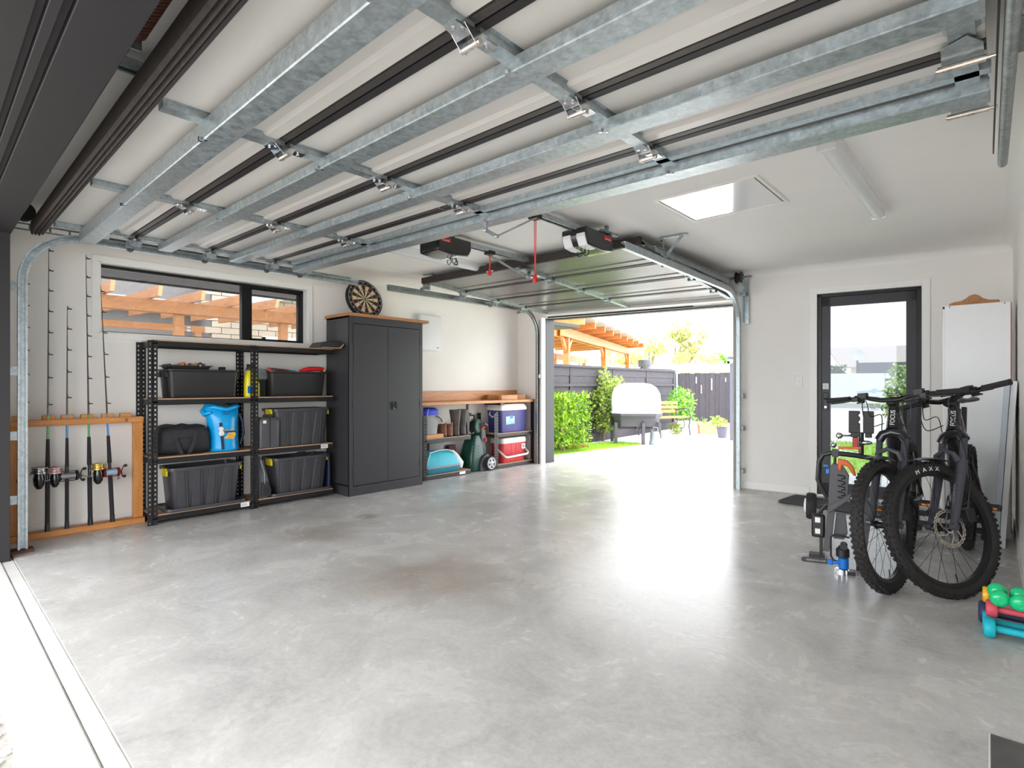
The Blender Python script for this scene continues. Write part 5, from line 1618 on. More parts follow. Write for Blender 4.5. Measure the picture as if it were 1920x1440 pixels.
t = thing('timber_offcut', 'small pale timber offcut in front of the longer block on the workbench', 'timber block', (-5.215, 5.60, 0.939), R(84))
m = MB(); m.b2((-0.10, -0.04, 0), (0.20, 0.03, 0.068)); obj('block', m, M['bench_wood'], t, bevel=0.003)

sa = shelf_unit('low black shelf unit under the workbench holding boots and the bucket', 4.095, 0.765, [0.05, 0.492], H=0.78, D=0.34, X=XF)
sb = shelf_unit('low black shelf unit under the workbench holding the two coolers', 5.33, 0.79, [0.052, 0.475], H=0.76, D=0.34, X=XF)
m = MB(); m.b2((0.56, -0.003, 0.012), (0.66, -0.001, 0.045)); obj('sticker', m, M['label'], sa)
m = MB(); m.beam((0.75, 0.2, 0.46), (0.66, 0.2, 0.30), 0.01, 0.02, (0, 1, 0)); obj('brace', m, M['black_steel'], sb)

# grey bucket, blue cloth on it, timber offcut under it
t = lthing('timber_offcut', 'orange-brown timber offcut under the grey bucket', 'timber block', XF - 0.01, 4.115, 0.499)
m = MB(); m.b2((0, 0, 0), (0.285, 0.12, 0.048)); obj('block', m, M['bench_wood'], t, bevel=0.003)
t = lthing('bucket', 'square grey plastic bucket on the upper low shelf, blue cloth in it', 'bucket', XF - 0.02, 4.125, 0.548)
m = MB()
m.loft([rr(0.19, 0.20, 0.03, 0, 0.105, 0.11), rr(0.225, 0.23, 0.035, 0.215, 0.11, 0.115), rr(0.24, 0.245, 0.035, 0.217, 0.11, 0.115), rr(0.24, 0.245, 0.035, 0.23, 0.11, 0.115), rr(0.215, 0.22, 0.03, 0.23, 0.11, 0.115), rr(0.18, 0.19, 0.03, 0.01, 0.105, 0.11)]); obj('bucket_body', m, M['bucket'], t, smooth=40)
m = MB(); m.tube([(0.15, -0.004, 0.222), (0.19, -0.012, 0.215), (0.235, -0.014, 0.175), (0.25, -0.012, 0.145)], 0.008, 8); obj('handle', m, M['dark_grey'], t)
t = lthing('blue_cloth', 'royal blue cloth bundled over the grey bucket', 'cloth', XF - 0.01, 4.06, 0.760)
m = MB()
lo = []
for z, w, d in ((0.0, 0.27, 0.24), (0.04, 0.29, 0.25), (0.085, 0.28, 0.23), (0.105, 0.22, 0.18), (0.112, 0.10, 0.08)):
    l = rr(w, d, 0.06, z, 0.15, 0.13, 5)
    lo.append([p + Vector((0, 0, 0.012 * noise.noise(p * 14))) for p in l])
m.loft(lo); obj('cloth_body', m, M['royal'], t, smooth=60)
m = MB(); m.tube([(0.10, -0.005, 0.10), (0.085, -0.006, 0.05), (0.08, -0.004, 0.0)], 0.003, 5); obj('seam', m, M['label'], t)

# boots
def ankle_boot(label, Y, X, ang):
    t = thing('ankle_boot', label, 'boot', (X, Y, 0.499), ang, 'brown suede ankle boots')
    m = MB()
    def sole(z, s=1.0):
        return [Vector(p) for p in [(0.035 * s, 0.0, z), (0.032 * s, 0.06, z), (0.024 * s, 0.16, z), (0.034 * s, 0.24, z), (0.02 * s, 0.275, z), (-0.02 * s, 0.275, z), (-0.034 * s, 0.24, z), (-0.024 * s, 0.16, z), (-0.032 * s, 0.06, z), (-0.035 * s, 0.0, z), (-0.02 * s, -0.02, z), (0.02 * s, -0.02, z)]]
    m.loft([sole(0.0), sole(0.018)]); obj('sole', m, M['rubber'], t, bevel=0.003)
    m = MB()
    m.loft([sole(0.016, .95), sole(0.045, .98), [Vector((p.x * .9, p.y * (.86 if p.y > .1 else 1), 0.075)) for p in sole(0)], [Vector((p.x * .85, p.y * (.50 if p.y > .05 else 1), 0.11)) for p in sole(0)], [Vector((p.x * .9, p.y * (.42 if p.y > .05 else 1), 0.155)) for p in sole(0)], [Vector((p.x * .7, p.y * (.40 if p.y > .05 else 1), 0.157)) for p in sole(0)], [Vector((p.x * .6, p.y * .3, 0.10)) for p in sole(0)]])
    obj('upper', m, M['boot_brown'], t, smooth=60)
    m = MB(); m.loft([[Vector((-0.012, -0.026, 0.12)), Vector((0.012, -0.026, 0.12)), Vector((0.012, -0.022, 0.12)), Vector((-0.012, -0.022, 0.12))], [Vector((-0.01, -0.03, 0.18)), Vector((0.01, -0.03, 0.18)), Vector((0.01, -0.026, 0.18)), Vector((-0.01, -0.026, 0.18))]]); obj('pull_tab', m, M['boot_brown'], t)
    return t
# toes point to the wall, heels to the room
b0 = ankle_boot('left brown ankle boot beside the grey bucket', 4.452, -5.175, R(90 - 6))
b1 = ankle_boot('right brown ankle boot next to the tall gumboots', 4.538, -5.16, R(90 + 4))
def gumboot(label, Y, X, ang, lean):
    t = thing('gumboot', label, 'boot', (X, Y, 0.499), ang, 'tall muddy gumboots')
    m = MB()
    def ov(z, rx, ry, cy):
        return [Vector((rx * math.cos(a) + lean * z, cy + ry * math.sin(a), z)) for a in [2 * PI * k / 18 for k in range(18)]]
    m.loft([ov(0, .042, .05, .02), ov(0.03, .042, .055, .02), ov(0.09, .045, .062, .03), ov(0.16, .05, .062, .02), ov(0.26, .064, .072, .02), ov(0.325, .074, .082, .02), ov(0.333, .074, .082, .02), ov(0.333, .068, .076, .02), ov(0.2, .05, .055, .02)]); obj('shaft', m, M['gumboot'], t, smooth=50)
    m = MB(); m.loft([[Vector((x, y, z)) for x, z in ((-.045, 0), (.045, 0), (.045, .035), (.03, .07 - .03 * k), (-.03, .07 - .03 * k), (-.045, .035))] for k, y in ((0, .02), (.3, .12), (.8, .2), (1.2, .24))]); obj('foot', m, M['gumboot'], t, smooth=50)
    m = MB(); m.loft([ov(-.001, .046, .056, .018), ov(0.02, .046, .056, .018)]); obj('heel', m, M['rubber'], t)
    return t
gumboot('tall muddy gumboot, the left one of the pair on the low shelf', 4.645, -5.165, R(90), -0.03)
gumboot('tall muddy gumboot, the right one of the pair on the low shelf', 4.765, -5.185, R(88), 0.03)

# teal picnic bag and the things behind it
t = lthing('cooler_bag', 'turquoise zip cooler bag with pale piping on the bottom shelf', 'bag', XF - 0.015, 4.125, 0.057)
m = MB()
def cb(z, x0, x1, d, cy=0.13):
    return [Vector((p.x, p.y + 0.006 * noise.noise(Vector((p.x * 16, p.y * 9, z * 10))), p.z)) for p in rrect(x1 - x0, d, 0.05, z, (x0 + x1) / 2, cy, 4)]
m.loft([cb(0, .02, .55, .24), cb(0.012, .0, .57, .26), cb(0.075, .0, .575, .26)]); obj('bag_base', m, M['teal_dark'], t, smooth=60)
m = MB(); m.loft([cb(0.073, .0, .575, .262), cb(0.095, .003, .57, .264)]); obj('piping', m, M['greyfab'], t, smooth=60)
m = MB(); m.loft([cb(0.093, .004, .57, .258), cb(0.16, .02, .54, .24), cb(0.22, .05, .50, .19), cb(0.262, .08, .46, .12), cb(0.275, .11, .43, .07)]); obj('bag_body', m, M['teal'], t, smooth=60)
m = MB(); m.tube([(0.03, 0.015, 0.10), (0.04, 0.012, 0.17), (0.075, 0.02, 0.225), (0.11, 0.05, 0.262), (0.25, 0.06, 0.28), (0.40, 0.06, 0.275), (0.46, 0.04, 0.25), (0.52, 0.03, 0.17), (0.545, 0.02, 0.10)], 0.008, 6); obj('zip', m, M['whitefab'], t)
m = MB(); m.loft([rr(0.05, 0.16, 0.02, 0.03, 0.60, 0.10), rr(0.09, 0.16, 0.02, 0.10, 0.60, 0.10), rr(0.06, 0.14, 0.02, 0.20, 0.55, 0.12), rr(0.03, 0.10, 0.01, 0.26, 0.50, 0.12)]); obj('side_pocket', m, M['whitefab'], t, smooth=50)
m = MB(); m.loft([rr(0.05, 0.14, 0.02, 0.03, -0.0, 0.16), rr(0.07, 0.16, 0.02, 0.2, 0.02, 0.18), rr(0.04, 0.1, 0.015, 0.29, 0.05, 0.18)]); obj('back_pocket', m, M['greyfab'], t, smooth=50)
t = lthing('storage_box', 'pale grey box behind the turquoise cooler bag', 'box', XF - 0.20, 4.34, 0.057)
m = MB(); m.loft([rr(0.22, 0.11, 0.01, 0, 0.11, 0.06), rr(0.24, 0.12, 0.01, 0.36, 0.11, 0.06)]); obj('box_body', m, M['bucket'], t, bevel=0.004)
m = MB(); m.loft([rr(0.255, 0.13, 0.012, 0.345, 0.11, 0.06), rr(0.25, 0.125, 0.012, 0.385, 0.11, 0.06)]); obj('lid', m, M['greyfab'], t, bevel=0.003)
t = lthing('red_crate', 'dark wine-red bag at the right end behind the turquoise cooler bag', 'bag', XF - 0.22, 4.66, 0.057)
m = MB(); m.loft([rr(0.17, 0.10, 0.03, 0, 0.09, 0.06), rr(0.18, 0.11, 0.04, 0.12, 0.09, 0.06), rr(0.14, 0.08, 0.03, 0.3, 0.09, 0.06)]); obj('bag_body', m, mat('wine_cloth', (74, 30, 46), 0.8), t, smooth=60)

# ---------------------------------------------------------------- green pressure washer
t = lthing('pressure_washer', 'dark green pressure washer with silver wheels under the workbench', 'pressure washer', -5.15, 4.905, 0.0)
m = MB()
def pw(z, w, d, cx, cy=0.16, r=0.05):
    return rrect(w, d, r, z, cx, cy, 4)
m.loft([pw(0.0, 0.27, 0.24, .15), pw(0.02, 0.29, 0.26, .15), pw(0.20, 0.27, 0.25, .155), pw(0.36, 0.22, 0.22, .165), pw(0.47, 0.17, 0.18, .175), pw(0.49, 0.12, 0.12, .175, r=.03)]); obj('shell', m, M['green_dark'], t, smooth=50)
m = MB()
for z in (0.13, 0.17, 0.21, 0.25, 0.29, 0.33):
    m.b2((0.04, 0.028 + 0.05 * (z - .13), z), (0.18, 0.036 + 0.05 * (z - .13), z + 0.006))
obj('vent_rib', m, M['green_dark'], t)
m = MB(); m.prism([(0.24, 0.10), (0.335, 0.12), (0.31, 0.42), (0.285, 0.56), (0.215, 0.56), (0.22, 0.40)], 0.05, 0.20, axes((1, 0, 0), (0, 0, 1), (0, 1, 0))); obj('grey_column', m, M['dark_grey'], t, bevel=0.008)
m = MB(); m.prism([(0.15, 0.0), (0.33, 0.0), (0.335, 0.19), (0.29, 0.225), (0.22, 0.20), (0.17, 0.13)], 0.0, 0.25, axes((1, 0, 0), (0, 0, 1), (0, 1, 0))); obj('wheel_arch', m, M['dark_grey'], t, bevel=0.01)
wc = Vector((0.305, -0.035, 0.098))
m = MB(); m.lathe([(0.07, -0.018), (0.09, -0.018), (0.097, -0.008), (0.097, 0.012), (0.09, 0.02), (0.07, 0.02)], wc, (0, -1, 0), 28); wh = obj('wheel', m, M['rubber'], t, smooth=40)
m = MB()
m.lathe([(0.006, 0.0), (0.03, 0.0), (0.03, 0.024), (0.006, 0.03)], wc, (0, -1, 0), 20)
m.lathe([(0.062, 0.0), (0.078, 0.0), (0.078, 0.022), (0.062, 0.022), (0.062, 0.0)], wc, (0, -1, 0), 28, False, False)
for k in range(5):
    a = 2 * PI * k / 5 + .3
    m.beam(wc + Vector((0.025 * math.cos(a), -0.012, 0.025 * math.sin(a))), wc + Vector((0.068 * math.cos(a), -0.012, 0.068 * math.sin(a))), 0.03, 0.02, (0, 1, 0))
obj('hub', m, M['wheel_grey'], wh)
wc2 = wc + Vector((0, 0.32, 0)); m = MB(); m.lathe([(0.02, -0.018), (0.09, -0.018), (0.097, 0.0), (0.09, 0.02), (0.02, 0.02)], wc2, (0, 1, 0), 24); obj('wheel', m, M['rubber'], t, smooth=40)
m = MB(); m.lathe([(0.03, -0.06), (0.085, -0.06), (0.10, -0.045), (0.06, -0.03), (0.06, 0.03), (0.10, 0.045), (0.085, 0.06), (0.03, 0.06)], (0.14, 0.10, 0.60), (0.35, -1, 0), 26); rl = obj('hose_reel', m, M['green_dark'], t, smooth=40)
m = MB()
for k in range(4):
    c = Vector((0.14, 0.10, 0.60)); ax = Vector((0.35, -1, 0)).normalized(); u = Vector((0, 0, 1)); v = ax.cross(u)
    rr0 = 0.075
    m.tube([c + ax * (-0.024 + 0.015 * k) + (u * math.cos(a) + v * math.sin(a)) * rr0 for a in [2 * PI * i / 24 for i in range(24)]], 0.008, 6, closed=True)
obj('hose', m, M['black'], rl)
m = MB(); m.tube([(0.05, 0.20, 0.48), (0.045, 0.21, 0.70), (0.06, 0.20, 0.735), (0.22, 0.20, 0.735), (0.235, 0.21, 0.70), (0.235, 0.2, 0.50)], 0.012, 8); m.b2((0.14, 0.19, 0.73), (0.165, 0.21, 0.77)); obj('handle', m, M['black'], t)
m = MB(); m.tube([(0.20, 0.06, 0.60), (0.245, 0.02, 0.625), (0.29, 0.02, 0.605), (0.30, 0.03, 0.58)], [0.014, 0.018, 0.018, 0.012], 8); obj('gun_grip', m, M['dark_grey'], t)
m = MB(); m.prism([(0.20, 0.555), (0.31, 0.58), (0.315, 0.60), (0.29, 0.60), (0.21, 0.575)], 0.035, 0.07, axes((1, 0, 0), (0, 0, 1), (0, 1, 0))); obj('red_trigger', m, M['red'], t, bevel=0.004)
m = MB(); m.lathe([(0.022, 0), (0.022, 0.014), (0.012, 0.02)], (0.28, 0.05, 0.405), (0.2, -1, 0), 16); m.box((0.28, 0.03, 0.405), (0.012, 0.014, 0.04)); obj('switch', m, M['red'], t)
m = MB(); m.tube([(0.30, 0.03, 0.38), (0.335, 0.02, 0.32), (0.33, 0.02, 0.24), (0.32, 0.03, 0.2)], 0.008, 6); obj('lance', m, M['black'], t)

# ---------------------------------------------------------------- coolers
t = lthing('cooler', 'blue hard cooler with white lid on the upper low shelf', 'cooler', XF - 0.025, 5.455, 0.482)
m = MB(); m.loft([rr(0.50, 0.26, 0.025, 0, 0.275, 0.15), rr(0.505, 0.265, 0.03, 0.01, 0.275, 0.15), rr(0.545, 0.285, 0.03, 0.315, 0.275, 0.15)]); body = obj('cooler_body', m, M['cooler_blue'], t, smooth=40)
m = MB(); m.loft([rr(0.555, 0.295, 0.03, 0.31, 0.275, 0.15), rr(0.565, 0.305, 0.035, 0.325, 0.275, 0.15), rr(0.56, 0.30, 0.035, 0.345, 0.275, 0.15), rr(0.51, 0.25, 0.03, 0.395, 0.275, 0.15), rr(0.48, 0.22, 0.03, 0.40, 0.275, 0.15)]); obj('lid', m, M['cooler_white'], t, smooth=30)
m = MB(); m.tube([(0.005, 0.22, 0.285), (-0.022, 0.21, 0.25), (-0.02, 0.15, 0.215), (-0.022, 0.09, 0.25), (0.005, 0.08, 0.285)], 0.010, 8); obj('handle', m, M['cooler_white'], t)
m = MB()
for k in range(5):
    m.b2((0.44 + 0.018 * k, 0.014, 0.02), (0.446 + 0.018 * k, 0.02, 0.11))
obj('moulded_rib', m, M['cooler_blue'], body)
MC = axes((1, 0, 0), (0, 0.03, 1), (0, -1, 0.03), (0.19, 0.0, 0.17))
m = MB(); m.prism([(-0.085, -0.06), (0.095, -0.05), (0.095, 0.055), (-0.005, 0.07), (-0.085, 0.06)], 0.0, 0.004, MC @ Matrix.Translation((0, 0, -0.013))); st = obj('sticker', m, mat('pale_blue_sticker', (120, 190, 232), 0.4), t)
m = MB(); m.prism([(-0.075, 0.005), (-0.01, 0.01), (-0.01, 0.055), (-0.075, 0.05)], 0.004, 0.005, MC @ Matrix.Translation((0, 0, -0.013))); m.prism([(0.02, -0.012), (0.055, -0.01), (0.055, 0.02), (0.02, 0.02)], 0.004, 0.005, MC @ Matrix.Translation((0, 0, -0.013))); m.prism([(-0.07, -0.03), (-0.03, -0.03), (-0.03, 0.0), (-0.07, 0.0)], 0.004, 0.005, MC @ Matrix.Translation((0, 0, -0.013))); m.prism([(0.07, -0.012), (0.09, -0.01), (0.09, 0.05), (0.07, 0.05)], 0.004, 0.005, MC @ Matrix.Translation((0, 0, -0.013))); obj('sticker_panel', m, M['label'], st)
m = MB(); m.prism([(0.0, 0.02), (0.065, 0.025), (0.065, 0.062), (0.0, 0.066)], 0.004, 0.005, MC @ Matrix.Translation((0, 0, -0.013))); obj('sticker_panel', m, M['blue'], st)

t = lthing('cooler', 'red hard cooler with white swing handle on the bottom low shelf', 'cooler', XF - 0.02, 5.455, 0.059)
m = MB(); m.loft([rr(0.46, 0.22, 0.04, 0, 0.275, 0.13), rr(0.47, 0.23, 0.045, 0.012, 0.275, 0.13), rr(0.505, 0.25, 0.045, 0.275, 0.275, 0.13)]); body = obj('cooler_body', m, M['cooler_red'], t, smooth=40)
m = MB(); m.loft([rr(0.515, 0.26, 0.045, 0.27, 0.275, 0.13), rr(0.525, 0.268, 0.05, 0.285, 0.275, 0.13), rr(0.52, 0.262, 0.05, 0.33, 0.275, 0.13), rr(0.49, 0.24, 0.045, 0.345, 0.275, 0.13)]); obj('lid', m, M['cooler_white'], t, smooth=30)
m = MB(); pts = [(0.01, 0.13, 0.26), (-0.005, 0.09, 0.20), (0.03, -0.035, 0.10), (0.07, -0.045, 0.085), (0.48, -0.045, 0.10), (0.53, -0.035, 0.115), (0.555, 0.09, 0.20), (0.54, 0.13, 0.26)]
for a, b in zip(pts, pts[1:]):
    m.beam(a, b, 0.012, 0.026)
obj('swing_handle', m, M['cooler_white'], t, bevel=0.003)
m = MB()
for x in (0.20, 0.30, 0.36, 0.44):
    m.loft([[Vector((x, 0.016, 0.03)), Vector((x + .004, 0.012, 0.03)), Vector((x + .008, 0.016, 0.03))], [Vector((x, 0.004, 0.26)), Vector((x + .004, 0.0, 0.26)), Vector((x + .008, 0.004, 0.26))]])
m.b2((0.10, 0.008, 0.045), (0.46, 0.016, 0.05))
obj('moulded_rib', m, M['cooler_red'], body)
m = MB(); m.b2((0.42, -0.006, 0.175), (0.49, 0.006, 0.245)); st = obj('sticker', m, M['label'], t)
m = MB(); m.b2((0.435, -0.0075, 0.19), (0.472, -0.005, 0.23)); m.b2((0.44, -0.008, 0.205), (0.48, -0.006, 0.212)); obj('sticker_print', m, M['print_grey'], st)
# ================================================================ RIGHT SIDE: BIKES
def bike(label, loc, heading, steer, detail):
    """local frame: x forward, y to the bike's left, front tyre contact at the origin"""
    t = thing('mountain_bike', label, 'bicycle', (loc[0], loc[1], 0.0), heading, 'black electric mountain bikes')
    RW, TR = 0.365, 0.031
    HA = R(65)
    a = Vector((-math.cos(HA), 0, math.sin(HA)))
    ax = Vector((0, 0, RW))
    base = ax - Vector((math.sin(HA), 0, math.cos(HA))) * 0.044
    S = Matrix.Translation(base) @ Matrix.Rotation(steer, 4, a) @ Matrix.Translation(-base)
    # keep the tyre on the floor after steering
    q = S @ ax
    fl_ = Matrix.Translation((0, 0, 0))
    def fin(m, mtx):
        for v in m.bm.verts:
            v.co = mtx @ v.co
        return m
    def wheel(c, mtx, rotor_r, rear=False):
        root = None
        m = MB()
        prof = []
        for i in range(15):
            b = 2 * PI * i / 14
            prof.append((RW - TR - 0.002 + (TR * 0.92) * math.cos(b), TR * math.sin(b)))
        m.lathe(prof[:-1] + [prof[0]], c, (0, 1, 0), 56, False, False)
        tyre = obj('tyre', fin(m, mtx), M['rubber'], t, smooth=60)
        m = MB()
        n = 72
        for k in range(n):
            an = 2 * PI * k / n
            er, et = Vector((math.cos(an), 0, math.sin(an))), Vector((-math.sin(an), 0, math.cos(an)))
            for (yy, rr_, w) in ((0.0 if k % 2 else 0.008, RW - 0.002, 0.018), (-0.012 if k % 2 else -0.004, RW - 0.003, 0.012), (0.0255 if k % 2 else 0.027, RW - 0.016, 0.010), (-0.0255 if k % 2 else -0.027, RW - 0.016, 0.010)):
                rot = Matrix((et, Vector((0, 1, 0)), er)).transposed()
                m.box(c + er * rr_ + Vector((0, yy, 0)), (0.015, w, 0.008), rot)
        stuff(obj('tread', fin(m, mtx), M['rubber'], tyre, smooth=0))
        m = MB()
        ri = RW - 2 * TR
        m.lathe([(ri - 0.018, -0.010), (ri - 0.004, -0.016), (ri + 0.006, -0.017), (ri + 0.004, 0.017), (ri - 0.004, 0.016), (ri - 0.018, 0.010), (ri - 0.018, -0.010)], c, (0, 1, 0), 56, False, False)
        obj('rim', fin(m, mtx), M['rim'], t, smooth=40)
        m = MB(); m.lathe([(0.010, -0.055), (0.026, -0.035), (0.018, -0.025), (0.018, 0.025), (0.028, 0.035), (0.010, 0.055)], c, (0, 1, 0), 18); obj('hub', fin(m, mtx), M['rim'], t, smooth=40)
        m = MB()
        for k in range(28):
            an = 2 * PI * k / 28
            s = 1 if k % 2 else -1
            bn = an + (0.42 if (k // 2) % 2 else -0.42)
            m.tube([c + Vector((0.024 * math.cos(bn), s * 0.032, 0.024 * math.sin(bn))), c + Vector(((ri - 0.012) * math.cos(an), 0, (ri - 0.012) * math.sin(an)))], 0.0011, 4, False)
        stuff(obj('spokes', fin(m, mtx), M['spoke'], t))
        m = MB()
        rc = c + Vector((0, 0.047, 0))
        n = 48
        ro = rotor_r
        inner = ro - 0.016
        for k in range(n):
            a0, a1 = 2 * PI * k / n, 2 * PI * (k + 1) / n
            wob = 0.0025 if k % 2 else -0.001
            P = lambda r_, an, y: rc + Vector((r_ * math.cos(an), y, r_ * math.sin(an)))
            m.loft([[P(ro + wob, a0, 0), P(ro + wob, a1, 0), P(ro - 0.005, a1, 0), P(ro - 0.005, a0, 0)], [P(ro + wob, a0, .0018), P(ro + wob, a1, .0018), P(ro - 0.005, a1, .0018), P(ro - 0.005, a0, .0018)]])
            m.loft([[P(inner + .005, a0, 0), P(inner + .005, a1, 0), P(inner, a1, 0), P(inner, a0, 0)], [P(inner + .005, a0, .0018), P(inner + .005, a1, .0018), P(inner, a1, .0018), P(inner, a0, .0018)]])
            if k % 2 == 0:
                m.beam(P(inner + .004, a0, .001), P(ro - .004, a0 + .10, .001), 0.0018, 0.005, (0, 1, 0))
        for k in range(6):
            a0 = 2 * PI * k / 6
            pts = [P(0.022, a0, .001), P(ro * .45, a0 + .25, .001), P(inner, a0 + .75, .001)]
            for p0, p1 in zip(pts, pts[1:]):
                m.beam(p0, p1, 0.007, 0.0018, (0, 1, 0))
        m.lathe([(0.018, 0.0), (0.026, 0.0), (0.026, 0.002), (0.018, 0.002), (0.018, 0.0)], rc, (0, 1, 0), 20, False, False)
        obj('brake_disc', fin(m, mtx), M['steel'], t, smooth=0)
        m = MB(); m.cyl(c + Vector((0, 0, -ri + .02)), c + Vector((0, 0, -ri + .062)), 0.0028, seg=6); obj('valve', fin(m, mtx), M['black'], t)
        return tyre
    ty = wheel(ax, S, 0.1)
    if detail:
        for ch, an in zip('MAXX', (76, 85, 93, 100.5)):
            an = R(an)
            rr_ = RW - 0.043
            er, et = Vector((math.cos(an), 0, math.sin(an))), Vector((-math.sin(an), 0, math.cos(an)))
            mm = S @ axes(et, er, Vector((0, 1, 0)), ax + er * rr_ + Vector((0, 0.0300, 0)))
            text('tyre_print', ch, 0.032, M['print_white'], ty, mm, 0.0012, sx=1.15)
    # fork
    def F(s, off=0.0, y=0.0):
        return base + a * s + Vector((math.sin(HA), 0, math.cos(HA))) * off + Vector((0, y, 0))
    for y in (-0.066, 0.066):
        m = MB()
        m.tube([F(0.02, 0.040, y), F(0.10, 0.03, y), F(0.30, 0.012, y), F(0.40, 0.005, y)], [0.017, 0.020, 0.023, 0.026], 12)
        m.lathe([(0.012, -0.012), (0.02, -0.006), (0.02, 0.02), (0.012, 0.026)], F(0.01, 0.044, y), (0, 1 if y > 0 else -1, 0), 14)
        lw = obj('fork_lower', fin(m, S), M['fork'], t)
        if y > 0:
            mm = S @ axes(a, Vector((0, -1, 0)), Vector((math.sin(HA), 0, math.cos(HA))), F(0.19, 0.046, y))
            text('fork_print', 'ROCKSHOX', 0.022, M['print_grey'], lw, mm, 0.0006)
        m = MB(); m.cyl(F(0.36, 0, y), F(0.555, 0, y), 0.0175, seg=14); obj('stanchion', fin(m, S), M['fork'], t)
    m = MB(); m.tube([F(0.385, 0.03, -0.066), F(0.425, 0.05, -0.052), F(0.45, 0.056, 0), F(0.425, 0.05, 0.052), F(0.385, 0.03, 0.066)], [0.016, 0.014, 0.013, 0.014, 0.016], 8); obj('fork_arch', fin(m, S), M['fork'], t)
    m = MB(); m.tube([F(0.525, 0.0, -0.07), F(0.56, 0.004, -0.05), F(0.575, 0.004, 0), F(0.56, 0.004, 0.05), F(0.525, 0, 0.07)], [0.026, 0.026, 0.028, 0.026, 0.026], 12); obj('fork_crown', fin(m, S), M['bike'], t)
    m = MB(); m.box(F(0.10, -0.045, 0.07), (0.05, 0.035, 0.07)); m.tube([F(0.12, -0.02, 0.085), F(0.3, -0.03, 0.09), F(0.45, 0.01, 0.085), F(0.58, 0.03, 0.05)], 0.003, 5); obj('brake_caliper', fin(m, S), M['black'], t, bevel=0.004)
    m = MB()
    lp = []
    for k in range(9):
        an = R(82 + 4.2 * k)
        rr_ = RW + 0.022
        lp.append([ax + Vector((rr_ * math.cos(an), yy, (rr_ - abs(yy) * .25) * math.sin(an))) for yy in (-0.04, -0.02, 0, 0.02, 0.04)] + [ax + Vector(((rr_ + .003) * math.cos(an), yy, (rr_ + .003 - abs(yy) * .25) * math.sin(an))) for yy in (0.04, 0.02, 0, -0.02, -0.04)])
    m.loft(lp); obj('mudguard', fin(m, S), M['fork'], t, smooth=60)
    # head tube, stem, bar
    m = MB(); m.tube([F(0.59), F(0.62), F(0.69), F(0.725)], [0.036, 0.034, 0.031, 0.033], 18); hd = obj('head_tube', m, M['bike'], t)
    fx = Vector((math.sin(HA), 0, math.cos(HA)))
    text('frame_print', 'FOCUS', 0.034, M['print_white'], hd, axes(a, Vector((0, -1, 0)), fx, F(0.655, 0.0345)), 0.001, sx=0.9)
    m = MB(); m.cyl(F(0.725), F(0.775), 0.024, seg=14); m.beam(F(0.75), F(0.755, 0.06), 0.045, 0.04); obj('stem', fin(m, S), M['black'], t, bevel=0.006)
    C0 = F(0.76, 0.06)
    HB = 0.365 if not detail else 0.335
    bp_ = []
    for k in range(-8, 9):
        u = k / 8
        s = abs(u)
        bp_.append(C0 + Vector((-0.05 * max(0, s - .3), u * HB, 0.022 * min(1, max(0, (s - .12) / .25)))))
    m = MB(); m.tube(bp_, [0.0115 if abs(k) > 2 else 0.0155 for k in range(-8, 9)], 10); bar = obj('handlebar', fin(m, S), M['black_gloss'], t)
    for s in (-1, 1):
        p1, p0 = bp_[16 if s > 0 else 0], bp_[13 if s > 0 else 3]
        m = MB(); m.tube([p0, p0.lerp(p1, .05), p0.lerp(p1, .95), p1 + (p1 - p0).normalized() * .006], [0.018, 0.0165, 0.0165, 0.0175], 14); obj('grip', fin(m, S), M['foam'], t)
        b0 = bp_[12 if s > 0 else 4]
        m = MB()
        m.cyl(b0 + Vector((0, -.012, 0)), b0 + Vector((0, .012, 0)), 0.019, seg=12)
        m.box(b0 + Vector((0.03, s * -0.005, -0.008)), (0.05, 0.035, 0.026))
        m.tube([b0 + Vector((0.045, s * 0.0, -0.008)), b0 + Vector((0.065, s * 0.05, -0.016)), b0 + Vector((0.05, s * 0.12, -0.02)), b0 + Vector((0.055, s * 0.135, -0.02))], [0.008, 0.007, 0.006, 0.007], 8)
        obj('brake_lever', fin(m, S), M['black'], t, bevel=0.002)
        b1 = bp_[11 if s > 0 else 5]
        m = MB(); m.box(b1 + Vector((0.0, s * 0.01, 0.012)), (0.04, 0.05, 0.038)); m.box(b1 + Vector((-0.02, s * 0.03, -0.02)), (0.03, 0.03, 0.024)); m.tube([b1 + Vector((-.02, s * .03, -.02)), b1 + Vector((-0.03, s * 0.06, -0.03))], 0.006, 6); obj('remote', fin(m, S), M['black'], t, bevel=0.006)
        m = MB(); m.tube(curve([b0 + Vector((0.04, 0, -0.01)), b0 + Vector((0.09, -s * 0.08, -0.02)), C0 + Vector((0.10, s * 0.08, -0.09)), F(0.66, 0.07, s * 0.04), F(0.58, 0.02, s * 0.05)]), 0.0028, 6)
        m.tube(curve([b1 + Vector((0.01, 0, -0.01)), b1 + Vector((0.08, -s * 0.01, -0.05)), C0 + Vector((0.08, s * 0.11, -0.15)), F(0.62, 0.03, s * 0.036)]), 0.0028, 6)
        obj('cable', fin(m, S), M['black'], t)
    m = MB(); m.box(C0 + Vector((0.01, 0.03, 0.03)), (0.035, 0.07, 0.014)); obj('display', fin(m, S), M['black_gloss'], t, bevel=0.004)
    # frame
    rear = Vector((-1.20, 0, RW))
    bb = Vector((-0.79, 0, 0.34))
    h1, h0 = F(0.705), F(0.615)
    st = Vector((-0.87, 0, 0.80))
    m = MB(); m.tube([h0 - Vector((0.015, 0, 0.0)), h0.lerp(bb, .12) - Vector((0, 0, .01)), h0.lerp(bb, .85), bb + Vector((.02, 0, .03))], [0.034, 0.047, 0.05, 0.05], 14); obj('down_tube', m, M['bike'], t)
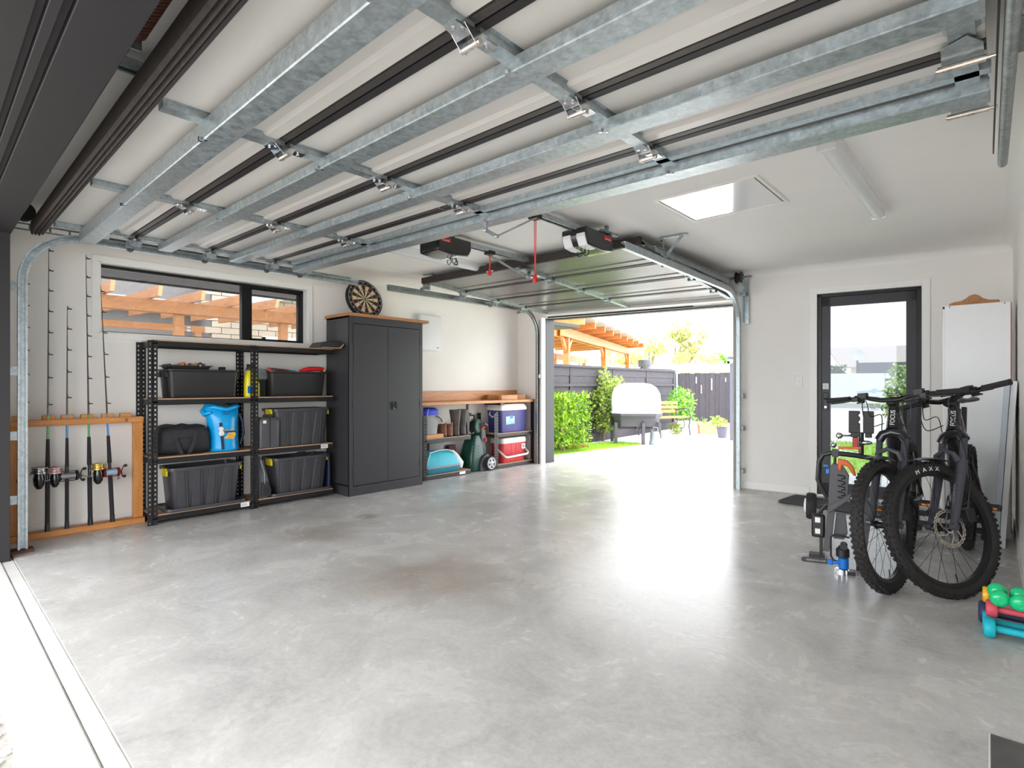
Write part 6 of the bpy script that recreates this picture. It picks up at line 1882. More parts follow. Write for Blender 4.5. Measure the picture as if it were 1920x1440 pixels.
    m = MB(); m.tube([h1, h1.lerp(st, .2) + Vector((0, 0, .008)), st], [0.03, 0.028, 0.02], 12); obj('top_tube', m, M['bike'], t)
    m = MB(); m.tube([bb, st], [0.026, 0.019], 12); obj('seat_tube', m, M['bike'], t)
    m = MB(); m.lathe([(0.05, -0.06), (0.09, -0.045), (0.095, 0.0), (0.09, 0.045), (0.05, 0.06)], bb, (0, 1, 0), 22); obj('motor', m, M['black'], t)
    m = MB(); m.tube([st.lerp(bb, .35) + Vector((.02, 0, 0)), h1.lerp(st, .55) + Vector((0, 0, -.05))], [0.022, 0.026], 12); obj('shock', m, M['rim'], t)
    for y in (-1, 1):
        m = MB(); m.tube([bb + Vector((-.05, y * .05, .02)), rear + Vector((0.2, y * .066, -0.01)), rear + Vector((0, y * 0.07, 0))], [0.018, 0.015, 0.013], 10); obj('chainstay', m, M['bike'], t)
        m = MB(); m.tube([st + Vector((-0.03, y * .03, -.16)), st.lerp(rear, .5) + Vector((0, y * .055, -.06)), rear + Vector((0, y * 0.07, 0))], [0.014, 0.012, 0.012], 10); obj('seatstay', m, M['bike'], t)
    m = MB(); m.cyl(st, st + Vector((-0.045, 0, 0.20)), 0.0155, seg=12); obj('seatpost', m, M['black_gloss'], t)
    sd = st + Vector((-0.06, 0, 0.245))
    m = MB()
    lp = []
    for x, w, h, z in ((0.15, .018, .02, -.005), (0.13, .024, .026, 0), (0.05, .03, .028, .0), (-0.02, .05, .03, .0), (-0.08, .073, .036, .006), (-0.12, .07, .03, .012), (-0.135, .05, .02, .014)):
        lp.append([sd + Vector((x, w * math.cos(b), z + h * .5 * math.sin(b) - (0.014 if abs(math.cos(b)) < .35 and math.sin(b) > 0 and x < 0 else 0))) for b in [2 * PI * k / 18 for k in range(18)]])
    m.loft(lp); obj('saddle', m, M['black'], t, smooth=60)
    wheel(rear, Matrix.Identity(4), 0.1, True)
    for s in (-1, 1):
        m = MB(); e = bb + Vector((0.165 * s * .8, s * 0.085, 0.165 * s * .55 - 0.03 if s > 0 else -0.06)); m.tube([bb + Vector((0, s * .075, 0)), e], [0.014, 0.011], 10); cr = obj('crank', m, M['black'], t)
        m = MB(); pc = e + Vector((0, s * 0.06, 0))
        m.box(pc + Vector((0.042, 0, 0)), (0.018, 0.095, 0.024)); m.box(pc + Vector((-0.042, 0, 0)), (0.018, 0.095, 0.024)); m.box(pc + Vector((0, s * .045, 0)), (0.09, 0.012, 0.022)); m.cyl(e, pc + Vector((0, s * .04, 0)), 0.012, seg=8)
        pd = obj('pedal', m, M['black'], t, bevel=0.003)
        m = MB()
        for q in (-1, 1):
            m.box(pc + Vector((q * 0.052, 0, 0)), (0.004, 0.062, 0.013))
        obj('reflector', m, M['reflector'], pd)
    m = MB(); m.lathe([(0.06, 0), (0.082, 0.0), (0.082, 0.004), (0.06, 0.004), (0.06, 0)], bb + Vector((0, -0.07, 0)), (0, -1, 0), 32, False, False); obj('chainring', m, M['rim'], t)
    m = MB(); m.lathe([(0.02, 0), (0.085, 0.0), (0.08, 0.008), (0.05, 0.02), (0.025, 0.035)], rear + Vector((0, -0.03, 0)), (0, -1, 0), 28); obj('cassette', m, M['galv_dull'], t)
    m = MB(); m.box(rear + Vector((0.02, -0.06, -0.10)), (0.03, 0.014, 0.13)); m.cyl(rear + Vector((0.03, -0.068, -0.16)), rear + Vector((0.03, -0.052, -0.16)), 0.028, seg=12); obj('derailleur', m, M['black'], t)
    return t
bk1 = bike('black mountain bike nearest the right wall, front wheel turned showing its whole disc', (-0.232, 3.785), R(268), R(-37), True)
bk2 = bike('black mountain bike standing left of the other, front wheel nearly edge-on', (-0.490, 3.64), R(271), R(-14), False)

# ---------------------------------------------------------------- folded hitch rack standing on end
t = thing('bike_rack', 'folded dark grey hitch bike carrier standing on end left of the bikes', 'bike rack', (-0.735, 3.80, 0.0), R(10.5))
def plate(nm, pts, y0, y1, mt, par=t, bev=0.003):
    m = MB(); m.prism(pts, y0, y1, axes((1, 0, 0), (0, 0, 1), (0, 1, 0))); return obj(nm, m, M[mt], par, bevel=bev)
pl_ = plate('wheel_tray', [(-0.062, 0.645), (-0.05, 0.665), (0.0, 0.665), (0.038, 0.60), (0.03, 0.47), (-0.035, 0.385), (-0.075, 0.39)], 0.0, 0.03, 'dark_grey')
for k in range(5):
    m = MB(); m.tube([(-0.022, -0.003, 0.60 - .034 * k), (0.012, -0.003, 0.594 - .034 * k), (0.016, -0.003, 0.580 - .034 * k), (-0.004, -0.003, 0.576 - .034 * k)], 0.0045, 6); obj('tray_slot', m, M['black'], pl_)
plate('side_plate', [(-0.075, 0.39), (-0.035, 0.385), (-0.05, 0.22), (-0.068, 0.12), (-0.10, 0.12)], 0.005, 0.03, 'dark_grey')
plate('tray_arm', [(-0.07, 0.36), (0.045, 0.46), (0.05, 0.50), (-0.075, 0.40)], -0.012, 0.0, 'dark_grey')
plate('inner_plate', [(-0.03, 0.36), (0.02, 0.36), (0.03, 0.24), (0.01, 0.20), (-0.045, 0.20)], 0.03, 0.05, 'dark_grey')
plate('wheel_tray', [(0.085, 0.60), (0.13, 0.58), (0.15, 0.30), (0.12, 0.03), (0.07, 0.05), (0.075, 0.3)], 0.12, 0.15, 'dark_grey')
m = MB(); m.tube([(0.22, 0.05, 0.70), (0.06, 0.03, 0.722), (-0.055, 0.02, 0.73), (-0.10, 0.02, 0.715), (-0.122, 0.02, 0.67), (-0.128, 0.02, 0.56), (-0.105, 0.02, 0.50), (-0.075, 0.02, 0.45)], 0.0145, 10); obj('hoop', m, M['black_steel'], t)
m = MB(); m.tube([(-0.035, 0.02, 0.735), (-0.038, 0.03, 0.65)], 0.008, 8); m.box((-0.035, 0.02, 0.73), (0.035, 0.036, 0.045)); obj('support_tube', m, M['frame'], t)
for x0, x1 in ((0.035, 0.095), (0.11, 0.165)):
    m = MB(); m.b2((x0, 0.05, 0.855), (x1, 0.09, 0.99)); m.b2((x0 + 0.01, 0.045, 0.83), (x1 - 0.01, 0.085, 0.86)); cl = obj('frame_clamp', m, M['black'], t, bevel=0.004)
    m = MB()
    for z in (0.88, 0.905, 0.93):
        m.b2((x0 + .006, 0.046, z), (x1 - .006, 0.052, z + .008))
    obj('ratchet_rib', m, M['black'], cl)
m = MB(); m.cyl((0.095, 0.04, 0.965), (0.095, 0.03, 0.965), 0.008, seg=8); m.cyl((0.095, 0.04, 0.925), (0.095, 0.03, 0.925), 0.008, seg=8); obj('bolt', m, M['chrome'], t)
m = MB(); m.tube([(0.10, 0.07, 0.86), (0.10, 0.06, 0.70)], 0.014, 8); obj('mast', m, M['black_steel'], t)
m = MB(); m.ball((-0.015, 0.06, 0.835), 0.02, 12, 8); m.ball((-0.045, 0.06, 0.775), 0.018, 12, 8); m.ball((0.125, 0.05, 0.80), 0.02, 12, 8, (1.6, 1, .7)); m.tube([(-0.015, 0.06, 0.835), (-0.045, 0.06, 0.775), (0.0, 0.06, 0.74), (0.10, 0.065, 0.735)], 0.006, 6); m.tube([(0.125, 0.05, 0.80), (0.10, 0.065, 0.78)], 0.008, 6); m.tube([(-0.015, 0.06, 0.835), (0.10, 0.065, 0.84)], 0.006, 6); obj('chrome_fitting', m, M['chrome'], t)
m = MB(); m.prism([(-0.02, 0.70), (0.03, 0.69), (0.06, 0.655), (0.075, 0.60), (0.06, 0.60), (0.03, 0.655), (0.0, 0.66), (-0.002, 0.62), (-0.022, 0.64)], -0.01, 0.02, axes((1, 0, 0), (0, 0, 1), (0, 1, 0))); obj('orange_guard', m, M['orange'], t, bevel=0.006)
plate('orange_strap', [(-0.02, 0.755), (0.10, 0.76), (0.10, 0.775), (-0.02, 0.77)], 0.03, 0.04, 'orange')
plate('red_tab', [(0.055, 0.77), (0.085, 0.77), (0.085, 0.83), (0.055, 0.83)], 0.035, 0.05, 'reel_red')
m = MB(); m.box((-0.075, 0.02, 0.615), (0.02, 0.02, 0.03)); m.box((-0.085, 0.02, 0.648), (0.03, 0.016, 0.012)); obj('blue_buckle', m, M['blue'], t, bevel=0.003)
# lamp board, roller and foot
m = MB(); m.b2((-0.165, 0.04, 0.19), (-0.09, 0.08, 0.335)); lb = obj('lamp_board', m, M['black'], t, bevel=0.012)
m = MB(); m.b2((-0.145, 0.034, 0.285), (-0.115, 0.042, 0.318)); m.b2((-0.145, 0.034, 0.215), (-0.115, 0.042, 0.248)); obj('lamp_lens', m, M['label'], lb, bevel=0.003)
m = MB(); m.tube([(-0.08, 0.06, 0.40), (-0.13, 0.06, 0.335), (-0.14, 0.06, 0.30)], 0.010, 8); obj('lamp_arm', m, M['black'], t)
m = MB(); m.lathe([(0.02, -0.03), (0.082, -0.028), (0.088, -0.015), (0.088, 0.015), (0.082, 0.028), (0.02, 0.03)], (-0.178, 0.30, 0.335), (1, 0, 0), 24); rw = obj('transport_wheel', m, M['rubber'], t, smooth=40)
m = MB(); m.lathe([(0.01, -0.045), (0.045, -0.04), (0.05, -0.02), (0.01, -0.02)], (-0.178, 0.30, 0.335), (1, 0, 0), 20); obj('wheel_cap', m, M['label'], rw, smooth=40)
m = MB(); m.b2((-0.13, 0.29, 0.15), (-0.11, 0.31, 0.35)); m.b2((-0.19, 0.26, 0.0), (-0.10, 0.34, 0.02)); m.b2((-0.13, 0.29, 0.0), (-0.11, 0.31, 0.16)); obj('wheel_leg', m, M['black_steel'], t)
m = MB(); m.tube([(0.04, 0.0, 0.225), (-0.045, 0.0, 0.228), (-0.058, 0.0, 0.215), (-0.058, 0.0, 0.10), (-0.045, 0.0, 0.075), (-0.01, 0, 0.068)], 0.006, 8); obj('spring_clip', m, M['black_steel'], t)
m = MB(); m.cyl((0.0, 0.0, 0.0), (0.0, 0.0, 0.03), 0.036, 0.032, 14)
for k in range(8):
    an = 2 * PI * k / 8
    m.box((0.034 * math.cos(an), 0.034 * math.sin(an), 0.015), (0.008, 0.008, 0.028))
obj('foot_knob', m, M['chrome'], t)
m = MB(); m.lathe([(0.02, 0.03), (0.028, 0.036), (0.028, 0.095), (0.02, 0.10)], (0.008, 0, 0), (0, 0, 1), 16); bl = obj('blue_clamp', m, M['blue'], t)
m = MB(); m.lathe([(0.022, 0.10), (0.036, 0.105), (0.036, 0.15), (0.025, 0.16), (0.02, 0.17)], (0.004, 0, 0), (0, 0, 1), 16); m.cyl((0.01, -.03, .17), (0.01, .03, .17), 0.02, seg=12); obj('clamp_head', m, M['black'], t)
m = MB()
for z in (0.05, 0.072):
    m.beam((-0.205, -0.01, z - .004), (-0.075, 0, z), 0.012, 0.007)
m.cyl((-0.205, -.016, .057), (-0.205, -.004, .057), 0.014, seg=12); m.beam((-0.085, 0, 0.061), (-0.06, 0, 0.061), 0.014, 0.03); obj('cam_lever', m, M['frame'], t)
m = MB(); m.box((-0.062, 0, 0.062), (0.028, 0.03, 0.032)); m.tube([(-0.05, 0, .062), (-.01, 0, .065)], 0.012, 8); obj('blue_collar', m, M['blue'], t, bevel=0.004)
m = MB(); m.tube([(0.10, 0.13, 0.10), (0.115, 0.12, 0.06), (0.13, 0.12, 0.07)], 0.012, 8); obj('blue_hook', m, M['blue'], t)
m = MB(); m.box((0.02, 0.02, 0.0105), (0.10, 0.07, 0.02)); m.box((0.10, 0.135, 0.015), (0.05, 0.05, 0.03)); obj('base_block', m, M['black_steel'], t, bevel=0.004)

# low double rail of a floor stand behind the bikes
t = thing('floor_rail', 'pair of black flat rails of a floor stand in front of the white cabinet', 'bike stand', (-0.34, 5.345, 0.0), R(0))
for z, y in ((0.125, 0.06), (0.055, 0.0)):
    m = MB(); m.b2((-0.25, y, z - 0.02), (0.30, y + 0.03, z + 0.022)); m.b2((-0.25, y - .004, z + 0.012), (0.30, y + 0.0, z + 0.02)); obj('rail', m, M['black_steel'], t, bevel=0.003)
m = MB(); 
for x in (-0.18, 0.24):
    m.b2((x - 0.03, -0.02, 0.0), (x + 0.03, 0.10, 0.035)); m.b2((x - .012, 0.0, 0.03), (x + .012, 0.09, 0.12))
obj('foot', m, M['black'], t, bevel=0.003)

# ---------------------------------------------------------------- white cabinet with a wooden plaque, leaning boards
t = thing('white_cabinet', 'tall plain white cabinet in the back right corner behind the bikes', 'cabinet', (-0.365, 5.45, 0.0))
m = MB(); m.b2((0, 0.02, 0), (0.018, 0.42, 1.765)); m.b2((0.385, 0.02, 0), (0.403, 0.42, 1.765)); m.b2((0, 0.41, 0), (0.403, 0.42, 1.765)); m.b2((0, 0.02, 1.747), (0.403, 0.42, 1.765)); m.b2((0, 0.04, 0), (0.403, 0.05, 0.06)); obj('carcass', m, M['white_gloss'], t, bevel=0.001)
m = MB(); m.b2((0.014, -0.002, 0.05), (0.398, 0.017, 1.768)); obj('door', m, M['white_gloss'], t, bevel=0.002)
m = MB(); m.b2((0.399, -0.001, 0.05), (0.403, 0.02, 1.765)); obj('edge_band', m, mat('rust_red_edge', (176, 74, 50), 0.6), t)
m = MB()
for x in (0.045, 0.365):
    m.cyl((x, -0.003, 1.758), (x, -0.0005, 1.758), 0.005, seg=8)
obj('screw_cap', m, M['boot_brown'], t)
t = thing('wooden_plaque', 'brown shaped timber plaque lying on top of the white cabinet', 'plaque', (-0.33, 5.55, 1.766))
m = MB(); pts = [(0, 0), (0.30, 0), (0.30, 0.035), (0.24, 0.038), (0.205, 0.055), (0.18, 0.08), (0.155, 0.09), (0.125, 0.082), (0.10, 0.06), (0.075, 0.045), (0.03, 0.04), (0.0, 0.028)]
m.prism(pts, 0.0, 0.03, axes((1, 0, 0), (0, 0, 1), (0, 1, 0))); obj('plaque_board', m, M['top_wood'], t, bevel=0.008)
m = MB(); m.ball((0.155, 0.01, 0.045), 0.05, 18, 8, (1, .35, .62)); obj('carved_boss', m, M['top_wood'], t)
t = thing('leaning_board', 'long white faced board leaning on the right wall', 'board', (-0.022, 5.15, 0.0))
m = MB(); m.loft([[Vector((-0.010, 0, 0)), Vector((0.024, 0, 0)), Vector((0.024, 0.62, 0)), Vector((-0.010, 0.62, 0))], [Vector((0.054, 0, 1.175)), Vector((0.088, 0, 1.175)), Vector((0.078, 0.62, 1.175)), Vector((0.044, 0.62, 1.175))]]); obj('board', m, M['white_gloss'], t, bevel=0.002)
t = thing('leaning_board', 'pale blue-grey board leaning in front of the white board', 'board', (-0.057, 5.12, 0.0))
m = MB(); m.loft([[Vector((-0.008, 0, 0)), Vector((0.022, 0, 0)), Vector((0.022, 0.60, 0)), Vector((-0.008, 0.60, 0))], [Vector((0.056, 0, 1.165)), Vector((0.086, 0, 1.165)), Vector((0.082, 0.60, 1.165)), Vector((0.052, 0.60, 1.165))]]); obj('board', m, M['board_blue'], t, bevel=0.002)

# ---------------------------------------------------------------- dumbbells
def dumbbell(label, c, d, L, r, hl, mt, kind, group=None):
    c, d = Vector(c), Vector(d).normalized()
    t = thing('dumbbell', label, 'dumbbell', c, 0, group)
    m = MB(); m.cyl(-d * (L / 2 - hl), d * (L / 2 - hl), r * 0.36, seg=16); obj('handle', m, M[mt], t)
    for s in (-1, 1):
        m = MB()
        e = d * s
        if kind == 'round':
            prof = [(r * .5, L / 2 - hl - .006), (r * .85, L / 2 - hl + .004), (r, L / 2 - hl * .62), (r * .97, L / 2 - hl * .35), (r * .8, L / 2 - hl * .1), (r * .45, L / 2), (0.002, L / 2 + .001)]
            m.lathe(prof, (0, 0, 0), e, 30)
            o = obj('head', m, M[mt], t, smooth=60)
            m = MB(); m.tube([e * (L / 2 + .0005) + (e.orthogonal().normalized() * math.cos(q) + e.cross(e.orthogonal().normalized()) * math.sin(q)) * r * .3 for q in [2 * PI * k / 20 for k in range(20)]], 0.0012, 5, closed=True); obj('embossed_ring', m, M[mt], o)
        else:
            # eight-sided head with softened edges
            prof = [(r * .86, L / 2 - hl), (r, L / 2 - hl + .006), (r, L / 2 - .006), (r * .86, L / 2)]
            m.lathe(prof, (0, 0, 0), e, 8 if kind == 'hex' else 24)
            obj('head', m, M[mt], t, smooth=45)
    return t
dumbbell('turquoise dumbbell in front at the bottom of the stack', (0.028, 3.305, 0.043), (1, 0.05, 0), 0.20, 0.043, 0.040, 'db_teal', 'soft')
dumbbell('turquoise dumbbell behind the front one at the bottom of the stack', (0.022, 3.395, 0.042), (1, 0.03, 0), 0.20, 0.042, 0.040, 'db_teal', 'soft')
dumbbell('coral red dumbbell lying on top of the turquoise ones', (0.030, 3.345, 0.119), (1, 0.04, 0), 0.19, 0.0395, 0.040, 'db_red', 'hex')
dumbbell('dark navy dumbbell on the floor at the back of the stack', (0.005, 3.490, 0.051), (1, 0.06, 0), 0.20, 0.051, 0.034, 'db_navy', 'soft')
dumbbell('yellow dumbbell on the navy one behind the green pair', (0.01, 3.475, 0.140), (1, 0.04, 0), 0.18, 0.037, 0.034, 'db_yellow', 'soft')
dumbbell('left one of the two green round dumbbells on top of the stack', (-0.022, 3.355, 0.184), (0.10, -0.93, -0.16), 0.125, 0.036, 0.048, 'db_green', 'round')
dumbbell('right one of the two green round dumbbells on top of the stack', (0.050, 3.345, 0.184), (0.02, -0.93, -0.16), 0.125, 0.036, 0.048, 'db_green', 'round')

# door mat, tile at the frame corner
t = thing('door_mat', 'dark grey rubber mat on the floor in front of the glazed door', 'mat', (-1.20, 5.86, 0.0), R(-6))
m = MB(); m.loft([rr(0.86, 0.46, 0.05, 0.0, 0, 0), rr(0.87, 0.47, 0.05, 0.006, 0, 0), rr(0.85, 0.45, 0.05, 0.016, 0, 0)]); obj('mat_body', m, M['mat_rubber'], t)
m = MB(); m.tube([p for p in rr(0.862, 0.462, 0.05, 0.012, 0, 0)], 0.006, 5, closed=True); obj('edge_lip', m, M['dark_grey'], t)
t = thing('floor_tile', 'dark slate tile with a pale edge on the floor at the lower right corner', 'tile', (0.03, 2.155, 0.0), R(1))
m = MB(); m.b2((-0.066, -0.21, 0.0), (0.085, 0.216, 0.009)); obj('tile_edge', m, M['white_gloss'], t, bevel=0.001)
m = MB(); m.b2((-0.061, -0.21, 0.009), (0.085, 0.2115, 0.0105)); obj('tile_face', m, M['tile'], t)
# ================================================================ OUTSIDE, BEHIND THE BACK OPENING
def leaves(m, pts, size, rs, flat=0.0, tip=1.6):
    """one folded leaf (two triangles) per point"""
    for p in pts:
        d = Vector((rs.gauss(0, 1), rs.gauss(0, 1), rs.gauss(0, 1) * (1 - flat) + 0.2)).normalized()
        n = d.cross(Vector((rs.gauss(0, 1), rs.gauss(0, 1), rs.gauss(0, 1)))).normalized()
        w = size * rs.uniform(.6, 1.2)
        a = m.bm.verts.new(p); b = m.bm.verts.new(p + d * w * tip * .5 + n * w * .4); c = m.bm.verts.new(p + d * w * tip); e = m.bm.verts.new(p + d * w * tip * .5 - n * w * .4)
        m.bm.faces.new((a, b, c, e))
def shell_pts(n, rs, c, r, hollow=0.55, box=False):
    out = []
    while len(out) < n:
        v = Vector((rs.uniform(-1, 1), rs.uniform(-1, 1), rs.uniform(-1, 1)))
        k = max(abs(v.x), abs(v.y), abs(v.z)) if box else v.length
        if hollow < k <= 1:
            out.append(Vector(c) + Vector((v.x * r[0], v.y * r[1], v.z * r[2])))
    return out
def foliage(name, mb, mt, parent):
    o = mb.build(name, M[mt], parent, smooth=0)
    return stuff(o)
rs = random.Random(11)

m = MB(); m.b2((-9, 6.42, -0.2), (1.5, 17.5, -0.012)); o = struct('trim_13', m, M['drive'])
# threshold strip of the slab under the doors
m = MB(); m.b2((-5.0, 6.36, -0.05), (-2.26, 6.43, -0.004)); struct('trim_14', m, M['apron'])
# lawn strip with blades, bark patch
m = MB()
poly = [(-5.62, 6.75), (-5.50, 7.15), (-5.20, 9.60), (-5.75, 9.55), (-6.12, 8.9), (-6.12, 6.75)]
m.prism(poly, -0.02, -0.004)
lw = obj('lawn', m, M['lawn']); tag(lw, 'strip of bright green lawn beside the driveway', 'lawn')
m = MB()
for i in range(5200):
    u = rs.random()
    y = 6.8 + 2.75 * u
    x0, x1 = (-6.1 if y < 8.9 else -6.1 + (y - 8.9) * .55), -5.52 + (y - 7.15) * .122
    x = rs.uniform(x0, x1)
    h = rs.uniform(.015, .035)
    a = rs.uniform(0, PI)
    dx, dy = .004 * math.cos(a), .004 * math.sin(a)
    lx, ly = rs.gauss(0, .01), rs.gauss(0, .01)
    m.bm.faces.new([m.bm.verts.new(p) for p in ((x - dx, y - dy, -.005), (x + dx, y + dy, -.005), (x + lx, y + ly, h))])
g = foliage('grass', m, 'grass', None); g['label'] = 'short blades of grass on the lawn strip'; g['category'] = 'grass'
m = MB()
for i in range(160):
    a, r = rs.uniform(0, 2 * PI), rs.uniform(0, .28) 
    m.box((-5.95 + 1.2 * r * math.cos(a), 8.15 + 1.6 * r * math.sin(a), 0.005 + rs.uniform(0, .02)), (rs.uniform(.03, .07), .02, .008), Matrix.Rotation(rs.uniform(0, PI), 3, 'Z') @ Matrix.Rotation(rs.gauss(0, .3), 3, 'X'))
o = obj('bark_chips', m, M['bark'], smooth=0); stuff(o); tag(o, 'red bark chips at the foot of the hedge bush', 'bark')

# clipped hedge bush by the opening
t = thing('hedge_bush', 'clipped bright green bush just outside the back opening', 'bush', (-5.80, 7.62, -0.01))
m = MB(); leaves(m, shell_pts(3600, rs, (0, 0, 0.56), (0.42, 0.42, 0.44), 0.72, True), 0.05, rs); leaves(m, shell_pts(700, rs, (0, 0, 0.54), (0.36, 0.36, 0.40), 0.2, True), 0.05, rs); foliage('foliage', m, 'hedge', t)
m = MB()
for dx, dy in ((0.18, -0.1), (-0.12, .08), (.02, .02)):
    m.tube([(dx, dy, 0), (dx * .8, dy * .8, .2), (dx * 1.2, dy, .5)], [.025, .02, .012], 7)
obj('stem', m, M['trunk'], t)
# taller citrus shrub
t = thing('citrus_tree', 'tall loose yellow-green shrub behind the clipped bush', 'bush', (-6.15, 9.55, -0.01))
m = MB()
for c, r, n in (((0.02, 0, 0.72), (0.42, .38, .40), 1100), ((-0.25, 0.0, 0.92), (.34, .32, .26), 500), ((0.16, .08, 0.98), (.36, .3, .30), 600), ((-.22, 0, 1.28), (.10, .1, .24), 90), ((0.02, .05, 1.32), (.13, .12, .18), 100), ((.25, .1, 1.2), (.16, .14, .14), 80), ((.42, 0.05, .66), (.2, .2, .16), 140), ((.1, 0, .38), (.34, .3, .22), 320)):
    leaves(m, shell_pts(n, rs, c, r, .25), 0.055, rs)
foliage('foliage', m, 'lemon', t)
m = MB()
for dx, dz in ((-.25, 1.1), (.0, 1.3), (.25, 1.0), (.12, .8)):
    m.tube([(0.02, 0, 0), (dx * .3, 0, .35), (dx * .7, .02, dz * .7), (dx, .05, dz)], [.022, .018, .012, .005], 6)
obj('stem', m, M['trunk'], t)

# raised planter with a white dome cover on dark legs
t = thing('greenhouse_planter', 'raised black planter on legs with a white domed greenhouse cover', 'planter', (-5.49, 9.72, -0.01), R(39))
m = MB()
def oct_(w, d, c, z):
    return [Vector(p) for p in ((-w + c, -d, z), (w - c, -d, z), (w, -d + c, z), (w, d - c, z), (w - c, d, z), (-w + c, d, z), (-w, d - c, z), (-w, -d + c, z))]
m.loft([oct_(.42, .30, .10, .34), oct_(.45, .33, .12, .50), oct_(.47, .35, .14, .52), oct_(.50, .38, .16, .56), oct_(.50, .38, .16, .60), oct_(.46, .34, .14, .60)]); obj('tub', m, M['planter_black'], t, bevel=.004)
m = MB(); m.loft([oct_(.49, .37, .16, .598), oct_(.49, .37, .16, .625)]); obj('cover_base', m, M['dome'], t)
m = MB()
m.loft([oct_(.47, .35, .15, .62), oct_(.475, .355, .16, .80), oct_(.46, .345, .17, .98), oct_(.40, .30, .17, 1.10), oct_(.30, .23, .14, 1.17), oct_(.16, .14, .08, 1.195)]); obj('dome_cover', m, M['dome'], t, smooth=60)
for x in (-.42, .10, .42):
    for y in ((-.28, .28) if x != .10 else (-.34,)):
        m = MB(); m.b2((x - .03, y - .03, 0), (x + .03, y + .03, .42)); obj('leg', m, M['planter_black'], t, bevel=.004)
m = MB(); m.b2((-.42, -.02, .28), (.42, .02, .34)); m.b2((-.02, -.28, .30), (.02, .28, .36)); obj('cross_rail', m, M['planter_black'], t)
# watering can
t = thing('watering_can', 'grey zinc watering can on the driveway by the planter', 'watering can', (-5.02, 9.66, -0.01), R(40))
m = MB(); m.lathe([(.11, 0), (.115, .01), (.09, .20), (.07, .25), (.05, .26)], (0, 0, 0), (0, 0, 1), 20); obj('can_body', m, M['zinc'], t)
m = MB(); m.tube([(.08, 0, .05), (.14, 0, .16), (.17, 0, .26)], [.02, .016, .012], 8); obj('spout', m, M['zinc'], t)
m = MB(); m.tube([(-.07, 0, .22), (-.03, 0, .34), (.05, 0, .33), (.05, 0, .25)], .008, 6); obj('handle', m, M['zinc'], t)
# garden bench with iron ends
t = thing('garden_bench', 'weathered slatted bench with curly iron ends behind the planter', 'bench', (-5.80, 11.6, -0.01), R(66))
for k in range(5):
    m = MB(); m.b2((-.6, -.2 + .09 * k, .40), (.6, -.125 + .09 * k, .425)); obj('slat', m, M['bench_wood'], t)
for k in range(3):
    m = MB(); m.b2((-.6, .24, .50 + .10 * k), (.6, .26, .57 + .10 * k)); obj('slat', m, M['bench_wood'], t)
for x in (-.55, .55):
    m = MB(); m.tube([(x, -.24, 0), (x, -.2, .2), (x, -.24, .42), (x, -.20, .60), (x, -.05, .62), (x, .15, .58), (x, .24, .56)], .016, 7); m.tube([(x, .22, 0), (x, .18, .2), (x, .22, .42), (x, .28, .78)], .016, 7); m.tube([(x + .0, .05 + .10 * math.cos(q), .24 + .10 * math.sin(q)) for q in [2 * PI * k / 14 for k in range(14)]], .009, 6, closed=True); m.tube([(x, -.2, .39), (x, .22, .39)], .014, 6); obj('iron_end', m, M['planter_black'], t)

# green bush at the fence corner
t = thing('corner_bush', 'round feathery green bush in front of the fence corner', 'bush', (-6.05, 13.0, -0.01))
m = MB(); leaves(m, shell_pts(900, rs, (0, 0, .68), (.34, .34, .40), .2), .06, rs); leaves(m, shell_pts(260, rs, (.12, 0, .35), (.3, .28, .25), .2), .05, rs); foliage('foliage', m, 'fern', t)
m = MB(); m.tube([(0, 0, 0), (0, 0, .5)], .03, 7); obj('stem', m, M['trunk'], t)
# planters along the right fence
t = thing('block_planter', 'pale concrete block planter left of the terracotta trough', 'planter', (-5.63, 12.35, -0.012), R(33))
m = MB(); m.loft([rr(.44, .35, .02, 0, 0, 0), rr(.46, .37, .02, .30, 0, 0), rr(.40, .31, .02, .30, 0, 0), rr(.38, .29, .02, .22, 0, 0)]); obj('planter_body', m, M['planter_white'], t)
m = MB(); leaves(m, shell_pts(70, rs, (-.25, -.22, .12), (.13, .08, .14), .1), .06, rs); foliage('plant', m, 'lemon', t)
t = thing('trough_planter', 'long orange terracotta trough in front of the dark fence', 'planter', (-5.08, 12.80, -0.012), R(33))
m = MB(); m.loft([rr(.78, .26, .02, 0, 0, 0), rr(.80, .28, .02, .20, 0, 0), rr(.84, .32, .02, .21, 0, 0), rr(.84, .32, .02, .25, 0, 0), rr(.74, .22, .02, .25, 0, 0), rr(.72, .2, .02, .18, 0, 0)]); obj('trough', m, M['terracotta'], t, smooth=30)
for x in (-.28, 0.0):
    m = MB(); leaves(m, shell_pts(34, rs, (x, 0, .28), (.10, .08, .07), .1), .05, rs); foliage('seedling', m, 'fern', t)
t = thing('plant_pot', 'dark grey round pot with a leafy plant by the gate post', 'plant pot', (-4.60, 11.95, -0.012))
m = MB(); m.lathe([(.09, 0), (.115, .20), (.125, .205), (.125, .23), (.10, .23), (.095, .16)], (0, 0, 0), (0, 0, 1), 20); obj('pot', m, M['pot_grey'], t, smooth=40)
m = MB(); leaves(m, shell_pts(110, rs, (-.08, 0, .34), (.2, .16, .12), .1), .06, rs); foliage('plant', m, 'lemon', t)

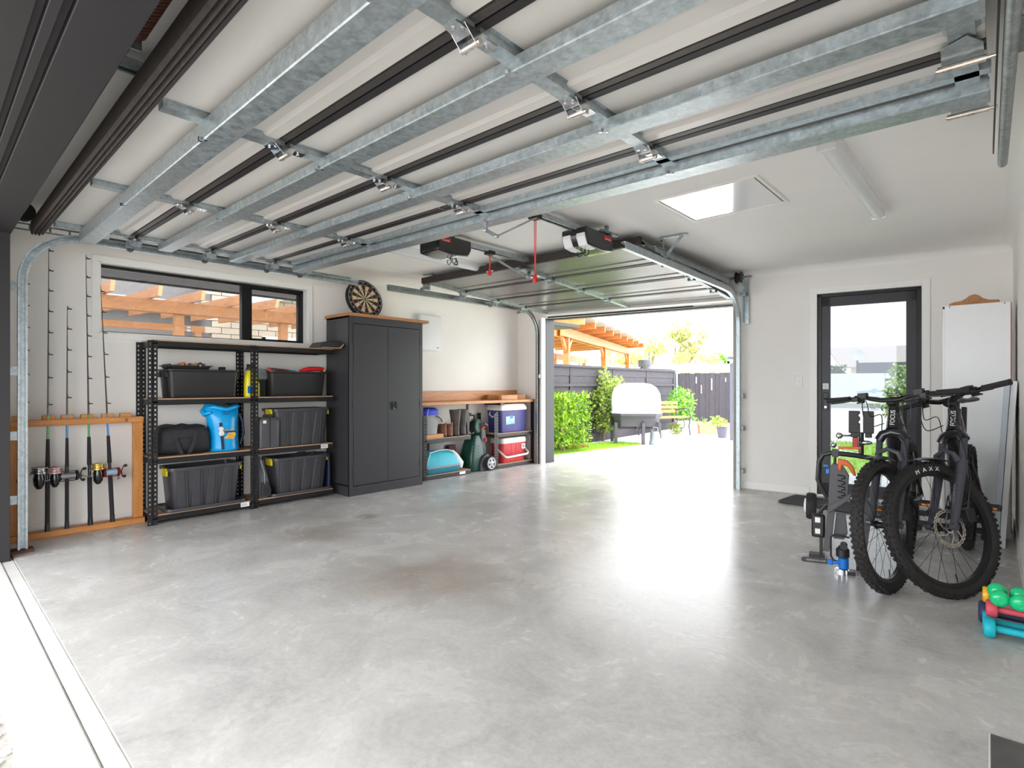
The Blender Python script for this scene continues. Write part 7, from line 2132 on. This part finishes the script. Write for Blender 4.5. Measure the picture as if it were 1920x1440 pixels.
# left fence: posts, capping, upper boards, lower boards
LF = thing('timber_fence', 'dark stained timber fence running back along the left of the yard', 'fence', (-6.09, 6.75, -0.01), math.atan2(4.0, -0.312) - 0)
FL = 7.0
n = 4
for i in range(n + 1):
    m = MB(); m.b2((FL * i / n - .05, -.06, 0), (FL * i / n + .05, .04, 1.52)); obj('post', m, M['fence'], LF)
m = MB(); m.b2((-.05, -.09, 1.50), (FL + .05, .07, 1.545)); obj('capping', m, M['fence_h'], LF)
for q, (z0, z1) in enumerate(((1.335, 1.50), (1.18, 1.342))):
    for i in range(n):
        m = MB(); m.b2((FL * i / n + .048, -.05 + .012 * q, z0), (FL * (i + 1) / n - .048, -.03 + .012 * q, z1)); obj('board', m, M['fence_h'], LF)
m = MB(); m.b2((0, -.075, 1.13), (FL, -.02, 1.185)); obj('mid_rail', m, M['fence_h'], LF)
for q, (z0, z1) in enumerate(((.885, 1.14), (.65, .895), (.42, .66), (.1, .43))):
    for i in range(n):
        m = MB(); m.b2((FL * i / n + .048, -.03 + .012 * (q % 2), z0), (FL * (i + 1) / n - .048, -.01 + .012 * (q % 2), z1)); obj('board', m, M['fence_h'], LF)
m = MB(); m.b2((0, -.10, 0), (FL, -.05, .17)); obj('kick_board', m, M['fence_h'], LF)
# right fence of upright boards
d0, d1 = Vector((-7.9, 15.95, 0)), Vector((-5.9, 16.4, 0))
RF = thing('timber_fence', 'dark upright board fence across the end of the yard with pale streaks', 'fence', (d0.x, d0.y, -0.01), math.atan2(d1.y - d0.y, d1.x - d0.x))
L = 2.6
k = 0
x = 0.0
while x < L:
    w = .145
    m = MB(); m.b2((x - .008, -.02 - .014 * (k % 2), .02), (x + w + .006, -.006 - .014 * (k % 2), 1.52 + .012 * math.sin(k * 2.3))); obj('board', m, M['fence'], RF); x += w; k += 1
m = MB(); m.b2((0, -.035, 1.52), (L, .03, 1.56)); obj('capping', m, M['mdf'], RF)
for z in (.4, 1.1):
    m = MB(); m.b2((0, .0, z), (L, .05, z + .09)); obj('back_rail', m, M['fence_h'], RF)
m = MB()
for xx, zz, h in ((.9, 1.2, .2), (1.35, 1.0, .35), (1.75, 1.25, .12), (1.05, .9, .25)):
    m.b2((xx, -.042, zz), (xx + .025, -.030, zz + h))
obj('paint_streak', m, M['planter_white'], RF)
# slim pole, gate post with camera
t = thing('slim_pole', 'slim pale green pole standing at the end of the left fence', 'pole', (-6.42, 13.55, -0.01))
m = MB(); m.cyl((0, 0, 0), (0, 0, 1.58), .022, seg=10); obj('shaft', m, M['poleg'], t)
m = MB(); m.lathe([(.03, 1.575), (.03, 1.60), (.01, 1.61)], (0, 0, 0), (0, 0, 1), 10); obj('cap', m, M['poleg'], t)
t = thing('gate_post', 'dark steel gate post just outside the right jamb of the opening', 'post', (-4.20, 11.6, -0.012), R(18))
m = MB(); m.b2((-.10, -.07, 0), (.07, .07, 1.72)); obj('post', m, M['gate_post'], t, bevel=.006)
m = MB(); m.b2((-.15, -.09, 1.72), (.10, .09, 1.76)); obj('cap', m, M['gate_post'], t)
t = thing('security_camera', 'small white security camera on top of the gate post', 'camera', (-4.24, 11.51, 1.62))
m = MB(); m.cyl((-.02, -.10, 0), (.0, 0, .03), .045, seg=14); obj('camera_body', m, M['white'], t)
m = MB(); m.cyl((-.025, -.115, -.005), (-.02, -.10, 0), .03, seg=14); obj('lens', m, M['black_gloss'], t)
m = MB(); m.cyl((0, 0, .03), (0.0, .05, .06), .02, seg=8); obj('bracket', m, M['white'], t)

# pale roof and tank top over the fence
t = thing('neighbour_shed', 'very pale low roof beyond the end fence', 'shed', (-13.5, 26.0, -0.01), R(26))
m = MB(); m.b2((-4.6, 0, 0), (4.6, 2.3, 1.86)); obj('wall', m, M['house_cream'], t)
m = MB(); m.loft([[Vector((-5, -.4, 1.85)), Vector((5, -.4, 1.85)), Vector((5, 2.4, 2.2)), Vector((-5, 2.4, 2.2))], [Vector((-5, -.4, 1.95)), Vector((5, -.4, 1.95)), Vector((5, 2.4, 2.3)), Vector((-5, 2.4, 2.3))]]); obj('roof', m, M['roof_pale'], t)
t = thing('water_tank', 'dark round tank top showing over the left fence', 'tank', (-8.75, 16.9, -0.01))
m = MB(); m.lathe([(.62, 0), (.62, 1.68), (.50, 1.76), (.46, 1.765)], (0, 0, 0), (0, 0, 1), 28); obj('tank_body', m, M['tank'], t, smooth=40)
m = MB(); m.lathe([(.22, 1.76), (.22, 2.0), (.05, 2.02)], (-.32, -.2, 0), (0, 0, 1), 20); obj('lid', m, M['tank'], t, smooth=40)

# orange timber pergola behind the left fence
A, B = Vector((-7.25, 9.75, 0)), Vector((-9.7, 16.7, 0))
t = thing('pergola', 'bright orange timber pergola with clear roof behind the left fence', 'pergola', (A.x, A.y, 0), math.atan2(B.y - A.y, B.x - A.x))
L = (B - A).length
for x in (0.1, 3.7, 7.2):
    m = MB(); m.b2((x - .065, -.065, 0), (x + .065, .065, 2.2)); obj('post', m, M['orange_wood'], t)
    m = MB(); m.b2((x + 1.0 - .065, 1.8 - .065, 0), (x + 1.0 + .065, 1.8 + .065, 2.1)); obj('post', m, M['orange_wood'], t)
    m = MB(); m.beam((x, 0, 1.85), (x - .4, 0, 2.25), .06, .09); m.beam((x, 0, 1.85), (x + .4, 0, 2.25), .06, .09); obj('knee_brace', m, M['orange_wood'], t)
m = MB(); m.b2((-.5, -.1, 2.2), (L + .2, -.04, 2.40)); obj('beam', m, M['orange_wood'], t)
m = MB(); m.b2((-.5, .04, 2.2), (L + .2, .10, 2.40)); obj('beam', m, M['orange_wood'], t)
m = MB(); m.b2((0, 1.75, 1.95), (L + 1.2, 1.85, 2.15)); obj('beam', m, M['orange_wood'], t)
x = -.4
while x < L:
    m = MB(); m.beam((x, -.55, 2.50), (x, 2.3, 2.40), .07, .14); obj('rafter', m, M['orange_wood'], t); x += .95
for k in range(4):
    x0 = -.5 + 2.0 * k
    m = MB(); m.loft([[Vector((x0, -.65, 2.60)), Vector((x0 + 1.97, -.65, 2.60)), Vector((x0 + 1.97, 2.4, 2.48)), Vector((x0, 2.4, 2.48))], [Vector((x0, -.65, 2.62)), Vector((x0 + 1.97, -.65, 2.62)), Vector((x0 + 1.97, 2.4, 2.50)), Vector((x0, 2.4, 2.50))]]); obj('roof_sheet', m, M['poly_roof'], t)
t = thing('mesh_panel', 'thin wire mesh panel standing behind the orange pergola posts', 'mesh fence', (-10.5, 12.0, 0), math.atan2(7.0, -2.4))
m = MB()
for k in range(54):
    m.cyl((-2 + .15 * k, 0, 1.3), (-2 + .15 * k, 0, 2.05), .005, seg=4)
for z in (1.5, 1.75, 2.0):
    m.cyl((-2, 0, z), (6, 0, z), .006, seg=4)
stuff(obj('wire_grid', m, M['mesh'], t))
for x in (-2, 6):
    m = MB(); m.cyl((x, 0, 0), (x, 0, 2.1), .03, seg=8); obj('post', m, M['mesh'], t)

# trees beyond
def tree(label, x, y, H, crowns, mt, size, seed, group='trees beyond the yard', trunk=True, nb=7):
    r = random.Random(seed)
    t = thing('tree', label, 'tree', (x, y, 0), 0, group)
    m = MB()
    for c, rad, n in crowns:
        cl = [Vector(c) + Vector((r.gauss(0, rad[0] * .45), r.gauss(0, rad[1] * .45), r.gauss(0, rad[2] * .45))) for _ in range(14)]
        pts = []
        for i in range(n):
            q = r.choice(cl)
            pts.append(q + Vector((r.gauss(0, rad[0] * .2), r.gauss(0, rad[1] * .2), r.gauss(0, rad[2] * .2))))
        leaves(m, pts, size, r)
    foliage('foliage', m, mt, t)
    if trunk:
        m = MB()
        for k in range(nb):
            c, rad, n = crowns[k % len(crowns)]
            e = Vector(c) + Vector((r.gauss(0, rad[0] * .5), r.gauss(0, rad[1] * .4), r.gauss(0, rad[2] * .4)))
            m.tube([(0, 0, 0), (e.x * .08, e.y * .08, e.z * .25), (e.x * .45, e.y * .45, e.z * .62), e], [.16, .13, .07, .02], 6)
        obj('trunk', m, M['trunk'], t)
    return t
tree('wide yellow-green spreading tree rising left of the taller tree', -16.6, 31.0, 6, [((-.2, 0, 3.6), (1.9, 1.2, 1.1), 900), ((-1.6, 0, 2.9), (1.1, .8, .7), 350)], 'tree1', .20, 3)
tree('taller olive-brown tree, the highest over the end fence', -16.0, 33.5, 6, [((.4, 0, 4.4), (1.1, .9, .8), 520), ((1.0, 0, 3.2), (1.1, .9, 1.0), 560)], 'tree2', .20, 4)
tree('small pale tree behind the end of the pergola', -21.0, 33.5, 5, [((0, 0, 3.6), (.9, .8, .9), 300)], 'tree1', .2, 5)
tree('golden bush, the left one behind the pale roof', -14.2, 30.6, 3, [((0, 0, 2.65), (.75, .6, .36), 240)], 'tree3', .15, 6, 'bushes behind the pale roof', True, 3)
tree('golden bush, the right one behind the pale roof', -12.3, 30.0, 3, [((0, 0, 2.45), (.6, .5, .32), 200)], 'tree3', .15, 8, 'bushes behind the pale roof', True, 3)
tree('green bush by the gate post top behind the pale roof', -11.9, 31.2, 3, [((0, 0, 2.6), (.6, .5, .4), 240)], 'fern', .15, 9, 'bushes behind the pale roof', True, 3)

# ================================================================ OUTSIDE THE STRIP WINDOW (left)
m = MB(); m.b2((-40, -9, -0.25), (-5.62, 6.7, -0.06)); struct('trim_15', m, M['drive'])
m = MB(); m.b2((-6.25, -1.0, 2.165), (-5.62, 8.0, 2.22)); m.b2((-6.29, -1.0, 2.15), (-6.25, 8.0, 2.32)); struct('trim_16', m, M['soffit'])
t = thing('window_pergola', 'weathered timber pergola of beams and rafters outside the strip window', 'pergola', (-9.0, 1.2, 0), R(90))
for nm_, y0, z0, z1 in (('beam', -.04, 2.185, 2.36), ('beam', 2.95, 2.20, 2.32)):
    for q in ((-0.06, -0.015), (.06, .105)) if y0 < 1 else ((0, .06),):
        m = MB(); m.b2((-1.0, y0 + q[0], z0), ((5.2 if y0 < 1 else 2.75), y0 + q[1], z1)); obj('beam', m, M['pergola_y'], t, bevel=.003)
for x in (1.42, 2.98):
    m = MB(); m.b2((x - .06, -.05, 0), (x + .06, .07, 2.2)); obj('post', m, M['pergola'], t, bevel=.003)
for x in (0.3, 2.62):
    m = MB(); m.b2((x - .06, 2.94, 0), (x + .06, 3.06, 2.2)); obj('post', m, M['pergola'], t, bevel=.003)
k = 0
x = -0.55
while x < 5:
    m = MB()
    # rafter with a raked end poking out over the front beam
    pr_ = [(-.55, 2.50), (-.48, 2.36), (3.4, 2.46), (3.4, 2.60)]
    m.loft([[Vector((x - .025, y, z)) for y, z in pr_], [Vector((x + .025, y, z)) for y, z in pr_]]); rf = obj('rafter', m, M['pergola'], t)
    m = MB(); m.loft([[Vector((x - .024, -.552, 2.50)), Vector((x + .024, -.552, 2.50)), Vector((x + .024, -.482, 2.362)), Vector((x - .024, -.482, 2.362))], [Vector((x - .024, -.556, 2.50)), Vector((x + .024, -.556, 2.50)), Vector((x + .024, -.486, 2.362)), Vector((x - .024, -.486, 2.362))]]); obj('sawn_end', m, M['pergola_end'], rf)
    x += .533
for x in (1.42, 2.98):
    for z in (2.30, 2.235) if x > 2 else (2.30,):
        m = MB(); m.b2((x - .028, -.066, z - .025), (x + .028, -.060, z + .025)); pt = obj('washer_plate', m, M['galv'], t)
        m = MB(); m.cyl((x, -.066, z), (x, -.076, z), .014, seg=6); obj('bolt_head', m, M['dark_grey'], pt)
for x in (2.45,):
    for z in (2.285, 2.225):
        m = MB(); m.b2((x - .035, 2.94, z - .022), (x + .035, 2.949, z + .022)); obj('washer_plate', m, M['galv'], t)
# neighbouring house: brick wall of separate bricks, window, tiled roof
t = thing('neighbour_house', 'cream brick neighbouring house with grey tiled roof beyond the window', 'house', (-12.7, 4.35, 0), R(90))
m = MB(); m.b2((0, .10, 0), (5.5, .3, 3.4)); m.b2((-9, .9, 0), (0.0, 1.1, 3.4)); m.b2((-.02, .10, 0), (.1, 1.1, 3.4)); obj('wall', m, M['mortar'], t)
bmesh_brick = MB(); bmesh_brick.box((0, 0, 0), (.385, .05, .128)); b0 = bmesh_brick.build('brick', M['brick'], t, bevel=0)
b0.location = (.2, .085, 1.92)
r = random.Random(2)
for row in range(11):
    for c in range(10):
        if row == 0 and c == 0:
            continue
        x = .2 + .40 * c - (.2 if row % 2 else 0)
        z = 1.92 + .14 * row
        if row < 3 and 1.0 < x < 2.15:
            continue
        b = b0.copy(); COL.objects.link(b); b.parent = t; b.location = (x, .085 + r.uniform(-.004, .004), z)
m = MB()
for lo, hi in (((1.08, 1.2), (1.16, 2.26)), ((2.04, 1.2), (2.12, 2.26)), ((1.08, 2.18), (2.12, 2.28))):
    m.b2((lo[0], .04, lo[1]), (hi[0], .12, hi[1]))
wf = obj('window', m, M['white'], t)
m = MB(); m.b2((1.16, .09, 1.2), (2.04, .10, 2.18)); obj('pane', m, M['darkpane'], wf)
# pale wall with dark window to the left of the corner
m = MB(); m.b2((-1.35, .86, 1.9), (-.55, .90, 2.18)); obj('window', m, M['dark_grey'], t)
m = MB(); m.b2((-8, .80, 2.12), (-2.0, .90, 2.22)); obj('dark_band', m, M['fascia'], t)
# roof courses stepping back
for k in range(13):
    m = MB()
    y, z = .55 + .36 * k, 2.86 + .155 * k
    x1 = .25 - .33 * k
    m.loft([[Vector((-9, y, z)), Vector((x1, y, z)), Vector((x1 - .33, y + .40, z + .155)), Vector((-9, y + .40, z + .155))], [Vector((-9, y, z + .035)), Vector((x1, y, z + .035)), Vector((x1 - .33, y + .40, z + .185)), Vector((-9, y + .40, z + .185))]])
    rc = obj('roof_course', m, M['rooftile'], t)
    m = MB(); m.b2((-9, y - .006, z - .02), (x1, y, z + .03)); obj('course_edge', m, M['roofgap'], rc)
m = MB(); m.b2((-9, .40, 2.72), (.3, .52, 2.88)); obj('gutter', m, M['fascia'], t)
# front gable wing roof slope with fascia over the brick wall
m = MB(); m.loft([[Vector((.25, .5, 2.83)), Vector((.30, -.35, 2.78)), Vector((2.2, -.35, 3.35)), Vector((2.2, .5, 3.40))], [Vector((.25, .5, 3.0)), Vector((.30, -.35, 2.95)), Vector((2.2, -.35, 3.55)), Vector((2.2, .5, 3.6))]]); obj('fascia', m, M['fascia'], t)

# ================================================================ OUTSIDE THE GLAZED DOOR
m = MB(); m.b2((-14, 17.5, -0.25), (30, 90, -0.05)); m.b2((1.5, 0.3, -0.25), (30, 17.5, -0.05)); struct('trim_17', m, M['drive'])
m = MB(); m.b2((-40, 17.5, -0.25), (-14, 90, -0.05)); m.b2((-40, 6.7, -.25), (-9, 17.5, -.05)); struct('trim_18', m, M['lawn'])
dz_ = Vector((-.1547, .988, 0)); rx_ = Vector((.988, .1547, 0))
def FP(depth, lat, z=0.0):
    """ground frame looking out of the glazed door: distance along the view, sideways offset"""
    p = dz_ * depth + rx_ * lat
    return Vector((p.x, p.y, z))
AD = math.atan2(rx_.y, rx_.x)
t = thing('front_lawn', 'patch of green lawn outside the glazed door', 'lawn', FP(11, 0, -0.05), AD)
m = MB(); m.b2((-.75, -2.6, 0), (2.2, 2.0, .04)); obj('turf', m, M['lawn'], t)
m = MB()
for i in range(3000):
    x, y, h = rs.uniform(-.75, 2.2), rs.uniform(-2.6, 2.0), rs.uniform(.06, .10)
    a = rs.uniform(0, PI); dx, dy = .006 * math.cos(a), .006 * math.sin(a)
    m.bm.faces.new([m.bm.verts.new(p) for p in ((x - dx, y - dy, .03), (x + dx, y + dy, .03), (x + rs.gauss(0, .015), y, h))])
foliage('blades', m, 'grass', t)
t = thing('street', 'grey asphalt street seen through the glazed door', 'street', FP(36, 0, -0.05), AD)
m = MB(); m.b2((-5, -5.5, 0), (8, 3.0, .02)); obj('asphalt', m, M['road'], t)
m = MB(); m.b2((-5, 3.0, 0), (8, 4.6, .06)); obj('grass_verge', m, M['lawn'], t)
m = MB(); m.b2((-5, -5.7, 0), (8, -5.5, .08)); obj('kerb', m, M['apron'], t)
t = thing('white_fence', 'low white panel fence across the street', 'fence', FP(49, 0, -0.03), AD)
for k in range(6):
    m = MB(); m.b2((-9 + 2.0 * k, 0, 0), (-9 + 2.0 * k + 1.97, .08, 2.05)); obj('panel', m, M['house_white'], t)
for k in range(5):
    m = MB(); m.b2((3.1 + .25 * k, 0, 0), (3.1 + .25 * k + .12, .06, 1.95)); obj('picket', m, M['white'], t)
t = thing('dark_fence', 'dark slatted fence behind the white fence across the street', 'fence', FP(54, 1.6, 0), AD)
for k in range(9):
    m = MB(); m.b2((-2.4, 0, .25 * k), (7, .06, .25 * k + .235)); obj('board', m, M['gate_post'], t)
m = MB(); m.b2((-2.5, -.03, 0), (-2.35, .1, 3.2)); m.b2((-2.4, -.03, 2.25), (7, .08, 3.0)); obj('upper_panel', m, M['gate_post'], t)
t = thing('street_hedge', 'long clipped dark green hedge behind the white fence', 'hedge', FP(54, -4.6, 0), AD)
m = MB(); leaves(m, shell_pts(2600, rs, (0, 0, 1.5), (2.9, .5, 1.25), .7, True), .22, rs); foliage('foliage', m, 'hedge_dark', t)
m = MB(); m.b2((-2.7, -.35, 0), (2.7, .35, 2.45)); obj('core', m, M['hedge_dark'], t)
t = thing('gabled_house', 'pale blue-white house wall with a gable across the street', 'house', FP(64, -5.0, 0), AD)
m = MB(); m.prism([(-9, 0), (1.6, 0), (1.6, 2.9), (-2.6, 5.2), (-9, 2.9)], 0, 6, axes((1, 0, 0), (0, 0, 1), (0, 1, 0))); obj('wall', m, M['house_white'], t)
m = MB(); m.beam((-2.6, -.2, 5.35), (2.2, -.2, 2.65), .5, .25, (0, 0, 1)); m.beam((-2.6, -.2, 5.35), (-9.4, -.2, 2.75), .5, .25, (0, 0, 1)); obj('barge_board', m, M['white'], t)
m = MB(); m.loft([[Vector((-2.6, -.3, 5.4)), Vector((2.4, -.3, 2.65)), Vector((2.4, 6, 2.65)), Vector((-2.6, 6, 5.4))], [Vector((-2.6, -.3, 5.5)), Vector((2.4, -.3, 2.75)), Vector((2.4, 6, 2.75)), Vector((-2.6, 6, 5.5))]]); obj('roof', m, M['house_roof'], t)
t = thing('roofed_house', 'brown-grey roofed house with a satellite dish across the street', 'house', FP(66, 2.6, 0), AD)
m = MB(); m.b2((-4.2, 1.0, 0), (9, 6, 3.0)); obj('wall', m, M['house_cream'], t)
m = MB(); m.loft([[Vector((-5.0, .2, 2.85)), Vector((9, .2, 2.85)), Vector((9, 3.6, 5.1)), Vector((-6.5, 3.6, 5.1))], [Vector((-5.0, .2, 3.0)), Vector((9, .2, 3.0)), Vector((9, 3.6, 5.25)), Vector((-6.5, 3.6, 5.25))]]); obj('roof', m, M['house_roof'], t)
m = MB(); m.b2((-2.8, .95, 2.0), (-1.5, 1.05, 2.7)); obj('window', m, M['dark_grey'], t)
m = MB(); m.b2((1.1, .9, 1.6), (1.4, 1.1, 2.9)); obj('down_pipe', m, M['boot_brown'], t)
t = thing('satellite_dish', 'round pale satellite dish on the house roof across the street', 'satellite dish', FP(65.2, -.9, 4.15), AD)
m = MB(); m.lathe([(.02, .0), (.3, -.05), (.52, -.16), (.55, -.18), (.3, -.02)], (0, 0, 0), (0.1, 1, 0), 24); obj('dish', m, M['planter_white'], t)
m = MB(); m.tube([(0, 0, 0), (.1, .2, -.3), (.1, .5, -.5)], .05, 6); obj('mount', m, M['dark_grey'], t)
# leafy shrub just outside the glazed door
t = thing('door_shrub', 'leafy green shrub with pale new leaves outside the glazed door', 'bush', FP(13.2, .62, -0.05))
m = MB()
for c, rad, n in (((0, 0, 1.05), (.40, .35, .38), 650), ((-.15, 0, 1.45), (.16, .15, .22), 90), ((.25, 0, 1.28), (.18, .16, .2), 120), ((-.2, 0, .7), (.25, .25, .3), 180), ((.1, 0, .5), (.3, .25, .35), 220)):
    leaves(m, shell_pts(n, rs, c, rad, .2), .075, rs)
foliage('foliage', m, 'magnolia', t)
m = MB(); m.tube([(0, 0, 0), (-.02, 0, .6), (-.1, 0, 1.3)], [.02, .015, .006], 6); m.tube([(0, 0, .3), (.15, 0, .8), (.25, 0, 1.2)], [.015, .012, .006], 6); obj('stem', m, M['trunk'], t)
t = thing('yellow_marker', 'narrow yellow and black striped marker outside the glazed door', 'marker', FP(9.2, .62, -0.05), AD)
m = MB(); m.cyl((0, 0, 0), (0, 0, .86), .012, seg=8); m.b2((-.018, -.008, .55), (.018, .008, .92)); obj('stake', m, M['yellow'], t)
m = MB()
for k in range(3):
    m.b2((-.019, -.010, .60 + .1 * k), (.019, .010, .63 + .1 * k))
obj('black_band', m, M['black'], t)
